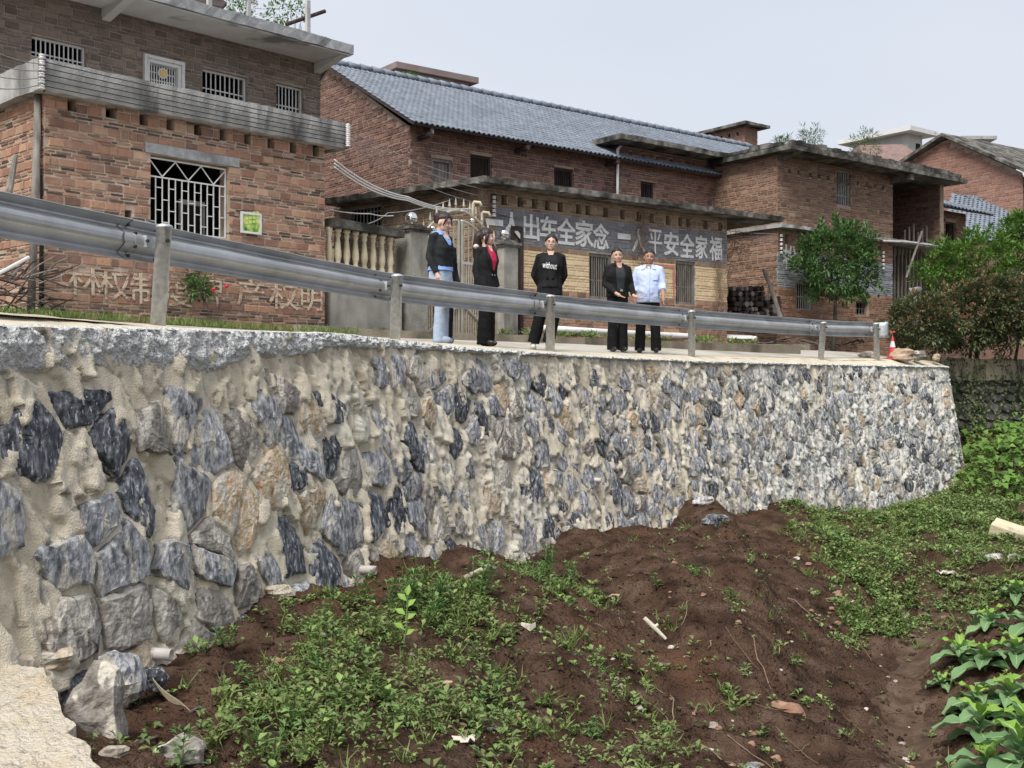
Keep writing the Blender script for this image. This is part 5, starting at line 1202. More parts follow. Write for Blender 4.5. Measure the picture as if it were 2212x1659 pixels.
rock('cement_lump', M['coping'], P(1340, 772, 18.2) , .2, 41, (1.6, .6, .16), None, 14, 8, .3, label='flat lump of dried cement by the feet of the two men', cat='rubble')

# ------------------------------------------------------------------ insulators and cables
def insulators(name, label, p0, p1, n, parent_cat='insulator rack'):
    o = thing(name, label, parent_cat, p0); p0, p1 = Vector(p0), Vector(p1); mb = MB(); mb.tube([p0 + Vector((0, .05, 0)), p1 + Vector((0, .05, 0))], .015, 6); mb.build('rack', M['wood_dark'], o)
    for i in range(n):
        c = p0.lerp(p1, (i + .5) / n); mb = MB(); k = .042 * (p1 - p0).length / n / .07
        mb.lathe(c + Vector((0, -.02, -.03)), [(.022, 0), (.04, .008), (.04, .02), (.018, .03), (.038, .04), (.038, .052), (.02, .06)], 12); mb.build('insulator', M['porcelain'], o, True)
insulators('insulator_rack', 'stack of white insulators at the left end of the outhouse parapet', FA.pt(-.12, -.21, 3.68), FA.pt(-.12, -.21, 4.12), 6)
insulators('insulator_rack', 'stack of white insulators at the right end of the outhouse parapet', FA.pt(LA + .28, -.21, 3.72), FA.pt(LA + .28, -.21, 4.06), 6)
insulators('insulator_rack', 'stack of white insulators on the slogan house beside the first character', FC.pt(FC.t(1063), -.06, 3.22), FC.pt(FC.t(1063), -.06, 3.62), 5)
insulators('insulator_rack', 'stack of white insulators under the floor slab at the house corner', FG.pt(.05, -.08, 3.3), FG.pt(.05, -.08, 3.8), 5)
insulators('insulator_rack', 'stack of white insulators beside the open bay of the corner house', FG.pt(FG.t(1902), -.08, 3.2), FG.pt(FG.t(1902), -.08, 3.7), 5)
def cable(label, pts, r, m_, sag=0.0, n=16, group=None):
    P0 = [Vector(p) for p in pts]; out = []
    for i in range(len(P0) - 1):
        for k in range(n):
            f = k / n; q = P0[i].lerp(P0[i + 1], f); q.z -= sag * 4 * f * (1 - f); out.append(q)
    out.append(P0[-1]); mb = MB(); mb.tube(out, r, 6); return mb.build('cable', m_, None, True, label=label, cat='cable', group=group)
for i in range(5):
    z0, z1 = 3.74 + .072 * i, 3.76 + .06 * i
    cable('thin black cable strung along the outhouse parapet', [FA.pt(-.10, -.215, z0), FA.pt(LA + .27, -.215, z1)], .007, M['black_cable'], .015, group='cables along the parapet')
for i in range(4):
    cable('thin grey cable running from the parapet insulators down to the slogan house', [FA.pt(LA + .3, -.21, 3.76 + .07 * i), P(1040 + 12 * i, 440 - 14 * i, 21.4)], .007, M['grey_cable'], .12, group='cables over the courtyard')
for i in range(4):
    cable('thin grey cable leading off from the parapet corner to the left', [FA.pt(-.12, -.215, 3.76 + .08 * i), P(-40, 95 + 30 * (3 - i), 13.0)], .006, M['grey_cable'], .05, group='cables off the parapet corner')
for i in range(3):
    cable('sagging white cable looped across the courtyard', [P(722, 345 + 8 * i, 18.6), P(880, 425 + 4 * i, 19.8), P(1035, 448 + 2 * i, 21.3)], .013, M['white_cable'], .10, group='white cables over the courtyard')
cable('pale cable stretched low behind the baluster handrail', [P(706, 452, 18.3), P(800, 462, 19.5), P(850, 466, 20.4)], .010, M['white_cable'], .02)
cable('second pale cable crossing under the courtyard slab', [P(706, 484, 18.3), P(770, 486, 19.3), P(838, 460, 20.6), P(990, 425, 21.6)], .009, M['grey_cable'], .06)
cable('dark cable tangled along the slogan band top', [P(1050, 455, 21.2), P(1300, 490, 23.2), P(1565, 515, 25.3)], .006, M['black_cable'], .10)
for i in range(3): cable('thin grey cable strung across the firewood gap', [P(1568, 498 + 9 * i, 25.3), P(1680, 505 + 7 * i, 27.4)], .007, M['grey_cable'], .02, group='cables across the firewood gap')
cable('grey pipe reaching from the corner house towards the round tree', [P(1908, 521, 29.4), P(1960, 523, 29.6), P(2020, 531, 30.2)], .03, M['grey_steel'], 0)
for px, y0, y1, Z, lb in ((1022, 440, 520, 20.9, 'cream conduit pipe on the slogan house corner'), (1041, 462, 505, 21.1, 'short cream conduit pipe beside the first slogan character')):
    mb = MB(); a = P(px, y0, Z); b = P(px, y1, Z); c = a + Vector((.12, 0, .02)); mb.tube([c + Vector((.03, 0, -.07)), c, a + Vector((.02, 0, .03)), a, b], .028, 10); mb.build('conduit', M['cream'], None, True, label=lb, cat='pipe')
# framed picture on the outhouse wall
M['print'] = mat('green_print', [(0.05, 0.14, 0.03), (0.22, 0.40, 0.06), (0.52, 0.62, 0.20), (0.55, 0.68, 0.78)], 9, 4, 0.4, 0, pos=(.34, .68), spec=.4)
t0, h1 = FA.th(517, 457); t1, _ = FA.th(561, 466); _, h0 = FA.th(517, 503)
pic = thing('wall_notice', 'small green picture board in a white frame on the outhouse wall', 'picture', FA.pt((t0 + t1) / 2, -.03, h0)); mb = MB(); w = .03
for a, b, c, d in ((t0, t0 + w, h0, h1), (t1 - w, t1, h0, h1), (t0 + w, t1 - w, h0, h0 + w), (t0 + w, t1 - w, h1 - w, h1)): mb.fbox(FA, a, b, -.05, -.024, c, d)
mb.build('frame', M['white_steel'], pic); mb = MB(); mb.fbox(FA, t0 + w, t1 - w, -.038, -.026, h0 + w, h1 - w); mb.build('print', M['print'], pic)
mb = MB()
for i in range(4):
    for j in range(3): mb.fbox(FA, t0 + .07 + i * .062, t0 + .115 + i * .062, -.042, -.0385, h0 + .13 + j * .06 + .012 * i, h0 + .172 + j * .06 + .012 * i)
M['print2'] = mat('lime_print', [(0.45, 0.62, 0.12), (0.62, 0.72, 0.25)], 9, 2, .4, 0); mb.build('print_blocks', M['print2'], pic)

# ------------------------------------------------------------------ left corner: leaning pole, dead canes; firewood; leaning stick
mb = MB(); mb.tube([P(66, 690, 14.2), P(76, 440, 14.35), P(82, 205, 14.5)], [.05, .048, .045], 10); mb.build('timber_pole', M['wood_grey'], None, True, label='grey timber pole standing at the outhouse corner under the parapet', cat='pole')
mb = MB(); mb.tube([P(89, 690, 14.45), P(92, 430, 14.5), P(94, 200, 14.6)], .035, 8); mb.build('drain_pipe', M['wood_dark'], None, True, label='dark drain pipe down the outhouse corner behind the timber pole', cat='pipe')
rc = random.Random(19)
for i in range(44):
    px, py = rc.uniform(-40, 92), rc.uniform(560, 690); a = rc.uniform(-.5, 1.2); L = rc.uniform(40, 110); Z = rc.uniform(13.6, 14.6)
    p0, p1 = P(px, max(py, 600), Z), P(px + L * math.cos(a), max(py, 600) - L * math.sin(a), Z + rc.uniform(-.3, .3)); m_ = p0.lerp(p1, .5) + Vector((0, 0, rc.uniform(-.05, .06)))
    mb = MB(); mb.tube([p0, m_, p1], [.012, .010, .005], 5); mb.build('dead_cane', M['wood_dark'] if i % 3 else M['wood_grey'], label='dry dead cane in the heap at the outhouse corner', cat='stick', group='dead canes at the outhouse corner')
mb = MB(); mb.tube([P(-20, 600, 13.0), P(62, 556, 13.5)], .022, 8); mb.build('pale_stick', M['white_cable'], label='pale straight stick leaning in the heap of canes', cat='stick')
mb = MB(); mb.tube([P(2, 480, 13.6), P(22, 400, 13.9), P(34, 335, 14.0)], [.05, .045, .03], 8); mb.build('tree_stump_branch', M['wood_grey'], label='bare cut branch leaning on the outhouse side wall', cat='branch')
rw_ = random.Random(5)
for j in range(7):
    for i in range(9):
        c = P(1583 + i * 12 + rw_.uniform(-3, 3), 690 - j * 11 - (0 if i < 6 else -j * 2), 26.3 + i * .09)
        if j > 5 and i > 5: continue
        d = Vector((rw_.uniform(-.12, .12) - .45, .7, rw_.uniform(-.05, .05))) * .5; mb = MB(); r = rw_.uniform(.045, .075)
        mb.tube([c - d * .2, c + d], [r, r * .9], 7); mb.build('firewood_log', M['wood_dark'] if rw_.random() < .7 else M['wood_grey'], label='dark firewood log stacked in the gap beside the slogan house', cat='log', group='firewood logs in the gap')
mb = MB(); mb.tube([P(1650, 582, 26.4), P(1672, 640, 26.3), P(1690, 700, 26.1)], [.045, .05, .055], 8); mb.build('leaning_timber', M['wood_grey'], label='long weathered timber leaning on the firewood stack', cat='pole')
for i in range(36):
    px = rw_.uniform(1640, 1885); q = P(px, rw_.uniform(735, 752), 26.2 + (px - 1640) * .009); d = Vector((rw_.uniform(-.5, .5), rw_.uniform(-.1, .2), rw_.uniform(-.02, .12))); mb = MB(); mb.tube([q - d * .8, q + Vector((0, 0, .03)), q + d * .8], [.012, .012, .006], 5); mb.build('brushwood_stick', M['wood_dark'] if i % 2 else M['wood_grey'], label='thin brushwood stick heaped behind the kerb', cat='stick', group='brushwood behind the kerb')
M['cloth'] = mat('grey_cloth', [(0.28, 0.27, 0.27), (0.42, 0.41, 0.41)], 6, 4, .9, .3, 20)
mb = MB(); rings = []
for i in range(8):
    z = i / 7; c = P(1978, 622 + 38 * z, 29.2); rings.append([c + Vector((.16 * (1 - .3 * z) * math.cos(k * .7) * (1 + .2 * math.sin(3 * k + i)), .05 * math.sin(k * .7), .03 * math.sin(k * 2))) for k in range(9)])
mb.rings(rings); mb.build('hanging_cloth', M['cloth'], None, True, label='grey rag hanging on the timber bars of the open bay', cat='cloth')
# ------------------------------------------------------------------ plants
def leafmat(name, cols, rnd=.5, rough=.55, tr=.22):
    return mat(name, [cols[0], cols[-1]], 4, 3, rough, 0, rnd=rnd, rndcols=cols, trans=tr, spec=.35)
M['lf_tree'] = leafmat('leaf_dark_green', [(0.054, 0.112, 0.038), (0.090, 0.180, 0.052), (0.162, 0.288, 0.078), (0.072, 0.144, 0.048)])
M['lf_bright'] = leafmat('leaf_bright_green', [(0.077, 0.165, 0.027), (0.140, 0.261, 0.044), (0.224, 0.358, 0.069), (0.084, 0.165, 0.037)])
M['lf_ph'] = leafmat('leaf_olive', [(0.064, 0.091, 0.044), (0.130, 0.161, 0.069), (0.239, 0.242, 0.117), (0.098, 0.121, 0.052)])
M['lf_red'] = leafmat('leaf_red_tip', [(0.208, 0.098, 0.058), (0.338, 0.137, 0.098), (0.390, 0.208, 0.143), (0.234, 0.143, 0.065)])
M['lf_weed'] = leafmat('leaf_weed', [(0.076, 0.158, 0.040), (0.140, 0.260, 0.069), (0.196, 0.336, 0.092), (0.108, 0.202, 0.069)])
M['lf_cover'] = leafmat('leaf_groundcover', [(0.085, 0.163, 0.047), (0.162, 0.284, 0.075), (0.266, 0.404, 0.111), (0.123, 0.198, 0.067), (0.230, 0.210, 0.085)])
M['lf_grass'] = leafmat('grass_blade', [(0.095, 0.160, 0.030), (0.160, 0.240, 0.055), (0.21, 0.25, 0.09)])
M['lf_tob'] = leafmat('leaf_tobacco', [(0.13, 0.25, 0.105), (0.18, 0.31, 0.135), (0.215, 0.345, 0.155)], .25, .7, .25)
M['lf_tobnew'] = leafmat('leaf_tobacco_new', [(0.20, 0.36, 0.05), (0.26, 0.42, 0.07)], .2, .5, .3)
M['rib'] = mat('leaf_rib', [(0.28, 0.40, 0.20), (0.34, 0.46, 0.24)], 4, 2, .6, 0)
M['bark'] = mat('bark', [(0.06, 0.05, 0.04), (0.14, 0.12, 0.10)], 8, 6, .95, .6, 30, stretch=(2, 2, .5))
M['stem'] = mat('green_stem', [(0.10, 0.16, 0.05), (0.16, 0.23, 0.08)], 5, 3, .7, 0)
M['root'] = mat('dry_root', [(0.13, 0.085, 0.06), (0.30, 0.22, 0.16)], 8, 5, .95, .4, 30)
NR = np.random.default_rng(5)
def leaves(C, D, U, L, W, fold=.25, droop=.15):
    """diamond leaves with a folded midrib: C base, D direction, U upper side"""
    D = D / np.linalg.norm(D, axis=1)[:, None]; S = np.cross(D, U); S /= np.maximum(np.linalg.norm(S, axis=1), 1e-6)[:, None]; N = np.cross(S, D)
    L = L[:, None]; W = W[:, None]; mid = C + D * L * .5
    V = np.stack([C, mid + S * W * .5 + N * W * fold, mid, mid - S * W * .5 + N * W * fold, C + D * L - N * L * droop], 1)
    F = np.array([(0, 2, 1), (0, 3, 2), (1, 2, 4), (2, 3, 4)]); n = len(C)
    return V.reshape(-1, 3), (F[None] + (np.arange(n) * 5)[:, None, None]).reshape(-1, 3)
def rvec(n):
    v = NR.normal(size=(n, 3)); return v / np.linalg.norm(v, axis=1)[:, None]
def crown(c, rad, nclump, nleaf, L, W, squash=.0, seed=1, top=None, shell=.55, upb=.35, csize=.13, bottom=-1):
    global NR
    NR = np.random.default_rng(seed); c = np.array(c); rad = np.array(rad)
    d = rvec(nclump * 2); d = d[d[:, 2] > bottom][:nclump]; nclump = len(d); rr = shell + (1 - shell) * NR.random(nclump) ** .6
    bump = 1 + .16 * np.sin(d[:, 0] * 5 + seed) * np.sin(d[:, 2] * 6 + 1.3 * seed) + .10 * NR.normal(size=nclump)
    P_ = c + d * rad * (rr * bump)[:, None]
    k = np.repeat(np.arange(nclump), nleaf); n = len(k)
    o = rvec(n); C = P_[k] + o * csize * NR.random(n)[:, None] * np.array([1, 1, .7]); D = o + d[k] * .8 + np.array([0, 0, upb]); U = np.tile([0, 0, 1.0], (n, 1)) + .4 * rvec(n)
    return leaves(C, D, U, L * (.7 + .6 * NR.random(n)), W * (.7 + .6 * NR.random(n))), P_, d
def branchy(root, base, c, rad, P_, name='trunk', r0=.05, nb=14, m_=None):
    b, c = Vector(base), Vector(c); mb = MB(); fork = b.lerp(c, .6); mb.tube([b, b.lerp(fork, .5) + Vector((.02, 0, 0)), fork], [r0, r0 * .85, r0 * .7], 8)
    idx = np.linspace(0, len(P_) - 1, nb).astype(int)
    for i in idx:
        q = Vector(P_[i]); m = fork.lerp(q, .5) + Vector((0, 0, .05)); mb.tube([fork, m, fork.lerp(q, .92)], [r0 * .45, r0 * .28, r0 * .12], 5)
    return mb.build(name, m_ or M['bark'], root, True)
def tree(name, label, cat, base, c, rad, ncl, nl, L, W, m_, seed, tip=None, r0=.05, **k):
    o = thing(name, label, cat, base); (V, F), P_, d = crown(c, rad, ncl, nl, L, W, seed=seed, **k)
    obj('crown', npmesh('crown', V, F, m_), o); branchy(o, base, c, rad, P_, r0=r0)
    if tip:
        sel = (d[:, 2] > -.25) & (NR.random(len(d)) < tip[1]); T = P_[sel] + d[sel] * np.array(rad) * .10; kk = np.repeat(np.arange(len(T)), 9); n = len(kk)
        D = rvec(n) * .8 + np.array([0, 0, 1.1]) + d[sel][kk] * .5; V2, F2 = leaves(T[kk], D, rvec(n), L * .9 * (.6 + .6 * NR.random(n)), W * (.5 + .5 * NR.random(n)))
        obj('young_leaves', npmesh('young_leaves', V2, F2, tip[0]), o)
    return o
q = P(1799, 0, 27.2); bz = CZ + 1.0
c = P(1808, 572, 27.2); tree('round_tree', 'clipped round evergreen tree standing in front of the corner house', 'tree', (q.x, q.y, bz), c, (.93, .88, .97), 400, 22, .115, .044, M['lf_tree'], 3, None, .055, bottom=-.85)
q = P(2110, 0, 28.3); c = P(2105, 585, 28.3); tree('round_tree', 'broad bright green tree behind the reddish bushes', 'tree', (q.x, q.y, CZ + .8), c, (1.22, 1.1, .90), 480, 22, .115, .042, M['lf_bright'], 4, None, .06, bottom=-.8)
q = P(2225, 0, 33); c = P(2225, 500, 33.0); tree('round_tree', 'bright green tree standing before the blue tiled roof', 'tree', (q.x, q.y, CZ + .8), c, (.75, .7, .62), 200, 20, .15, .055, M['lf_bright'], 6, None, .06)
for i, (px, py, Z, rx, ry, n, lb) in enumerate(((1995, 698, 26.3, .80, .66, 320, 'reddish-tipped bush rising behind the traffic cone'), (2105, 682, 27.2, .95, .85, 400, 'tall reddish-tipped bush under the broad green tree'), (2205, 675, 27.0, .95, .95, 400, 'dense dark bush hanging over the old wall cap'))):
    c = P(px, py, Z); tree('photinia_bush', lb, 'bush', (c.x, c.y + .3, CZ + .82), c, (rx, .75, ry), n, 17, .115, .045, M['lf_ph'], 11 + i, (M['lf_red'], .6 if i < 2 else .3), .04, bottom=-.95)
# wisps of bamboo and trees on the skyline
for i, (px, py, Z, r, lb) in enumerate(((1752, 297, 40, .5, 'feathery bamboo tuft above the corner house roof'), (1866, 312, 41, .65, 'taller feathery bamboo tuft beside the far brown roof'), (1690, 312, 42, .35, 'faint bamboo tuft beside the stair hut'))):
    c = P(px, py, Z); tree('bamboo', lb, 'bamboo', (c.x, c.y, CZ + .6), c, (r, r * .6, r * .9), 60, 7, .17, .026, M['lf_tree'], 31 + i, None, .03, shell=.2)
for i, (px, py, Z, r, lb) in enumerate(((520, 18, 34, .55, 'sparse tree crown seen under the roof-top shelter'), (617, 22, 36, .75, 'sparse pale tree crown beside the roof-top shelter posts'))):
    c = P(px, py, Z); tree('sparse_tree', lb, 'tree', (c.x, c.y, CZ + .8), c, (r, r * .7, r * .8), 70, 6, .13, .05, M['lf_bright'], 41 + i, None, .06, shell=.25)
c = P(887, 170, 38); tree('roof_plant', 'small green plant growing above the tiled ridge', 'plant', (c.x, c.y, CZ + 8), c, (.25, .2, .12), 20, 10, .12, .05, M['lf_bright'], 44, None, .015)
# rose bush against the outhouse wall
b = FA.pt(FA.t(436), -.25, .93); c = P(432, 615, b.y - .05); tree('rose_bush', 'thin rose bush with two red blooms against the outhouse wall', 'rose bush', b, c, (.22, .12, .26), 40, 9, .075, .035, M['lf_tree'], 51, None, .012, shell=.2)
M['rose'] = mat('rose_red', [(0.45, 0.01, 0.03), (0.6, 0.03, 0.05)], 9, 2, .5, 0); ro_ = [o for o in COL.objects if o.name == 'rose_bush'][0]
for px, py in ((462, 625), (490, 618)):
    mb = MB(); mb.ball(P(px, py, b.y - .2), .028, 8, 6); mb.build('bloom', M['rose'], ro_, True)
# clipped low greens along walls
def weeds_at(name, label, pts, r, n, L, W, m_, seed, hgt=1.0):
    global NR
    NR = np.random.default_rng(seed); VV, FF, k = [], [], 0
    for p in pts:
        C = np.array(p) + NR.normal(size=(n, 3)) * np.array([r, r, 0]); D = rvec(n) * .7 + np.array([0, 0, hgt]); V, F = leaves(C, D, rvec(n), L * (.5 + NR.random(n)), W * (.6 + .7 * NR.random(n))); VV.append(V); FF.append(F + k); k += len(V)
    return obj(name, npmesh(name, np.concatenate(VV), np.concatenate(FF), m_), label=label, kind='stuff')
pts = []
for i in range(90): t = R.uniform(-1.2, LA + .2); p = FA.pt(t, -R.uniform(.05, .7), .92); p.z = CZ + road_xy(p.x, p.y) + .01; pts.append(p)
for i in range(40): a = R.uniform(5.5, POSTA[0] + .5); w = R.uniform(3.6, 5); x, y = cxy(a, -w); pts.append((float(x), float(y), CZ + float(hroad(a, w)) + .005))
weeds_at('verge_grass', 'green grass strip along the foot of the outhouse wall', pts, .09, 40, .10, .010, M['lf_grass'], 61)
pts = []
for i in range(40):
    t = R.uniform(.0, LC); p = FC.pt(t, -R.uniform(.5, 1.2), 1.09); pts.append(p)
for i in range(14): p = FW.pt(R.uniform(0, LW), -.12, .96); pts.append(p)
weeds_at('kerb_weeds', 'low weeds growing behind the kerb and along the courtyard wall', pts, .06, 24, .10, .03, M['lf_cover'], 62, .6)

# ------------------------------------------------------------------ ground cover on the bank: density drawn from where the photograph is green
def blob(px, py, c, rx, ry, ang=0.0):
    dx, dy = px - c[0], py - c[1]; ca, sa = math.cos(ang), math.sin(ang); u, v = (dx * ca + dy * sa) / rx, (-dx * sa + dy * ca) / ry
    return np.exp(-(u * u + v * v))
def density(px, py):
    d = 1.15 * blob(px, py, (830, 1530), 440, 190) + .8 * blob(px, py, (900, 1330), 260, 70, -.15) + .5 * blob(px, py, (1150, 1640), 250, 60) + .55 * blob(px, py, (620, 1640), 300, 60)
    d = d + .95 * blob(px, py, (1905, 1300), 190, 46, .95) + .8 * blob(px, py, (1800, 1190), 120, 24, .65) + .9 * blob(px, py, (1940, 1220), 120, 34, .75) + .7 * blob(px, py, (1840, 1360), 90, 30, 1.0)
    d = d + 1.3 * blob(px, py, (2120, 1000), 140, 120) + .8 * blob(px, py, (2030, 1120), 150, 35, .1) + .5 * blob(px, py, (2140, 1180), 150, 60) + .55 * blob(px, py, (2120, 1280), 160, 60)
    d = d + .55 * blob(px, py, (1640, 1590), 140, 20, .95) + .4 * blob(px, py, (1330, 1500), 200, 60, .9) + .35 * blob(px, py, (1560, 1340), 120, 16, .7) + .3 * blob(px, py, (1660, 1310), 80, 14, .9) + .4 * blob(px, py, (1220, 1290), 90, 40)
    d = d + .45 * np.clip((px - 2212) / 150, 0, 1)
    path = blob(px, py, (1940, 1560), 150, 46, 1.35) + .8 * blob(px, py, (1960, 1430), 70, 50)
    return np.clip(d - 1.3 * path, 0.025, 1.2)
NR = np.random.default_rng(8)
n0 = 150000
sx = NR.uniform(-5, 12, n0); sy = 4.6 + (26.5 - 4.6) * NR.random(n0) ** 1.25
sx = np.concatenate([sx, NR.uniform(4, 15, 56000)]); sy = np.concatenate([sy, NR.uniform(14, 27, 56000)]); n0 += 56000
h_ = hground(sx, sy, False); ppx = CX + FPX * sx / sy; ppy = HY - FPX * h_ / sy
xw, yw = cxy(AS, EDGE + BATTER + .1)                     # keep clear of the wall: only the outer side grows
side = np.array([((xw - a) ** 2 + (yw - b) ** 2).argmin() for a, b in zip(sx, sy)])
nx_, ny_ = np.interp(AS, ARC, TAN[:, 1]), -np.interp(AS, ARC, TAN[:, 0])
out = (sx - xw[side]) * nx_[side] + (sy - yw[side]) * ny_[side] > 0.02
out |= (sx > xw[-1] + .15) & (sy > yw[-1] - 1.5)
clump = .12 + 1.6 * np.clip(fbm(sx * 2.6, sy * 2.0, 3, 91) + .26, 0, 1) * np.clip(1.0 + 1.9 * fbm(sx * 1.1 + sy * .35, sy * .55, 2, 33), .15, 1.6)
keep = out & (NR.random(n0) < density(ppx, ppy) * clump * .95) & (ppx > -200) & (ppx < 2800)
sx, sy, ppx, ppy = sx[keep], sy[keep], ppx[keep], ppy[keep]
sz = hground(sx, sy) + CZ
nl = 7; k = np.repeat(np.arange(len(sx)), nl); n = len(k)
size = (.020 + .040 * NR.random(len(sx)) ** 2.5)[k] * np.where(ppx[k] > 1700, 1.1, 1.0)
az = NR.random(n) * 6.283; el = NR.uniform(.05, .9, n)
D = np.stack([np.cos(az) * np.cos(el), np.sin(az) * np.cos(el), np.sin(el)], -1)
C_ = np.stack([sx[k], sy[k], sz[k]], -1) + np.stack([np.cos(az) * .3 * size, np.sin(az) * .3 * size, size * NR.random(n) * 1.3], -1)
dn_ = np.clip(density(ppx, ppy) - .55, 0, .6)[k]; C_[:, 2] += dn_ * .22 * NR.random(n)
V, F = leaves(C_, D, np.tile([0., 0, 1], (n, 1)) + .3 * rvec(n), size * (1 + .5 * NR.random(n)), size * (.55 + .4 * NR.random(n)))
obj('ground_cover', npmesh('ground_cover', V, F, M['lf_cover']), label='low leafy ground cover spread over the soil bank', kind='stuff')
# grass tufts
NR = np.random.default_rng(18); gsel = NR.random(len(sx)) < .10; gx_, gy_, gzz = sx[gsel], sy[gsel], sz[gsel]; k = np.repeat(np.arange(len(gx_)), 9); n = len(k)
D = rvec(n) * .55 + np.array([0, 0, .8]); V, F = leaves(np.stack([gx_[k], gy_[k], gzz[k]], -1) + NR.normal(size=(n, 3)) * np.array([.02, .02, 0]), D, rvec(n), .07 + .13 * NR.random(n), .007 + .004 * NR.random(n), droop=.4)
obj('grass_tufts', npmesh('grass_tufts', V, F, M['lf_grass']), label='thin pale grass blades among the ground cover', kind='stuff')

# upright weeds with lobed leaves, each a plant of its own
def weed_plant(p, h, nst, seed, label, L=.10, W=.04, m_='lf_weed'):
    global NR
    NR = np.random.default_rng(seed); rr = random.Random(seed); o = thing('weed_plant', label, 'weed', p, 'upright weeds: ' + label[:24]); mb = MB(); CC, DD, LL = [], [], []
    for s in range(nst):
        b = Vector(p) + Vector((rr.uniform(-.06, .06), rr.uniform(-.06, .06), -.02)) * (nst > 1); t = b + Vector((rr.uniform(-.08, .08), rr.uniform(-.08, .08), h * rr.uniform(.7, 1.1))); mb.tube([b, b.lerp(t, .5) + Vector((.01, 0, 0)), t], [.006, .005, .003], 5)
        nw = max(4, int(h / .045))
        for i in range(nw):
            f = .15 + .85 * i / (nw - 1); q = b.lerp(t, f); a0 = i * 2.4 + s
            for e in range(3 if f < .9 else 6):
                a = a0 + e * 2.1; el = .25 + .7 * f; CC.append(q); DD.append((math.cos(a) * math.cos(el), math.sin(a) * math.cos(el), math.sin(el))); LL.append(L * (1.15 - .5 * f) * rr.uniform(.8, 1.2))
                if e % 2 == 0:
                    for sg in (-.5, .5): CC.append(q + Vector((math.cos(a), math.sin(a), .3)) * L * .35); DD.append((math.cos(a + sg), math.sin(a + sg), math.sin(el) * .8)); LL.append(L * .6)
    mb.build('stem', M['stem'], o); C = np.array([tuple(q) for q in CC]); D = np.array(DD); Lq = np.array(LL); V, F = leaves(C, D, np.tile([0., 0, 1], (len(C), 1)), Lq, Lq * W / L)
    obj('leaves', npmesh('leaves', V, F, M[m_]), o)
for i, (px, py, h, ns) in enumerate(((900, 1325, .34, 4), (870, 1345, .30, 3), (950, 1320, .28, 3), (1030, 1305, .34, 4), (930, 1365, .26, 3), (790, 1310, .20, 2), (1185, 1245, .34, 3), (1228, 1250, .26, 2), (1160, 1270, .22, 2), (700, 1345, .17, 2), (385, 1660, .24, 1), (575, 1640, .19, 2), (640, 1600, .15, 2), (540, 1490, .15, 1), (1050, 1550, .16, 1), (810, 1420, .15, 2), (1015, 1430, .14, 1), (1420, 1300, .15, 1), (1500, 1290, .12, 2), (690, 1490, .14, 2), (480, 1420, .14, 2), (1290, 1610, .16, 2), (1580, 1330, .12, 1), (1100, 1400, .13, 2), (760, 1560, .15, 2), (860, 1600, .15, 2))):
    weed_plant(gpix(px, py), h, ns, 200 + i, 'tall dark weed with narrow pointed leaves at the foot of the stone wall' if h > .21 and py < 1400 else 'single-stemmed weed with a rosette of pointed leaves beside the wall toe' if py == 1660 else 'short upright weed with pointed leaves among the low ground cover' if px < 1250 else 'short upright weed standing alone on the bare soil', .10 if h > .18 else .075, .032)
o = thing('sapling', 'single thin stem with round yellow-green leaves rising from the weeds', 'sapling', gpix(868, 1420)); p = gpix(868, 1420); mb = MB(); tp = P(880, 1285, p.y); mb.tube([p, p.lerp(tp, .5) + Vector((.015, 0, 0)), tp], [.007, .006, .004], 6); mb.build('stem', M['stem'], o)
for i, (f, a) in enumerate(((.35, .3), (.45, 2.8), (.6, .4), (.68, 3.4), (.8, .9), (.9, 2.4), (.97, 1.5))):
    c = p.lerp(tp, f); V, F = leaves(np.array([tuple(c)]), np.array([[math.cos(a), .2, .6]]), np.array([[0, -.7, .6]]), np.array([.10]), np.array([.055])); obj('leaf', npmesh('leaf', V, F, M['lf_tobnew']), o)

# tobacco plants in the field
def bigleaf(c, az, el, L, W, seed, m_, parent):
    rr = random.Random(seed); n = 9; d = Vector((math.cos(az), math.sin(az), 0)); s = Vector((-d.y, d.x, 0)); p = Vector(c); e = el; rows = []; dr = rr.uniform(.9, 1.5)
    for i in range(n):
        f = i / (n - 1); w = W * (math.sin(math.pi * min(1, f * .93 + .05)) ** .8) * (1.15 - .4 * f); wav = .018 * math.sin(f * 14 + seed); up = Vector((0, 0, 1)) * math.cos(e) - d * math.sin(e)
        rows.append([p - s * w * .5 + up * (w * .22 + wav), p - s * w * .25 + up * w * .07, p, p + s * w * .25 + up * w * .07, p + s * w * .5 + up * (w * .22 - wav)])
        p = p + (d * math.cos(e) + Vector((0, 0, 1)) * math.sin(e)) * (L / (n - 1)); e -= dr / (n - 1)
    mb = MB(); mb.rings(rows, None, False, False); o = mb.build('leaf', m_, parent, True)
    mb = MB(); mb.tube([r[2] + Vector((0, 0, .004)) for r in rows[:-1]], [.007 - .0007 * i for i in range(n - 1)], 5); mb.build('midrib', M['rib'], o)
tobs = [(2118, 1615, 1.15), (2075, 1440, .85), (2128, 1470, .95), (2195, 1460, .95), (2110, 1535, .95), (2182, 1545, 1.0), (2140, 1390, .85), (2195, 1312, .75), (2212, 1610, 1.05), (2035, 1478, .5), (2228, 1392, .9), (2165, 1690, 1.1), (2085, 1700, 1.0)]
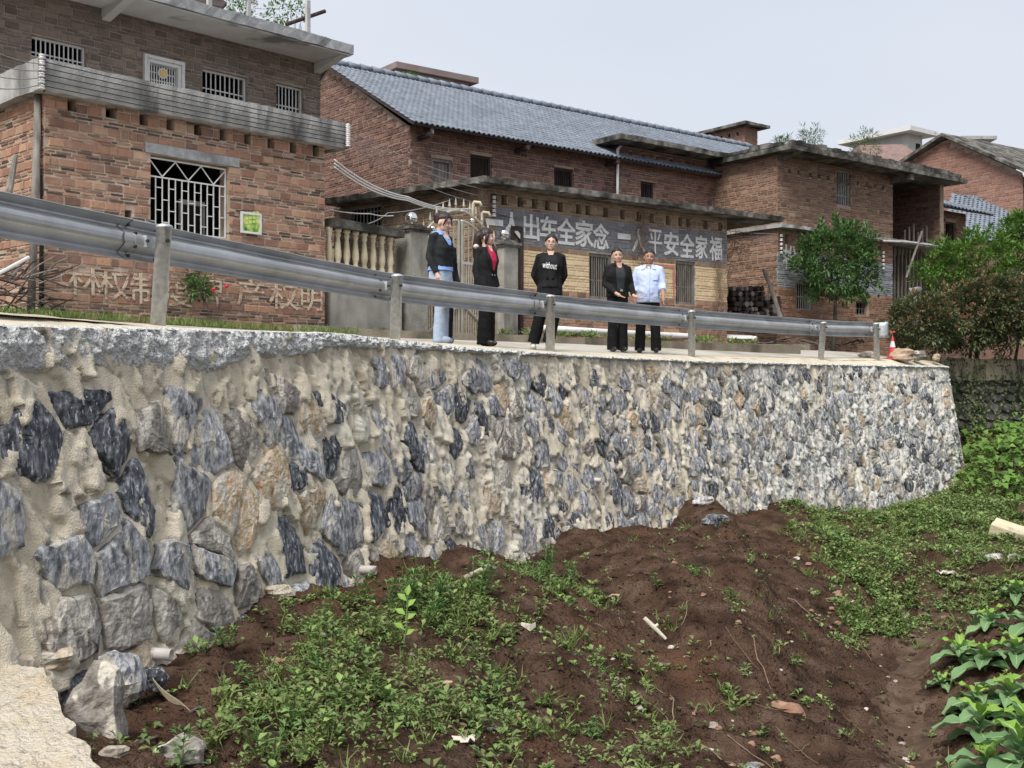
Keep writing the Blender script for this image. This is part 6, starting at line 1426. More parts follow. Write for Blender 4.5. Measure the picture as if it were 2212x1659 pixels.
for i, (px, py, s) in enumerate(tobs):
    p = gpix(px, min(py, 1657)); 
    if py > 1657: p = p + Vector((0, -.35 if py < 1695 else -.45, 0)); p.z = CZ + gz(p.x, p.y)
    rr = random.Random(300 + i); o = thing('tobacco_plant', {0: 'largest tobacco plant with a bright upright heart beside the path', 7: 'lone tobacco plant at the far end of the row near the rubble', 9: 'smallest drooping tobacco plant on the bare edge of the path'}.get(i, 'young tobacco plant with broad pale green leaves in the field'), 'tobacco plant', p, 'tobacco plants in the field'); s *= 1.32; hh = .16 * s
    mb = MB(); mb.tube([p - Vector((0, 0, .03)), p + Vector((rr.uniform(-.02, .02), 0, hh))], [.013, .010], 7); mb.build('stem', M['stem'], o); a0 = rr.uniform(0, 6)
    for k in range(10):
        f = k / 9; L = s * (.34 - .17 * f) * rr.uniform(.85, 1.12); bigleaf(p + Vector((0, 0, hh * (.12 + .85 * f))), a0 + k * 2.4 + rr.uniform(-.2, .2), .12 + .85 * f, L, L * .47, rr.randrange(999), M['lf_tob'] if k < 7 else M['lf_tobnew'], o)
# large-leaved vines on the bank beside the old wall
NR = np.random.default_rng(71); C, D = [], []
for i in range(480):
    px, py = NR.uniform(2070, 2240), NR.uniform(925, 1090)
    p = gpix(px, max(py, 940)); C.append((p.x + NR.normal() * .1, p.y + NR.normal() * .1, p.z + .08 + .45 * NR.random() ** 2)); D.append((NR.normal() * .7, -.8, NR.normal() * .3))
C = np.array(C); D = np.array(D); V, F = leaves(C, D, np.tile([0., -.3, 1], (len(C), 1)) + .3 * rvec(len(C)), .14 + .10 * NR.random(len(C)), .11 + .07 * NR.random(len(C)))
obj('bank_vine', npmesh('bank_vine', V, F, M['lf_bright']), label='large-leaved bright green vine on the bank below the old wall', kind='stuff')
C, D = [], []
for i in range(3600):
    t = NR.uniform(.7, 6.8); top = .9 - 1.9 * NR.random() ** .8; c = FO.pt(t, -.07 - .12 * NR.random(), top); 
    if NR.random() > .25 + .75 * (vnoise(np.array(t * 1.8), np.array(3.), 5) > .5): continue
    C.append(tuple(c)); D.append((NR.normal() * .6, -.5, -.5 + NR.normal() * .5))
C = np.array(C); D = np.array(D); V, F = leaves(C, D, np.tile([0., -1, .3], (len(C), 1)), .07 + .05 * NR.random(len(C)), .035 + .03 * NR.random(len(C)))
obj('wall_creeper', npmesh('wall_creeper', V, F, M['lf_ph']), label='creeper with small dark leaves hanging down the old wall', kind='stuff')
mb = MB(); rv = random.Random(8)
for i in range(70):
    t = rv.uniform(.6, 6); a = FO.pt(t, -.10, .85); b = FO.pt(t + rv.uniform(-.3, .3), -.12, .85 - rv.uniform(.3, 1.4)); mb.tube([a, a.lerp(b, .5) + Vector((rv.uniform(-.08, .08), -.03, 0)), b], .005, 4)
mb.build('creeper_stems', M['bark'], label='thin bare creeper stems trailing over the old wall', kind='stuff')
# dry vines on the slogan house
mb = MB()
for i in range(95):
    t = (FC.t(1382) if i < 40 else FC.t(1553)) + rv.gauss(0, .10); z0 = rv.uniform(1.2, 2.6) if i >= 40 else rv.uniform(2.3, 3.3); a = FC.pt(t, -.045, z0); pts = [a]
    for s in range(4): a = a + FC.pt(rv.uniform(-.09, .09), rv.uniform(-.01, .01), 0) - FC.pt(0, 0, 0) + Vector((0, 0, rv.uniform(.08, .18))); pts.append(a)
    mb.tube(pts, [.006, .005, .004, .003, .002], 4)
mb.build('dry_vine', M['root'], label='dry bare vine clinging to the slogan house wall', kind='stuff')
mb = MB()
for i in range(40):
    c = P(rv.gauss(1588, 14), rv.gauss(525, 16), 25.5); mb.tube([c, c + Vector((rv.uniform(-.15, .15), 0, rv.uniform(-.15, .1))), c + Vector((rv.uniform(-.25, .25), 0, rv.uniform(-.4, .1)))], .006, 4)
mb.build('dry_vine_tangle', M['root'], label='tangle of dry vine hanging at the slogan house corner', kind='stuff')

# ------------------------------------------------------------------ stones, roots and litter on the soil
rl = random.Random(99)
def clods(n, seed):
    g = np.random.default_rng(seed); px = g.uniform(350, 2150, n * 4); py = g.uniform(1180, 1659, n * 4); X, Y = [], []
    Zq = np.linspace(4.6, 20, 90)
    hx = g.uniform(-2.5, 7.5, n * 3); hy = 5.5 + 12 * g.random(n * 3) ** 1.3; cl = fbm(hx * 1.3, hy * 1.3, 3, 55) + .25 * g.normal(size=n * 3)
    sd_ = np.array([((xw - a) ** 2 + (yw - b) ** 2).argmin() for a, b in zip(hx, hy)]); ok = ((hx - xw[sd_]) * nx_[sd_] + (hy - yw[sd_]) * ny_[sd_] > .08) & (cl > -.1)
    hx, hy = hx[ok][:n], hy[ok][:n]; hz = hground(hx, hy) + CZ; n = len(hx); r = .006 + .020 * g.random(n) ** 3 + .025 * (g.random(n) < .035)
    U_ = np.array([(0, 0, 1), (.9, 0, .3), (.28, .85, .3), (-.73, .53, .3), (-.73, -.53, .3), (.28, -.85, .3), (.6, .6, -.6), (-.6, .6, -.6), (-.6, -.6, -.6), (.6, -.6, -.6)])
    Fq = np.array([(0, 1, 2), (0, 2, 3), (0, 3, 4), (0, 4, 5), (0, 5, 1), (1, 6, 2), (2, 7, 3), (3, 8, 4), (4, 9, 5), (5, 9, 1), (2, 6, 7), (3, 7, 8), (4, 8, 9), (1, 9, 6)])
    V = np.stack([hx, hy, hz], -1)[:, None] + U_[None] * (r[:, None] * np.array([1.1, 1.1, .8]))[:, None] * (1 + .35 * g.normal(size=(n, 10, 1)))
    F = (Fq[None] + (np.arange(n) * 10)[:, None, None]).reshape(-1, 3); obj('soil_crumbs', npmesh('soil_crumbs', V.reshape(-1, 3), F, M['soil']), label='loose crumbs of brown soil scattered over the bank', kind='stuff')
clods(24000, 4)
M['pale_stone'] = mat('pale_stone', [(0.30, 0.26, 0.21), (0.52, 0.47, 0.40)], 9, 5, .92, .5, 30, rnd=.5)
M['red_stone'] = mat('reddish_stone', [(0.20, 0.11, 0.075), (0.36, 0.22, 0.15)], 9, 5, .92, .5, 30, rnd=.4)
for i in range(150):
    if i < 60: px, py = rl.uniform(350, 1700), rl.uniform(1250, 1650)
    elif i < 110: px, py = rl.uniform(1700, 2200), rl.uniform(1150, 1330)
    else: px, py = rl.uniform(1300, 1980), rl.uniform(1300, 1650)
    p = gpix(px, py); x_, y_ = cxy(ray_arc(px, EDGE + BATTER), EDGE + BATTER)
    if p.y > y_ - .15 and px < 2050: continue
    r = rl.uniform(.010, .030) * (1.5 if rl.random() < .15 else 1) * (1.3 if p.y > 13 else 1); red = rl.random() < .45
    rock('soil_stone', M['red_stone' if red else 'pale_stone'], p + Vector((0, 0, r * .3)), r, 400 + i, (1.2, 1, .75), None, 8, 5, .25, rl.uniform(0, 6), label='small reddish stone lying on the soil bank' if red else 'small pale stone lying on the soil bank', cat='stone', group='reddish stones on the soil' if red else 'pale stones on the soil')
for i in range(26):
    px, py = rl.uniform(1250, 1950), rl.uniform(1230, 1655); p = gpix(px, py)
    if p.y > 15: continue
    a = rl.gauss(.6, .4) if rl.random() < .75 else rl.uniform(0, 3); L = rl.uniform(.12, .6); pts = []
    for s in range(6):
        x = p.x + math.cos(-a) * L * s / 5 + rl.uniform(-.02, .02); y = p.y + math.sin(-a) * L * s / 5 * 2 + rl.uniform(-.02, .02); pts.append((x, y, CZ + gz(x, y) + .008 + .02 * rl.random()))
    mb = MB(); mb.tube(pts, [.0045 * rl.uniform(.5, 1.3)] * 5 + [.002], 5); mb.build('root', M['root'], label='thin dry root trailing down the bare soil', cat='root', group='dry roots on the soil')
M['foam'] = mat('dirty_white_plastic', [(0.52, 0.47, 0.36), (0.66, 0.62, 0.52)], 7, 5, .7, .2, 30)
M['bamboo_dry'] = mat('dry_bamboo', [(0.30, 0.25, 0.18), (0.44, 0.38, 0.29)], 7, 5, .6, .2, 30)
p = gpix(1418, 1375); q = gpix(1438, 1395)
o = thing('broken_spout', 'broken cream plastic spout lying on the bare soil', 'litter', p); mb = MB(); a = P(1392, 1335, p.y) ; b = P(1438, 1380, p.y); mb.tube([a, a.lerp(b, .4), b], [.02, .024, .014], 9); mb.build('tube', M['foam'], o); mb = MB(); c = a.lerp(b, .45); mb.tube([c, c + Vector((.04, 0, .03))], .015, 8); mb.build('branch', M['foam'], o)
p = gpix(1140, 1385); o = thing('broken_bracket', 'broken cream plastic corner piece among the weeds', 'litter', p); mb = MB(); mb.hexa([p + Vector(v) for v in ((-.06, 0, .05), (.02, -.02, .0), (.03, .0, .0), (-.05, .03, .05), (-.06, 0, .07), (.02, -.02, .06), (.03, .0, .06), (-.05, .03, .07))]); mb.build('plate', M['foam'], o); mb = MB(); mb.hexa([p + Vector(v) for v in ((.021, -.02, .0), (.07, .02, .03), (.07, .03, .03), (.031, .0, .0), (.021, -.02, .06), (.07, .02, .07), (.07, .03, .07), (.031, .0, .06))]); mb.build('flange', M['foam'], o)
p = gpix(1030, 1262); mb = MB(); mb.tube([p + Vector((-.12, .0, .01)), p + Vector((.08, .05, .10)), p + Vector((.13, .06, .13))], [.028, .028, .026], 10); mb.build('bamboo_stub', M['bamboo_dry'], None, True, label='short dry bamboo stub at the foot of the wall', cat='bamboo')
def crumple(px, py, r, m_, lb, cat, seed):
    p = gpix(px, py); rr = random.Random(seed); mb = MB(); n = 6; V = [p + Vector(((i / 5 - .5) * 2 * r + rr.uniform(-.02, .02), (j / 5 - .5) * 1.4 * r, .01 + rr.uniform(0, r * .6) + (5 - j) * .0)) for i in range(n) for j in range(n)]; mb.add(V, gridfaces(n, n).tolist()); o = mb.build('litter_sheet', m_, None, label=lb, cat=cat); sm = o.modifiers.new('thickness', 'SOLIDIFY'); sm.thickness = .004
M['card'] = mat('brown_card', [(0.30, 0.20, 0.13), (0.42, 0.31, 0.21)], 6, 5, .9, .3, 30); M['black_pl'] = mat('black_plastic', [(0.015, 0.015, 0.018), (0.03, 0.03, 0.035)], 6, 3, .4, 0); M['grey_pl'] = mat('grey_plastic', [(0.16, 0.16, 0.165), (0.26, 0.26, 0.27)], 6, 3, .5, 0)
crumple(960, 1505, .055, M['card'], 'crumpled brown card lying among the low weeds', 'litter', 1); crumple(1325, 1282, .05, M['card'], 'torn brown card near the top of the bare soil', 'litter', 2); crumple(1002, 1650, .06, M['foam'], 'pale torn wrapper at the bottom of the bank', 'litter', 3)
crumple(1243, 1438, .028, M['black_pl'], 'black plastic scrap on the bare soil', 'litter', 4); crumple(1428, 1418, .04, M['grey_pl'], 'grey plastic bag scrap below the cream spout', 'litter', 5); crumple(1066, 1605, .035, M['grey_pl'], 'grey plastic scrap among bright weeds', 'litter', 6); crumple(2045, 1245, .10, M['pale_stone'], 'pale torn sack on the rubble below the bank', 'litter', 7)
p = gpix(365, 1520); mb = MB(); rows = []
for i in range(9):
    f = i / 8; c = P(330 + 80 * f, 1468 + 75 * f + 8 * math.sin(5 * f), p.y - .1 - .15 * f); w = .028 * math.sin(math.pi * min(1, f + .12)); rows.append([c + Vector((-w * .4, 0, w)), c, c + Vector((w * .4, .0, -w))])
mb.rings(rows, None, False, False); o = mb.build('dry_leaf_sheath', M['bamboo_dry'], None, label='long dry tan leaf sheath lying beside the wall toe', cat='leaf'); sm = o.modifiers.new('thickness', 'SOLIDIFY'); sm.thickness = .004
p0, p1 = gpix(305, 1640), gpix(485, 1470); mb = MB(); mb.tube([p0 + Vector((0, 0, .05)), P(345, 1590, 7.0), P(395, 1550, 7.2), P(470, 1500, 7.6), p1 + Vector((0, 0, .05))], [.011, .010, .009, .007, .004], 6); mb.build('fallen_vine', M['bark'], None, True, label='thin dark fallen vine arching beside the wall toe', cat='branch')
p = gpix(2190, 1165); o = thing('concrete_slab_piece', 'broken yellowish concrete slab lying on the green bank', 'rubble', p); mb = MB(); d = Vector((.62, -.45, -.22)); w = Vector((.18, .2, .12)); t_ = Vector((.02, -.03, .12)); b = p + Vector((-.35, .1, .08)); mb.hexa([b, b + d, b + d + w, b + w, b + t_, b + d + t_, b + d + w + t_, b + w + t_]); mb.build('slab', M['old_cap'], o); mb = MB(); b2 = b + t_ * 1.03; mb.hexa([b2, b2 + d * .9, b2 + d * .9 + w * .35, b2 + w * .35] + [q + t_ * .25 for q in (b2, b2 + d * .9, b2 + d * .9 + w * .35, b2 + w * .35)]); mb.build('lip', M['old_cap'], o)
for px, py, r, sd, mm, lb in ((2150, 1225, .09, 3, 'stone_b', 'grey rock among rubble below the broken slab'), (2190, 1215, .07, 8, 'stone_b', 'pale grey rock beside the broken slab'), (1545, 1175, .13, 12, 'stone_a', 'dark blue rock at the foot of the wall where the soil steps down'), (1520, 1150, .11, 13, 'stone_b', 'pale rock fallen at the step in the wall foot'), (600, 1312, .10, 14, 'sandcrete', 'sandy cement lump at the foot of the wall'), (605, 1450, .035, 16, 'red_stone', 'orange-brown pebble among the low weeds'), (1625, 1640, .05, 18, 'stone_b', 'smooth grey stone on the dark lower soil'), (1700, 1545, .11, 19, 'red_stone', 'flat reddish clod of rubble beside the path'), (245, 1650, .06, 20, 'pale_stone', 'pale stone beside the toe of the wall'), (390, 1635, .11, 22, 'stone_d', 'flat brown stone under the upright weed')):
    p = gpix(px, py); rock('loose_rock', M[mm], p + Vector((0, 0, r * .3)), r, 600 + sd, (1.3, 1, .7), None, 12, 8, .25, label=lb, cat='rock')
# ------------------------------------------------------------------ people on the road behind the guardrail
def cloth(name, c, c2, bump=.35, rough=.9, bs=9): return mat(name, [c, c2], 10, 4, rough, bump, bs, bdist=.03, spec=.15)
M['skin_f'] = mat('skin_light', [(0.57, 0.37, 0.285), (0.63, 0.42, 0.335)], 14, 4, .55, .03, 60, spec=.35)
M['skin_m'] = mat('skin_tan', [(0.48, 0.29, 0.21), (0.55, 0.345, 0.255)], 14, 4, .55, .03, 60, spec=.35)
M['skin_d'] = mat('skin_brown', [(0.34, 0.19, 0.13), (0.40, 0.235, 0.165)], 14, 4, .55, .03, 60, spec=.35)
M['hair'] = mat('black_hair', [(0.010, 0.008, 0.008), (0.026, 0.020, 0.018)], 40, 4, .45, .5, 70, stretch=(1, 1, .15), spec=.4)
M['hair_b'] = mat('dark_brown_hair', [(0.018, 0.010, 0.010), (0.042, 0.024, 0.022)], 40, 4, .45, .5, 70, stretch=(1, 1, .15), spec=.4)
M['black_wool'] = cloth('black_wool', (0.010, 0.010, 0.011), (0.020, 0.020, 0.022)); M['black_tee'] = cloth('black_cotton', (0.014, 0.014, 0.015), (0.026, 0.026, 0.028))
M['black_trs'] = cloth('black_trouser_cloth', (0.007, 0.007, 0.008), (0.013, 0.013, 0.015)); M['char_knit'] = cloth('charcoal_knit', (0.014, 0.016, 0.018), (0.030, 0.033, 0.036))
M['dk_grey'] = cloth('dark_grey_cotton', (0.030, 0.032, 0.036), (0.048, 0.050, 0.056)); M['sky_shirt'] = cloth('pale_blue_shirt_cloth', (0.46, 0.55, 0.78), (0.54, 0.62, 0.83), .5, .8, 7)
M['blue_trim'] = cloth('light_blue_cotton', (0.22, 0.36, 0.72), (0.28, 0.43, 0.78)); M['jeans'] = cloth('light_denim', (0.26, 0.33, 0.44), (0.40, 0.47, 0.58), .4)
M['red_shirt'] = cloth('crimson_cotton', (0.42, 0.02, 0.06), (0.50, 0.035, 0.085)); M['scarf'] = cloth('cream_scarf', (0.58, 0.53, 0.45), (0.68, 0.63, 0.55)); M['shoe_b'] = mat('black_leather', [(0.010, 0.010, 0.010), (0.022, 0.022, 0.022)], 8, 3, .35, .05, 20, spec=.5)
M['shoe_w'] = mat('cream_sneaker', [(0.50, 0.47, 0.41), (0.62, 0.59, 0.53)], 8, 3, .7, .1, 30); M['eye_dark'] = mat('eye_dark', [(0.012, 0.010, 0.010), (0.02, 0.015, 0.015)], 5, 1, .3, 0); M['lip_f'] = mat('lip_red', [(0.34, 0.10, 0.10), (0.40, 0.13, 0.125)], 8, 2, .5, 0); M['lip_m'] = mat('lip_brown', [(0.26, 0.12, 0.095), (0.30, 0.145, 0.115)], 8, 2, .5, 0)
M['silver'] = mat('silver_metal', [(0.55, 0.55, 0.54), (0.65, 0.65, 0.64)], 5, 2, .3, 0, metal=.9); M['print_white'] = mat('white_print', [(0.70, 0.70, 0.69), (0.78, 0.78, 0.77)], 9, 2, .7, 0)

def capsule(mb, p0, p1, r0, r1, n=14):
    p0, p1 = Vector(p0), Vector(p1); d = (p1 - p0).normalized(); pts, rad = [], []
    for a in (0.08, .35, .7, 1.0): pts.append(p0 - d * r0 * math.cos(a * math.pi / 2)); rad.append(r0 * math.sin(a * math.pi / 2))
    for a in (1.0, .7, .35, 0.08): pts.append(p1 + d * r1 * math.cos(a * math.pi / 2)); rad.append(r1 * math.sin(a * math.pi / 2))
    mb.tube(pts, rad, n)
def remesh(mb, vox, smooth=4):
    o = bpy.data.objects.new('tmp', mb.mesh('tmp')); COL.objects.link(o); m = o.modifiers.new('r', 'REMESH'); m.mode = 'VOXEL'; m.voxel_size = vox
    if smooth: s = o.modifiers.new('s', 'SMOOTH'); s.factor = .5; s.iterations = smooth
    dg = bpy.context.evaluated_depsgraph_get(); me_ = bpy.data.meshes.new_from_object(o.evaluated_get(dg)); old = o.data; bpy.data.objects.remove(o); bpy.data.meshes.remove(old)
    co = np.zeros(len(me_.vertices) * 3); me_.vertices.foreach_get('co', co); fs = [tuple(p.vertices) for p in me_.polygons]; bpy.data.meshes.remove(me_)
    return co.reshape(-1, 3), fs
class Torso:
    def __init__(s, rows): s.r = np.array(rows)
    def at(s, z, th, off=0.0):
        hw, hd, yc = (np.interp(z, s.r[:, 0], s.r[:, i]) for i in (1, 2, 3)); sn, cs = math.sin(th), math.cos(th)
        return Vector(((hw + off) * math.copysign(abs(sn) ** .88, sn), yc - (hd + off) * math.copysign(abs(cs) ** .88, cs), z))
    def loft(s, mb, z0, z1, off=0, n=26, nz=18):
        mb.rings([[s.at(z0 + (z1 - z0) * i / nz, 2 * math.pi * k / n, off) for k in range(n)] for i in range(nz + 1)])
    def patch(s, mb, z0, z1, thf, off=.014, n=12, nz=16, thick=.006):
        a, b = [], []
        for i in range(nz + 1):
            z = z0 + (z1 - z0) * i / nz; t0, t1 = thf(z)
            a.append([s.at(z, t0 + (t1 - t0) * k / n, off) for k in range(n + 1)]); b.append([s.at(z, t0 + (t1 - t0) * k / n, off - thick) for k in range(n, -1, -1)])
        mb.rings([x + y for x, y in zip(a, b)])

def person(label, px, py, Z, Hh, yaw, spec):
    g = Vector(((px - CX) / FPX * Z, Z, 0)); g.z = CZ + road_xy(g.x, g.y) + .004
    k = Hh / 1.65; MW = Matrix.Translation(g) @ Matrix.Rotation(math.radians(yaw), 4, 'Z') @ Matrix.Scale(k, 4); rr = random.Random(int(px))
    def put(name, V, F, m_, parent=None, smooth=True, **kw):
        A = np.array(V, float) if not isinstance(V, np.ndarray) else V; W = A @ np.array(MW)[:3, :3].T + np.array(MW)[:3, 3]; b = MB(); b.v = [tuple(q) for q in W]; b.f = list(F); b.m = [0] * len(b.f); return b.build(name, m_, parent, smooth, **kw)
    fem = spec.get('fem', True); sw = spec.get('sw', .158 if fem else .178); belly = spec.get('belly', 0)
    skin = spec['skin']; T = Torso([(.74, .150, .105, .0), (.80, .165, .118, .005), (.90, .163, .118 + belly * .5, .005 - belly * .4), (1.0, .142 + belly * .3, .105 + belly, .0 - belly * .6), (1.10, .142 + belly * .3, .106 + belly * .6, -.002 - belly * .4), (1.22, .160 if fem else .175, .118 if fem else .115, -.006), (1.30, sw * .93, .102, .0), (1.35, sw * .78, .082, .008), (1.39, sw * .52, .062, .012), (1.43, .062, .056, .012)])
    hp, hy, hr = (math.radians(q) for q in spec.get('head', (0, 0, 0))); HM = Matrix.Translation((0, .008, 1.435)) @ Euler((hp, hr, hy), 'XYZ').to_matrix().to_4x4() @ Matrix.Scale(1.10, 4) @ Matrix.Translation((0, -.008, -1.435)); lean = spec.get('lean', (0, 0))
    def L(v):                                # lean grows with height
        v = Vector(v); f = max(0, v.z - .82); return Vector((v.x + lean[0] * f, v.y + lean[1] * f, v.z))
    def leanV(A): A = np.array(A, float); f = np.maximum(0, A[:, 2] - .82); A[:, 0] += lean[0] * f; A[:, 1] += lean[1] * f; return A
    HMl = Matrix.Translation(L((0, 0, 1.445)) - Vector((0, 0, 1.445))) @ HM
    # --- body: one continuous surface
    mb = MB(); T.loft(mb, .76, 1.43, -.012)
    legs = spec['legs']                       # (hip, knee, ankle) for each side
    for hip, knee, ank in legs: capsule(mb, hip, knee, .080, .055); capsule(mb, knee, ank, .055, .036); capsule(mb, ank, (ank[0], ank[1] - .12, .035), .036, .03)
    arms = [(Vector((a[0][0] * .88, a[0][1], a[0][2])), Vector((a[1][0] * .83, a[1][1], a[1][2])), Vector((a[2][0] * .9, a[2][1], a[2][2])), a[3]) for a in spec['arms']]; fem_k = .92 if fem else 1.0
    B = MB(); B.v = [tuple(q) for q in leanV(mb.v)]; B.f = mb.f; B.m = mb.m
    for sh, el, wr, hd in arms: capsule(B, L(sh), el, .046 * fem_k, .038 * fem_k); capsule(B, el, wr, .040 * fem_k, .026 * fem_k); w = Vector(wr); d = Vector(hd).normalized(); capsule(B, w, w + d * .05, .026, .030)
    capsule(B, L((0, .012, 1.40)), HMl @ Vector((0, .01, 1.50)), .052 if fem else .058, .05 if fem else .056)
    hd_ = MB(); hd_.ball((0, .006, 1.560), 1, 26, 18, None, (.073, .090, .098)); hd_.ball((0, -.022, 1.500), 1, 22, 14, None, (.058 if fem else .064, .066, .062)); hd_.ball((0, -.052, 1.470), 1, 14, 10, None, (.030 if fem else .036, .032, .026))
    hd_.ball((0, -.090, 1.522), 1, 12, 8, None, (.0135, .020, .014)); hd_.tube([(0, -.080, 1.556), (0, -.092, 1.535), (0, -.102, 1.520)], [.009, .010, .011], 8); hd_.ball((.032, -.066, 1.522), 1, 10, 8, None, (.026, .022, .024)); hd_.ball((-.032, -.066, 1.522), 1, 10, 8, None, (.026, .022, .024))
    for s in (-1, 1): hd_.ball((s * .075, .012, 1.530), 1, 10, 8, None, (.010, .020, .031))
    B.add([HMl @ Vector(q) for q in hd_.v], hd_.f)
    V, F = remesh(B, .0085, 3); F = list(F); V = [tuple(q) for q in V]; hb = MB()
    for sh, el, wr, hd in arms:              # palms and five fingers, bent at the knuckles
        w = Vector(wr); d = Vector(hd).normalized(); side = Vector(spec.get('palm', (1, 0, 0))); side = (side - d * side.dot(d)).normalized(); nrm = d.cross(side); ks = .92 if fem else 1.0
        pc = w + d * .055; rings = []
        for f, hw, ht in ((0, .024, .015), (.35, .036, .014), (.7, .041, .013), (1.0, .038, .010)): q = w + d * (.095 * f * ks); rings.append([q + side * hw * ks * math.cos(t) + nrm * ht * math.sin(t) for t in [2 * math.pi * i / 12 for i in range(12)]])
        hb.rings(rings)
        for i, (o_, ln) in enumerate(((-.030, .062), (-.010, .074), (.010, .078), (.030, .070))):
            b0 = w + d * .088 * ks + side * o_ * ks; sp = d + side * o_ * 2.2; cv = spec.get('curl', .5); b1 = b0 + sp.normalized() * ln * .45 * ks + nrm * cv * .008; b2 = b1 + (sp.normalized() + nrm * cv).normalized() * ln * .32 * ks; b3 = b2 + (sp.normalized() * .7 + nrm * cv * 1.5).normalized() * ln * .25 * ks; hb.tube([b0, b1, b2, b3], [.0095 * ks, .0088 * ks, .008 * ks, .0055 * ks], 8)
        t0 = w + d * .03 + side * .030 * ks; t1 = t0 + (d * .6 + side * .7).normalized() * .036; t2 = t1 + (d + side * .2 + nrm * .3).normalized() * .028; hb.tube([t0, t1, t2], [.012, .010, .0065], 8)
    n0 = len(V); V += [tuple(q) for q in hb.v]; F += [tuple(i + n0 for i in f) for f in hb.f]
    body = put('person', np.array(V), F, skin, None, True, label=label, cat='person')
    # --- face
    def face(name, fn, m_, smooth=True): b = MB(); fn(b); put(name, [HMl @ Vector(q) for q in b.v], b.f, m_, body, smooth)
    dn = spec.get('eyes', .006)
    for s in (-1, 1):
        face('eye', lambda b: b.ball((s * .030, -.0765, 1.548), 1, 10, 6, None, (.0125, .007, dn)), M['eye_dark']); face('eyebrow', lambda b: b.tube([(s * .013, -.085, 1.564), (s * .030, -.083, 1.570), (s * .047, -.071, 1.565)], [.0028, .0034, .002], 5), M['hair'])
    face('mouth', lambda b: b.ball((0, -.0835, 1.4925), 1, 12, 6, None, (.021, .008, .0055 if fem else .0045)), M['lip_f'] if fem else M['lip_m'])
    if spec.get('smile'): face('teeth', lambda b: b.ball((0, -.0875, 1.494), 1, 10, 5, None, (.014, .006, .003)), M['print_white'])
    if spec.get('glasses'):
        for s in (-1, 1): face('glasses', lambda b: b.tube([(s * .032 + .024 * math.cos(a), -.093, 1.546 + .019 * math.sin(a)) for a in [2 * math.pi * i / 16 for i in range(17)]], .0018, 5), M['hair_b'])
        face('glasses_bridge', lambda b: b.tube([(-.008, -.095, 1.549), (.008, -.095, 1.549)], .0018, 5), M['hair_b'])
    # --- hair: a cap that leaves the face free
    hm = spec.get('hair', M['hair']); hl = spec.get('hairline', 1.585); b = MB(); n, m = 30, 20; rings = []
    for i in range(m + 1):
        a = math.pi * i / m; ring = []
        for j in range(n):
            t = 2 * math.pi * j / n; d = Vector((math.sin(a) * math.sin(t), -math.sin(a) * math.cos(t), -math.cos(a))); q = Vector((d.x * .083, .010 + d.y * .103, 1.563 + d.z * .110)); part = abs(q.x + spec.get('part', .0)) * spec.get('arch', .3)
            isf = (q.y < .035 and q.z < hl - part + (q.y + .09) * -.30) or (q.z < spec.get('nape', 1.50))
            if isf: q = Vector((d.x * .060, .010 + d.y * .074, 1.560 + d.z * .080))
            else: q += d * .004 * math.sin(9 * t + 3 * a)
            ring.append(q)
        rings.append(ring)
    b.rings(rings); put('hair', [HMl @ Vector(q) for q in b.v], b.f, hm, body)
    for pts, rad in spec.get('locks', ()): b = MB(); b.tube([HMl @ Vector(q) if fl else L(q) for fl, q in pts], rad, 10); put('hair_lock', b.v, b.f, hm, body)
    # --- clothes
    def garment(name, m_, build_, vox=.011, sm=3, wr=.006):
        b = MB(); build_(b); V, F = remesh(b, vox, sm); A = np.array(V)
        if wr: w = fbm(A[:, 2] * 16 + A[:, 0] * 9, A[:, 0] * 12 + A[:, 1] * 14, 3, 7) * wr; c = np.stack([A[:, 0], A[:, 1]], -1); r = np.maximum(np.hypot(c[:, 0], c[:, 1]), .03); A[:, 0] += c[:, 0] / r * w; A[:, 1] += c[:, 1] / r * w
        return put(name, A, F, m_, body)
    tr = spec['trousers']
    def trs(b):
        T.loft(b, .78, tr.get('top', 1.0), .010)
        for hip, knee, ank in legs:
            hip, knee, ank = Vector(hip), Vector(knee), Vector(ank); r0, r1, r2 = tr['r']; hem = ank + Vector((0, -.005, tr.get('hem', -.02))); b.tube([hip + Vector((0, 0, .05)), hip, hip.lerp(knee, .5), knee, knee.lerp(ank, .5), hem], [r0 * .8, r0, (r0 + r1) / 2, r1, (r1 + r2) / 2, r2], 18)
    garment('trousers', tr['m'], trs, wr=.007)
    sh_ = spec['shoes']
    for hip, knee, ank in legs:
        b = MB(); b.ball((ank[0], ank[1] - .055, ank[2] - .035), 1, 16, 10, None, (.047, .135, .05)); b.ball((ank[0], ank[1] + .005, ank[2] - .01), 1, 14, 8, None, (.044, .055, .06)); A, F = remesh(b, .01, 2); A[:, 2] = np.maximum(A[:, 2], ank[2] - .078); put('shoe', A, F, sh_, body)
    top = spec['top']
    def tp(b):
        t0 = MB(); T.loft(t0, top['z0'], 1.415, top.get('off', .014)); b.add(leanV(t0.v), t0.f)
        fl = top.get('flare', 0)
        for sh, el, wr, hd in arms:
            r = [q * .86 for q in top['r']]; shv, elv, wrv = L(sh), Vector(el), Vector(wr); end = elv.lerp(wrv, top.get('sleeve', .93)); b.tube([L((sh[0] * .55, sh[1], sh[2] + .03)), shv + (shv - elv).normalized() * .01, shv.lerp(elv, .5), elv, elv.lerp(end, .5), end], [r[0] * .9, r[0], r[0] * .93, r[1], (r[1] + r[2]) / 2, r[2]], 16)
    tob = garment(top['name'], top['m'], tp, wr=top.get('wr', .007))
    def P_(name, m_, z0, z1, thf, off, **kw):
        b = MB(); T.patch(b, z0, z1, thf, off, **kw); put(name, leanV(b.v), b.f, m_, body)
    for a in spec.get('patches', ()): P_(*a[:6], **(a[6] if len(a) > 6 else {}))
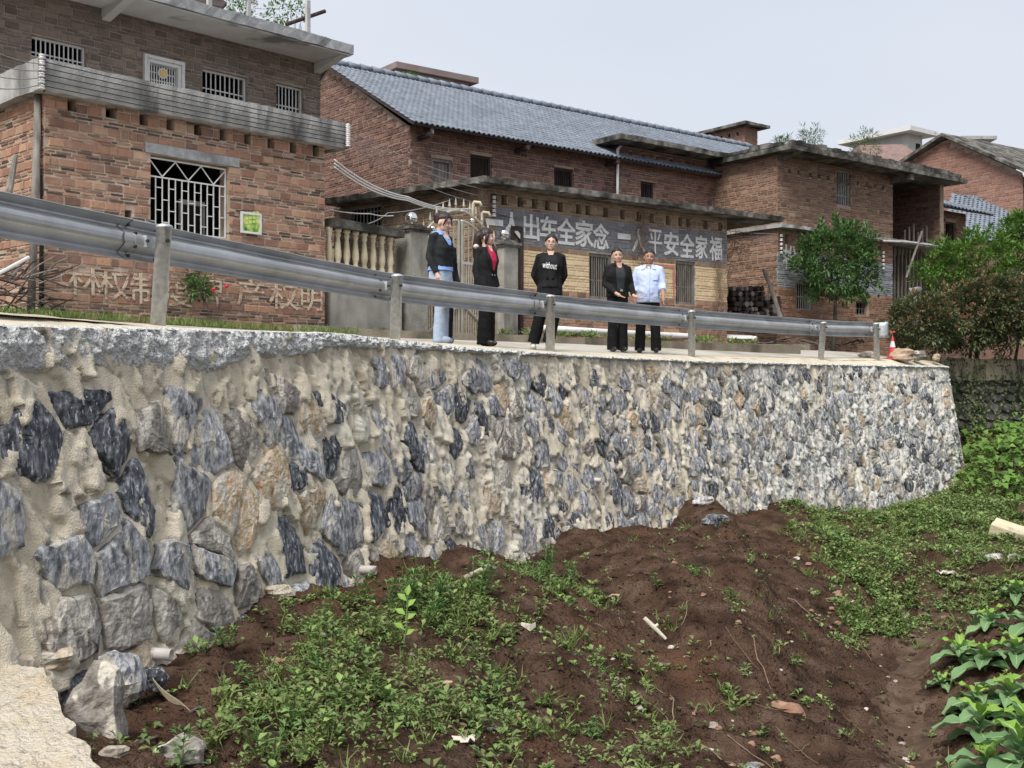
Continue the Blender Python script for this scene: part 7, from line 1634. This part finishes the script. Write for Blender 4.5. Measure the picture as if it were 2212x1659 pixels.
    if spec.get('print'):
        cu = bpy.data.curves.new('g', 'FONT'); cu.body = spec['print']; cu.size = .085; cu.offset = .0012; cu.shear = .25; cu.extrude = .0008; cu.resolution_u = 2; to = bpy.data.objects.new('g', cu); COL.objects.link(to); me_ = bpy.data.meshes.new_from_object(to.evaluated_get(bpy.context.evaluated_depsgraph_get())); bpy.data.objects.remove(to)
        co = np.zeros(len(me_.vertices) * 3); me_.vertices.foreach_get('co', co); co = co.reshape(-1, 3); c = (co.min(0) + co.max(0)) / 2; A = []
        for q in co:
            x, z = (q[0] - c[0]) * .58, 1.215 + (q[1] - c[1]) * 1.5 + (q[0] - c[0]) * -.10; hw = np.interp(z, T.r[:, 0], T.r[:, 1]); s_ = max(-1, min(1, x / hw)); th = math.asin(math.copysign(abs(s_) ** (1 / .88), s_)); p = T.at(z, th, .046); A.append((p.x, p.y - q[2], p.z))
        put('shirt_print', A, [tuple(p.vertices) for p in me_.polygons], M['print_white'], body, False)
    for nm, m_, fn in spec.get('extra', ()):
        b = MB(); fn(b, L, HMl); put(nm, b.v, b.f, m_, body)
    return body

def stand(w=.085, s=.0, fw=0.0): return [((-.08, 0, .84), (-w - .005, -.01 - fw, .45), (-w - s, .015 - fw * 1.3, .085)), ((.08, 0, .84), (w + .005, -.01 + fw * .6, .45), (w + s, .015 + fw, .085))]
V_ = lambda zb, zt, wt: (lambda z: (-wt * max(.02, (z - zb) / (zt - zb)), wt * max(.02, (z - zb) / (zt - zb))))
def lap(zb, zt, wt, side, lw): return lambda z: tuple(sorted((side * wt * max(.02, (z - zb) / (zt - zb)), side * (wt * max(.02, (z - zb) / (zt - zb)) + lw * (.25 + .75 * math.sin(math.pi * min(1, (z - zb) / (zt - zb) * 1.05 + .05))))))) 

# woman in a charcoal sweater and pale jeans
person('woman in charcoal sweater with light blue collar and wide pale jeans looking down', 952, 742, 14.45, 1.585, 56, dict(skin=M['skin_f'], head=(18, 12, 4), eyes=.0035, hairline=1.618, part=.03, arch=.3, legs=stand(.082, .012, .05), hair=M['hair_b'],
    arms=[((-.178, .0, 1.345), (-.225, .03, 1.09), (-.185, -.07, .88), (.1, -.35, -1)), ((.178, .0, 1.345), (.225, .05, 1.09), (.20, -.02, .86), (0, -.1, -1))], palm=(0, 1, 0),
    trousers=dict(m=M['jeans'], r=(.084, .074, .088), top=1.02, hem=-.07), shoes=M['jeans'],
    top=dict(name='sweater', m=M['char_knit'], z0=.97, off=.030, r=(.070, .066, .046), wr=.009),
    patches=[('shirt_hem', M['blue_trim'], .935, .985, lambda z: (-3.0, 3.0), .030), ('shirt_front', M['blue_trim'], 1.25, 1.425, V_(1.22, 1.425, .55), .036), ('skin_v', M['skin_f'], 1.33, 1.43, V_(1.31, 1.43, .42), .041), ('collar', M['blue_trim'], 1.385, 1.435, lambda z: (.25, 6.03), .040)],
    locks=[([(1, (.0, .07, 1.62)), (1, (.0, .12, 1.60)), (1, (.0, .10, 1.53))], [.045, .05, .03]), ([(1, (-.06, -.045, 1.62)), (1, (-.078, -.055, 1.57)), (1, (-.074, -.04, 1.50))], [.014, .014, .006]), ([(1, (.055, -.045, 1.625)), (1, (.078, -.05, 1.57)), (1, (.075, -.03, 1.51))], [.018, .015, .006])]))
# somebody mostly hidden behind her
person('person in dark clothes half hidden behind the woman in pale jeans', 957, 741, 15.3, 1.50, 30, dict(skin=M['skin_m'], fem=False, head=(5, -20, 0), legs=stand(.075, 0), arms=[((-.178, .0, 1.345), (-.215, .03, 1.08), (-.21, -.02, .86), (0, -.1, -1)), ((.178, .0, 1.345), (.225, .02, 1.08), (.23, -.06, .84), (0, -.15, -1))], palm=(0, 1, 0),
    trousers=dict(m=M['black_trs'], r=(.088, .074, .075), top=1.02, hem=-.05), shoes=M['shoe_b'], top=dict(name='jacket', m=M['black_wool'], z0=.86, off=.026, r=(.068, .06, .05))))
# woman in black blazer, red blouse
person('woman in long black blazer over crimson blouse with cream hair bow', 1050, 750, 16.3, 1.60, 50, dict(skin=M['skin_f'], head=(2, 36, 0), hairline=1.618, part=-.02, arch=.3, hair=M['hair_b'], legs=stand(.07, .005, .03), smile=True,
    arms=[((-.18, .0, 1.345), (-.215, .03, 1.07), (-.20, -.03, .84), (0, -.1, -1)), ((.18, .0, 1.345), (.215, .03, 1.07), (.19, -.06, .86), (0, -.1, -1))], palm=(0, 1, 0),
    trousers=dict(m=M['black_trs'], r=(.090, .088, .108), top=1.02, hem=-.06), shoes=M['shoe_b'],
    top=dict(name='blazer', m=M['black_wool'], z0=.73, off=.030, r=(.070, .066, .056), sleeve=1.0),
    patches=[('blouse', M['red_shirt'], 1.06, 1.43, V_(1.04, 1.43, .55), .036), ('skin_v', M['skin_f'], 1.345, 1.435, V_(1.33, 1.43, .34), .041), ('lapel', M['black_wool'], 1.06, 1.42, lap(1.04, 1.43, .55, 1, .28), .044), ('lapel', M['black_wool'], 1.06, 1.42, lap(1.04, 1.43, .55, -1, .28), .044), ('clasp', M['silver'], 1.005, 1.02, lambda z: (-.16, -.08), .040), ('clasp', M['silver'], 1.005, 1.02, lambda z: (.08, .16), .040)],
    locks=[([(1, (.0, .06, 1.62)), (1, (-.02, .11, 1.55)), (0, (-.03, .135, 1.42)), (0, (-.03, .15, 1.28)), (0, (-.03, .15, 1.18))], [.055, .062, .075, .06, .02]), ([(1, (.06, -.03, 1.61)), (1, (.082, -.02, 1.54)), (0, (.10, -.06, 1.40)), (0, (.10, -.115, 1.28))], [.022, .026, .03, .012]), ([(1, (-.06, -.03, 1.61)), (1, (-.084, -.012, 1.54)), (1, (-.085, .0, 1.45))], [.022, .028, .016])],
    extra=[('hair_bow', M['scarf'], lambda b, L, H: [b.ball(L((-.095 + .05 * i, .10 + .015 * (i % 2), 1.425 - .012 * i)), 1, 12, 8, None, (.05, .04, .036)) for i in range(3)] + [b.tube([L((-.05, .12, 1.41)), L((-.06, .14, 1.36)), L((-.03, .14, 1.31))], [.02, .026, .012], 8)])]))
# woman with glasses, open blazer, printed tee
person('smiling woman with glasses in open black blazer and printed black tee', 1187, 752, 16.75, 1.62, 0, dict(skin=M['skin_f'], head=(0, -4, 4), hairline=1.618, arch=.5, glasses=True, smile=True, lean=(.03, 0), legs=[((-.08, 0, .84), (-.15, .02, .45), (-.235, .05, .085)), ((.08, 0, .84), (.055, -.01, .45), (-.02, .03, .085))],
    arms=[((-.18, .0, 1.345), (-.262, .07, 1.10), (-.13, .15, .93), (.8, .1, -.5)), ((.18, .0, 1.345), (.262, .07, 1.10), (.13, .15, .93), (-.8, .1, -.5))], palm=(0, 0, 1),
    trousers=dict(m=M['black_trs'], r=(.096, .088, .09), top=1.02, hem=.03), shoes=M['shoe_w'],
    top=dict(name='blazer', m=M['black_wool'], z0=.80, off=.026, r=(.072, .068, .055), sleeve=1.0),
    patches=[('tee', M['black_tee'], .90, 1.41, lambda z: (-.62 + .1 * (1.41 - z), .62 - .1 * (1.41 - z)), .031), ('skin_v', M['skin_f'], 1.375, 1.435, V_(1.34, 1.43, .5), .036), ('lapel', M['black_wool'], 1.02, 1.415, lap(.95, 1.43, .62, 1, .24), .040), ('lapel', M['black_wool'], 1.02, 1.415, lap(.95, 1.43, .62, -1, .24), .040)],
    print='without', locks=[([(1, (.0, .08, 1.60)), (1, (.0, .115, 1.54)), (1, (.0, .10, 1.45))], [.05, .05, .02])]))
# man in black bomber jacket, hands on the rail
person('man in open black jacket and dark tee resting both hands on the guardrail', 1334, 762, 18.85, 1.62, 14, dict(skin=M['skin_m'], fem=False, head=(4, -10, -4), hairline=1.625, arch=.15, smile=True, eyes=.004, lean=(-.03, -.10), legs=stand(.085, .01, .02),
    arms=[((-.195, .0, 1.345), (-.26, -.02, 1.10), (-.11, -.24, .93), (.55, -.55, -.45)), ((.195, .0, 1.345), (.255, -.04, 1.10), (.22, -.22, .90), (.55, -.45, -.25))], palm=(0, 1, .3), curl=.3,
    trousers=dict(m=M['black_trs'], r=(.092, .080, .088), top=1.04, hem=-.05), shoes=M['shoe_b'],
    top=dict(name='jacket', m=M['black_wool'], z0=.90, off=.032, r=(.076, .070, .045), sleeve=.92, wr=.010),
    patches=[('tee', M['dk_grey'], 1.00, 1.405, lambda z: (-.26 - .25 * (z - 1.0), .34 + .1 * (z - 1)), .038), ('skin_v', M['skin_m'], 1.355, 1.44, V_(1.33, 1.43, .42), .043), ('trouser_front', M['black_trs'], .90, .985, lambda z: (-.22, .32), .038), ('belt', M['shoe_b'], .975, 1.01, lambda z: (-.27, .34), .041), ('buckle', M['silver'], .975, 1.01, lambda z: (-.02, .14), .045), ('collar', M['black_wool'], 1.375, 1.435, lambda z: (.5, 5.78), .042)]))
# man in pale blue shirt
person('man in pale blue shirt with rolled sleeves leaning a hand on the guardrail', 1400, 768, 19.4, 1.67, -8, dict(skin=M['skin_d'], fem=False, sw=.205, belly=.035, head=(6, 4, 5), hairline=1.625, arch=.1, eyes=.004, lean=(.02, -.06), legs=[((-.09, 0, .84), (-.12, -.01, .45), (-.135, .0, .085)), ((.09, 0, .84), (.115, -.01, .45), (.13, -.05, .085))],
    arms=[((-.205, .0, 1.345), (-.285, -.02, 1.09), (-.24, -.12, .86), (.2, -.3, -1)), ((.205, .0, 1.345), (.285, -.06, 1.10), (.275, -.26, .88), (.05, -.35, -.9))], palm=(0, 1, .3), curl=.4,
    trousers=dict(m=M['black_trs'], r=(.096, .082, .085), top=1.02, hem=-.04), shoes=M['shoe_b'],
    top=dict(name='shirt', m=M['sky_shirt'], z0=.82, off=.030, r=(.080, .074, .062), sleeve=.42, wr=.012),
    patches=[('placket', M['sky_shirt'], .83, 1.40, lambda z: (-.06, .09), .040), ('skin_v', M['skin_d'], 1.36, 1.44, V_(1.335, 1.43, .36), .040), ('collar', M['sky_shirt'], 1.385, 1.435, lambda z: (.30, 5.98), .036), ('collar_point', M['sky_shirt'], 1.35, 1.40, lambda z: (.22 + 3 * (1.40 - z), .62), .044), ('collar_point', M['sky_shirt'], 1.35, 1.40, lambda z: (-.62, -.22 - 3 * (1.40 - z)), .044), ('pocket', M['sky_shirt'], 1.17, 1.27, lambda z: (.35, .80), .040)]))
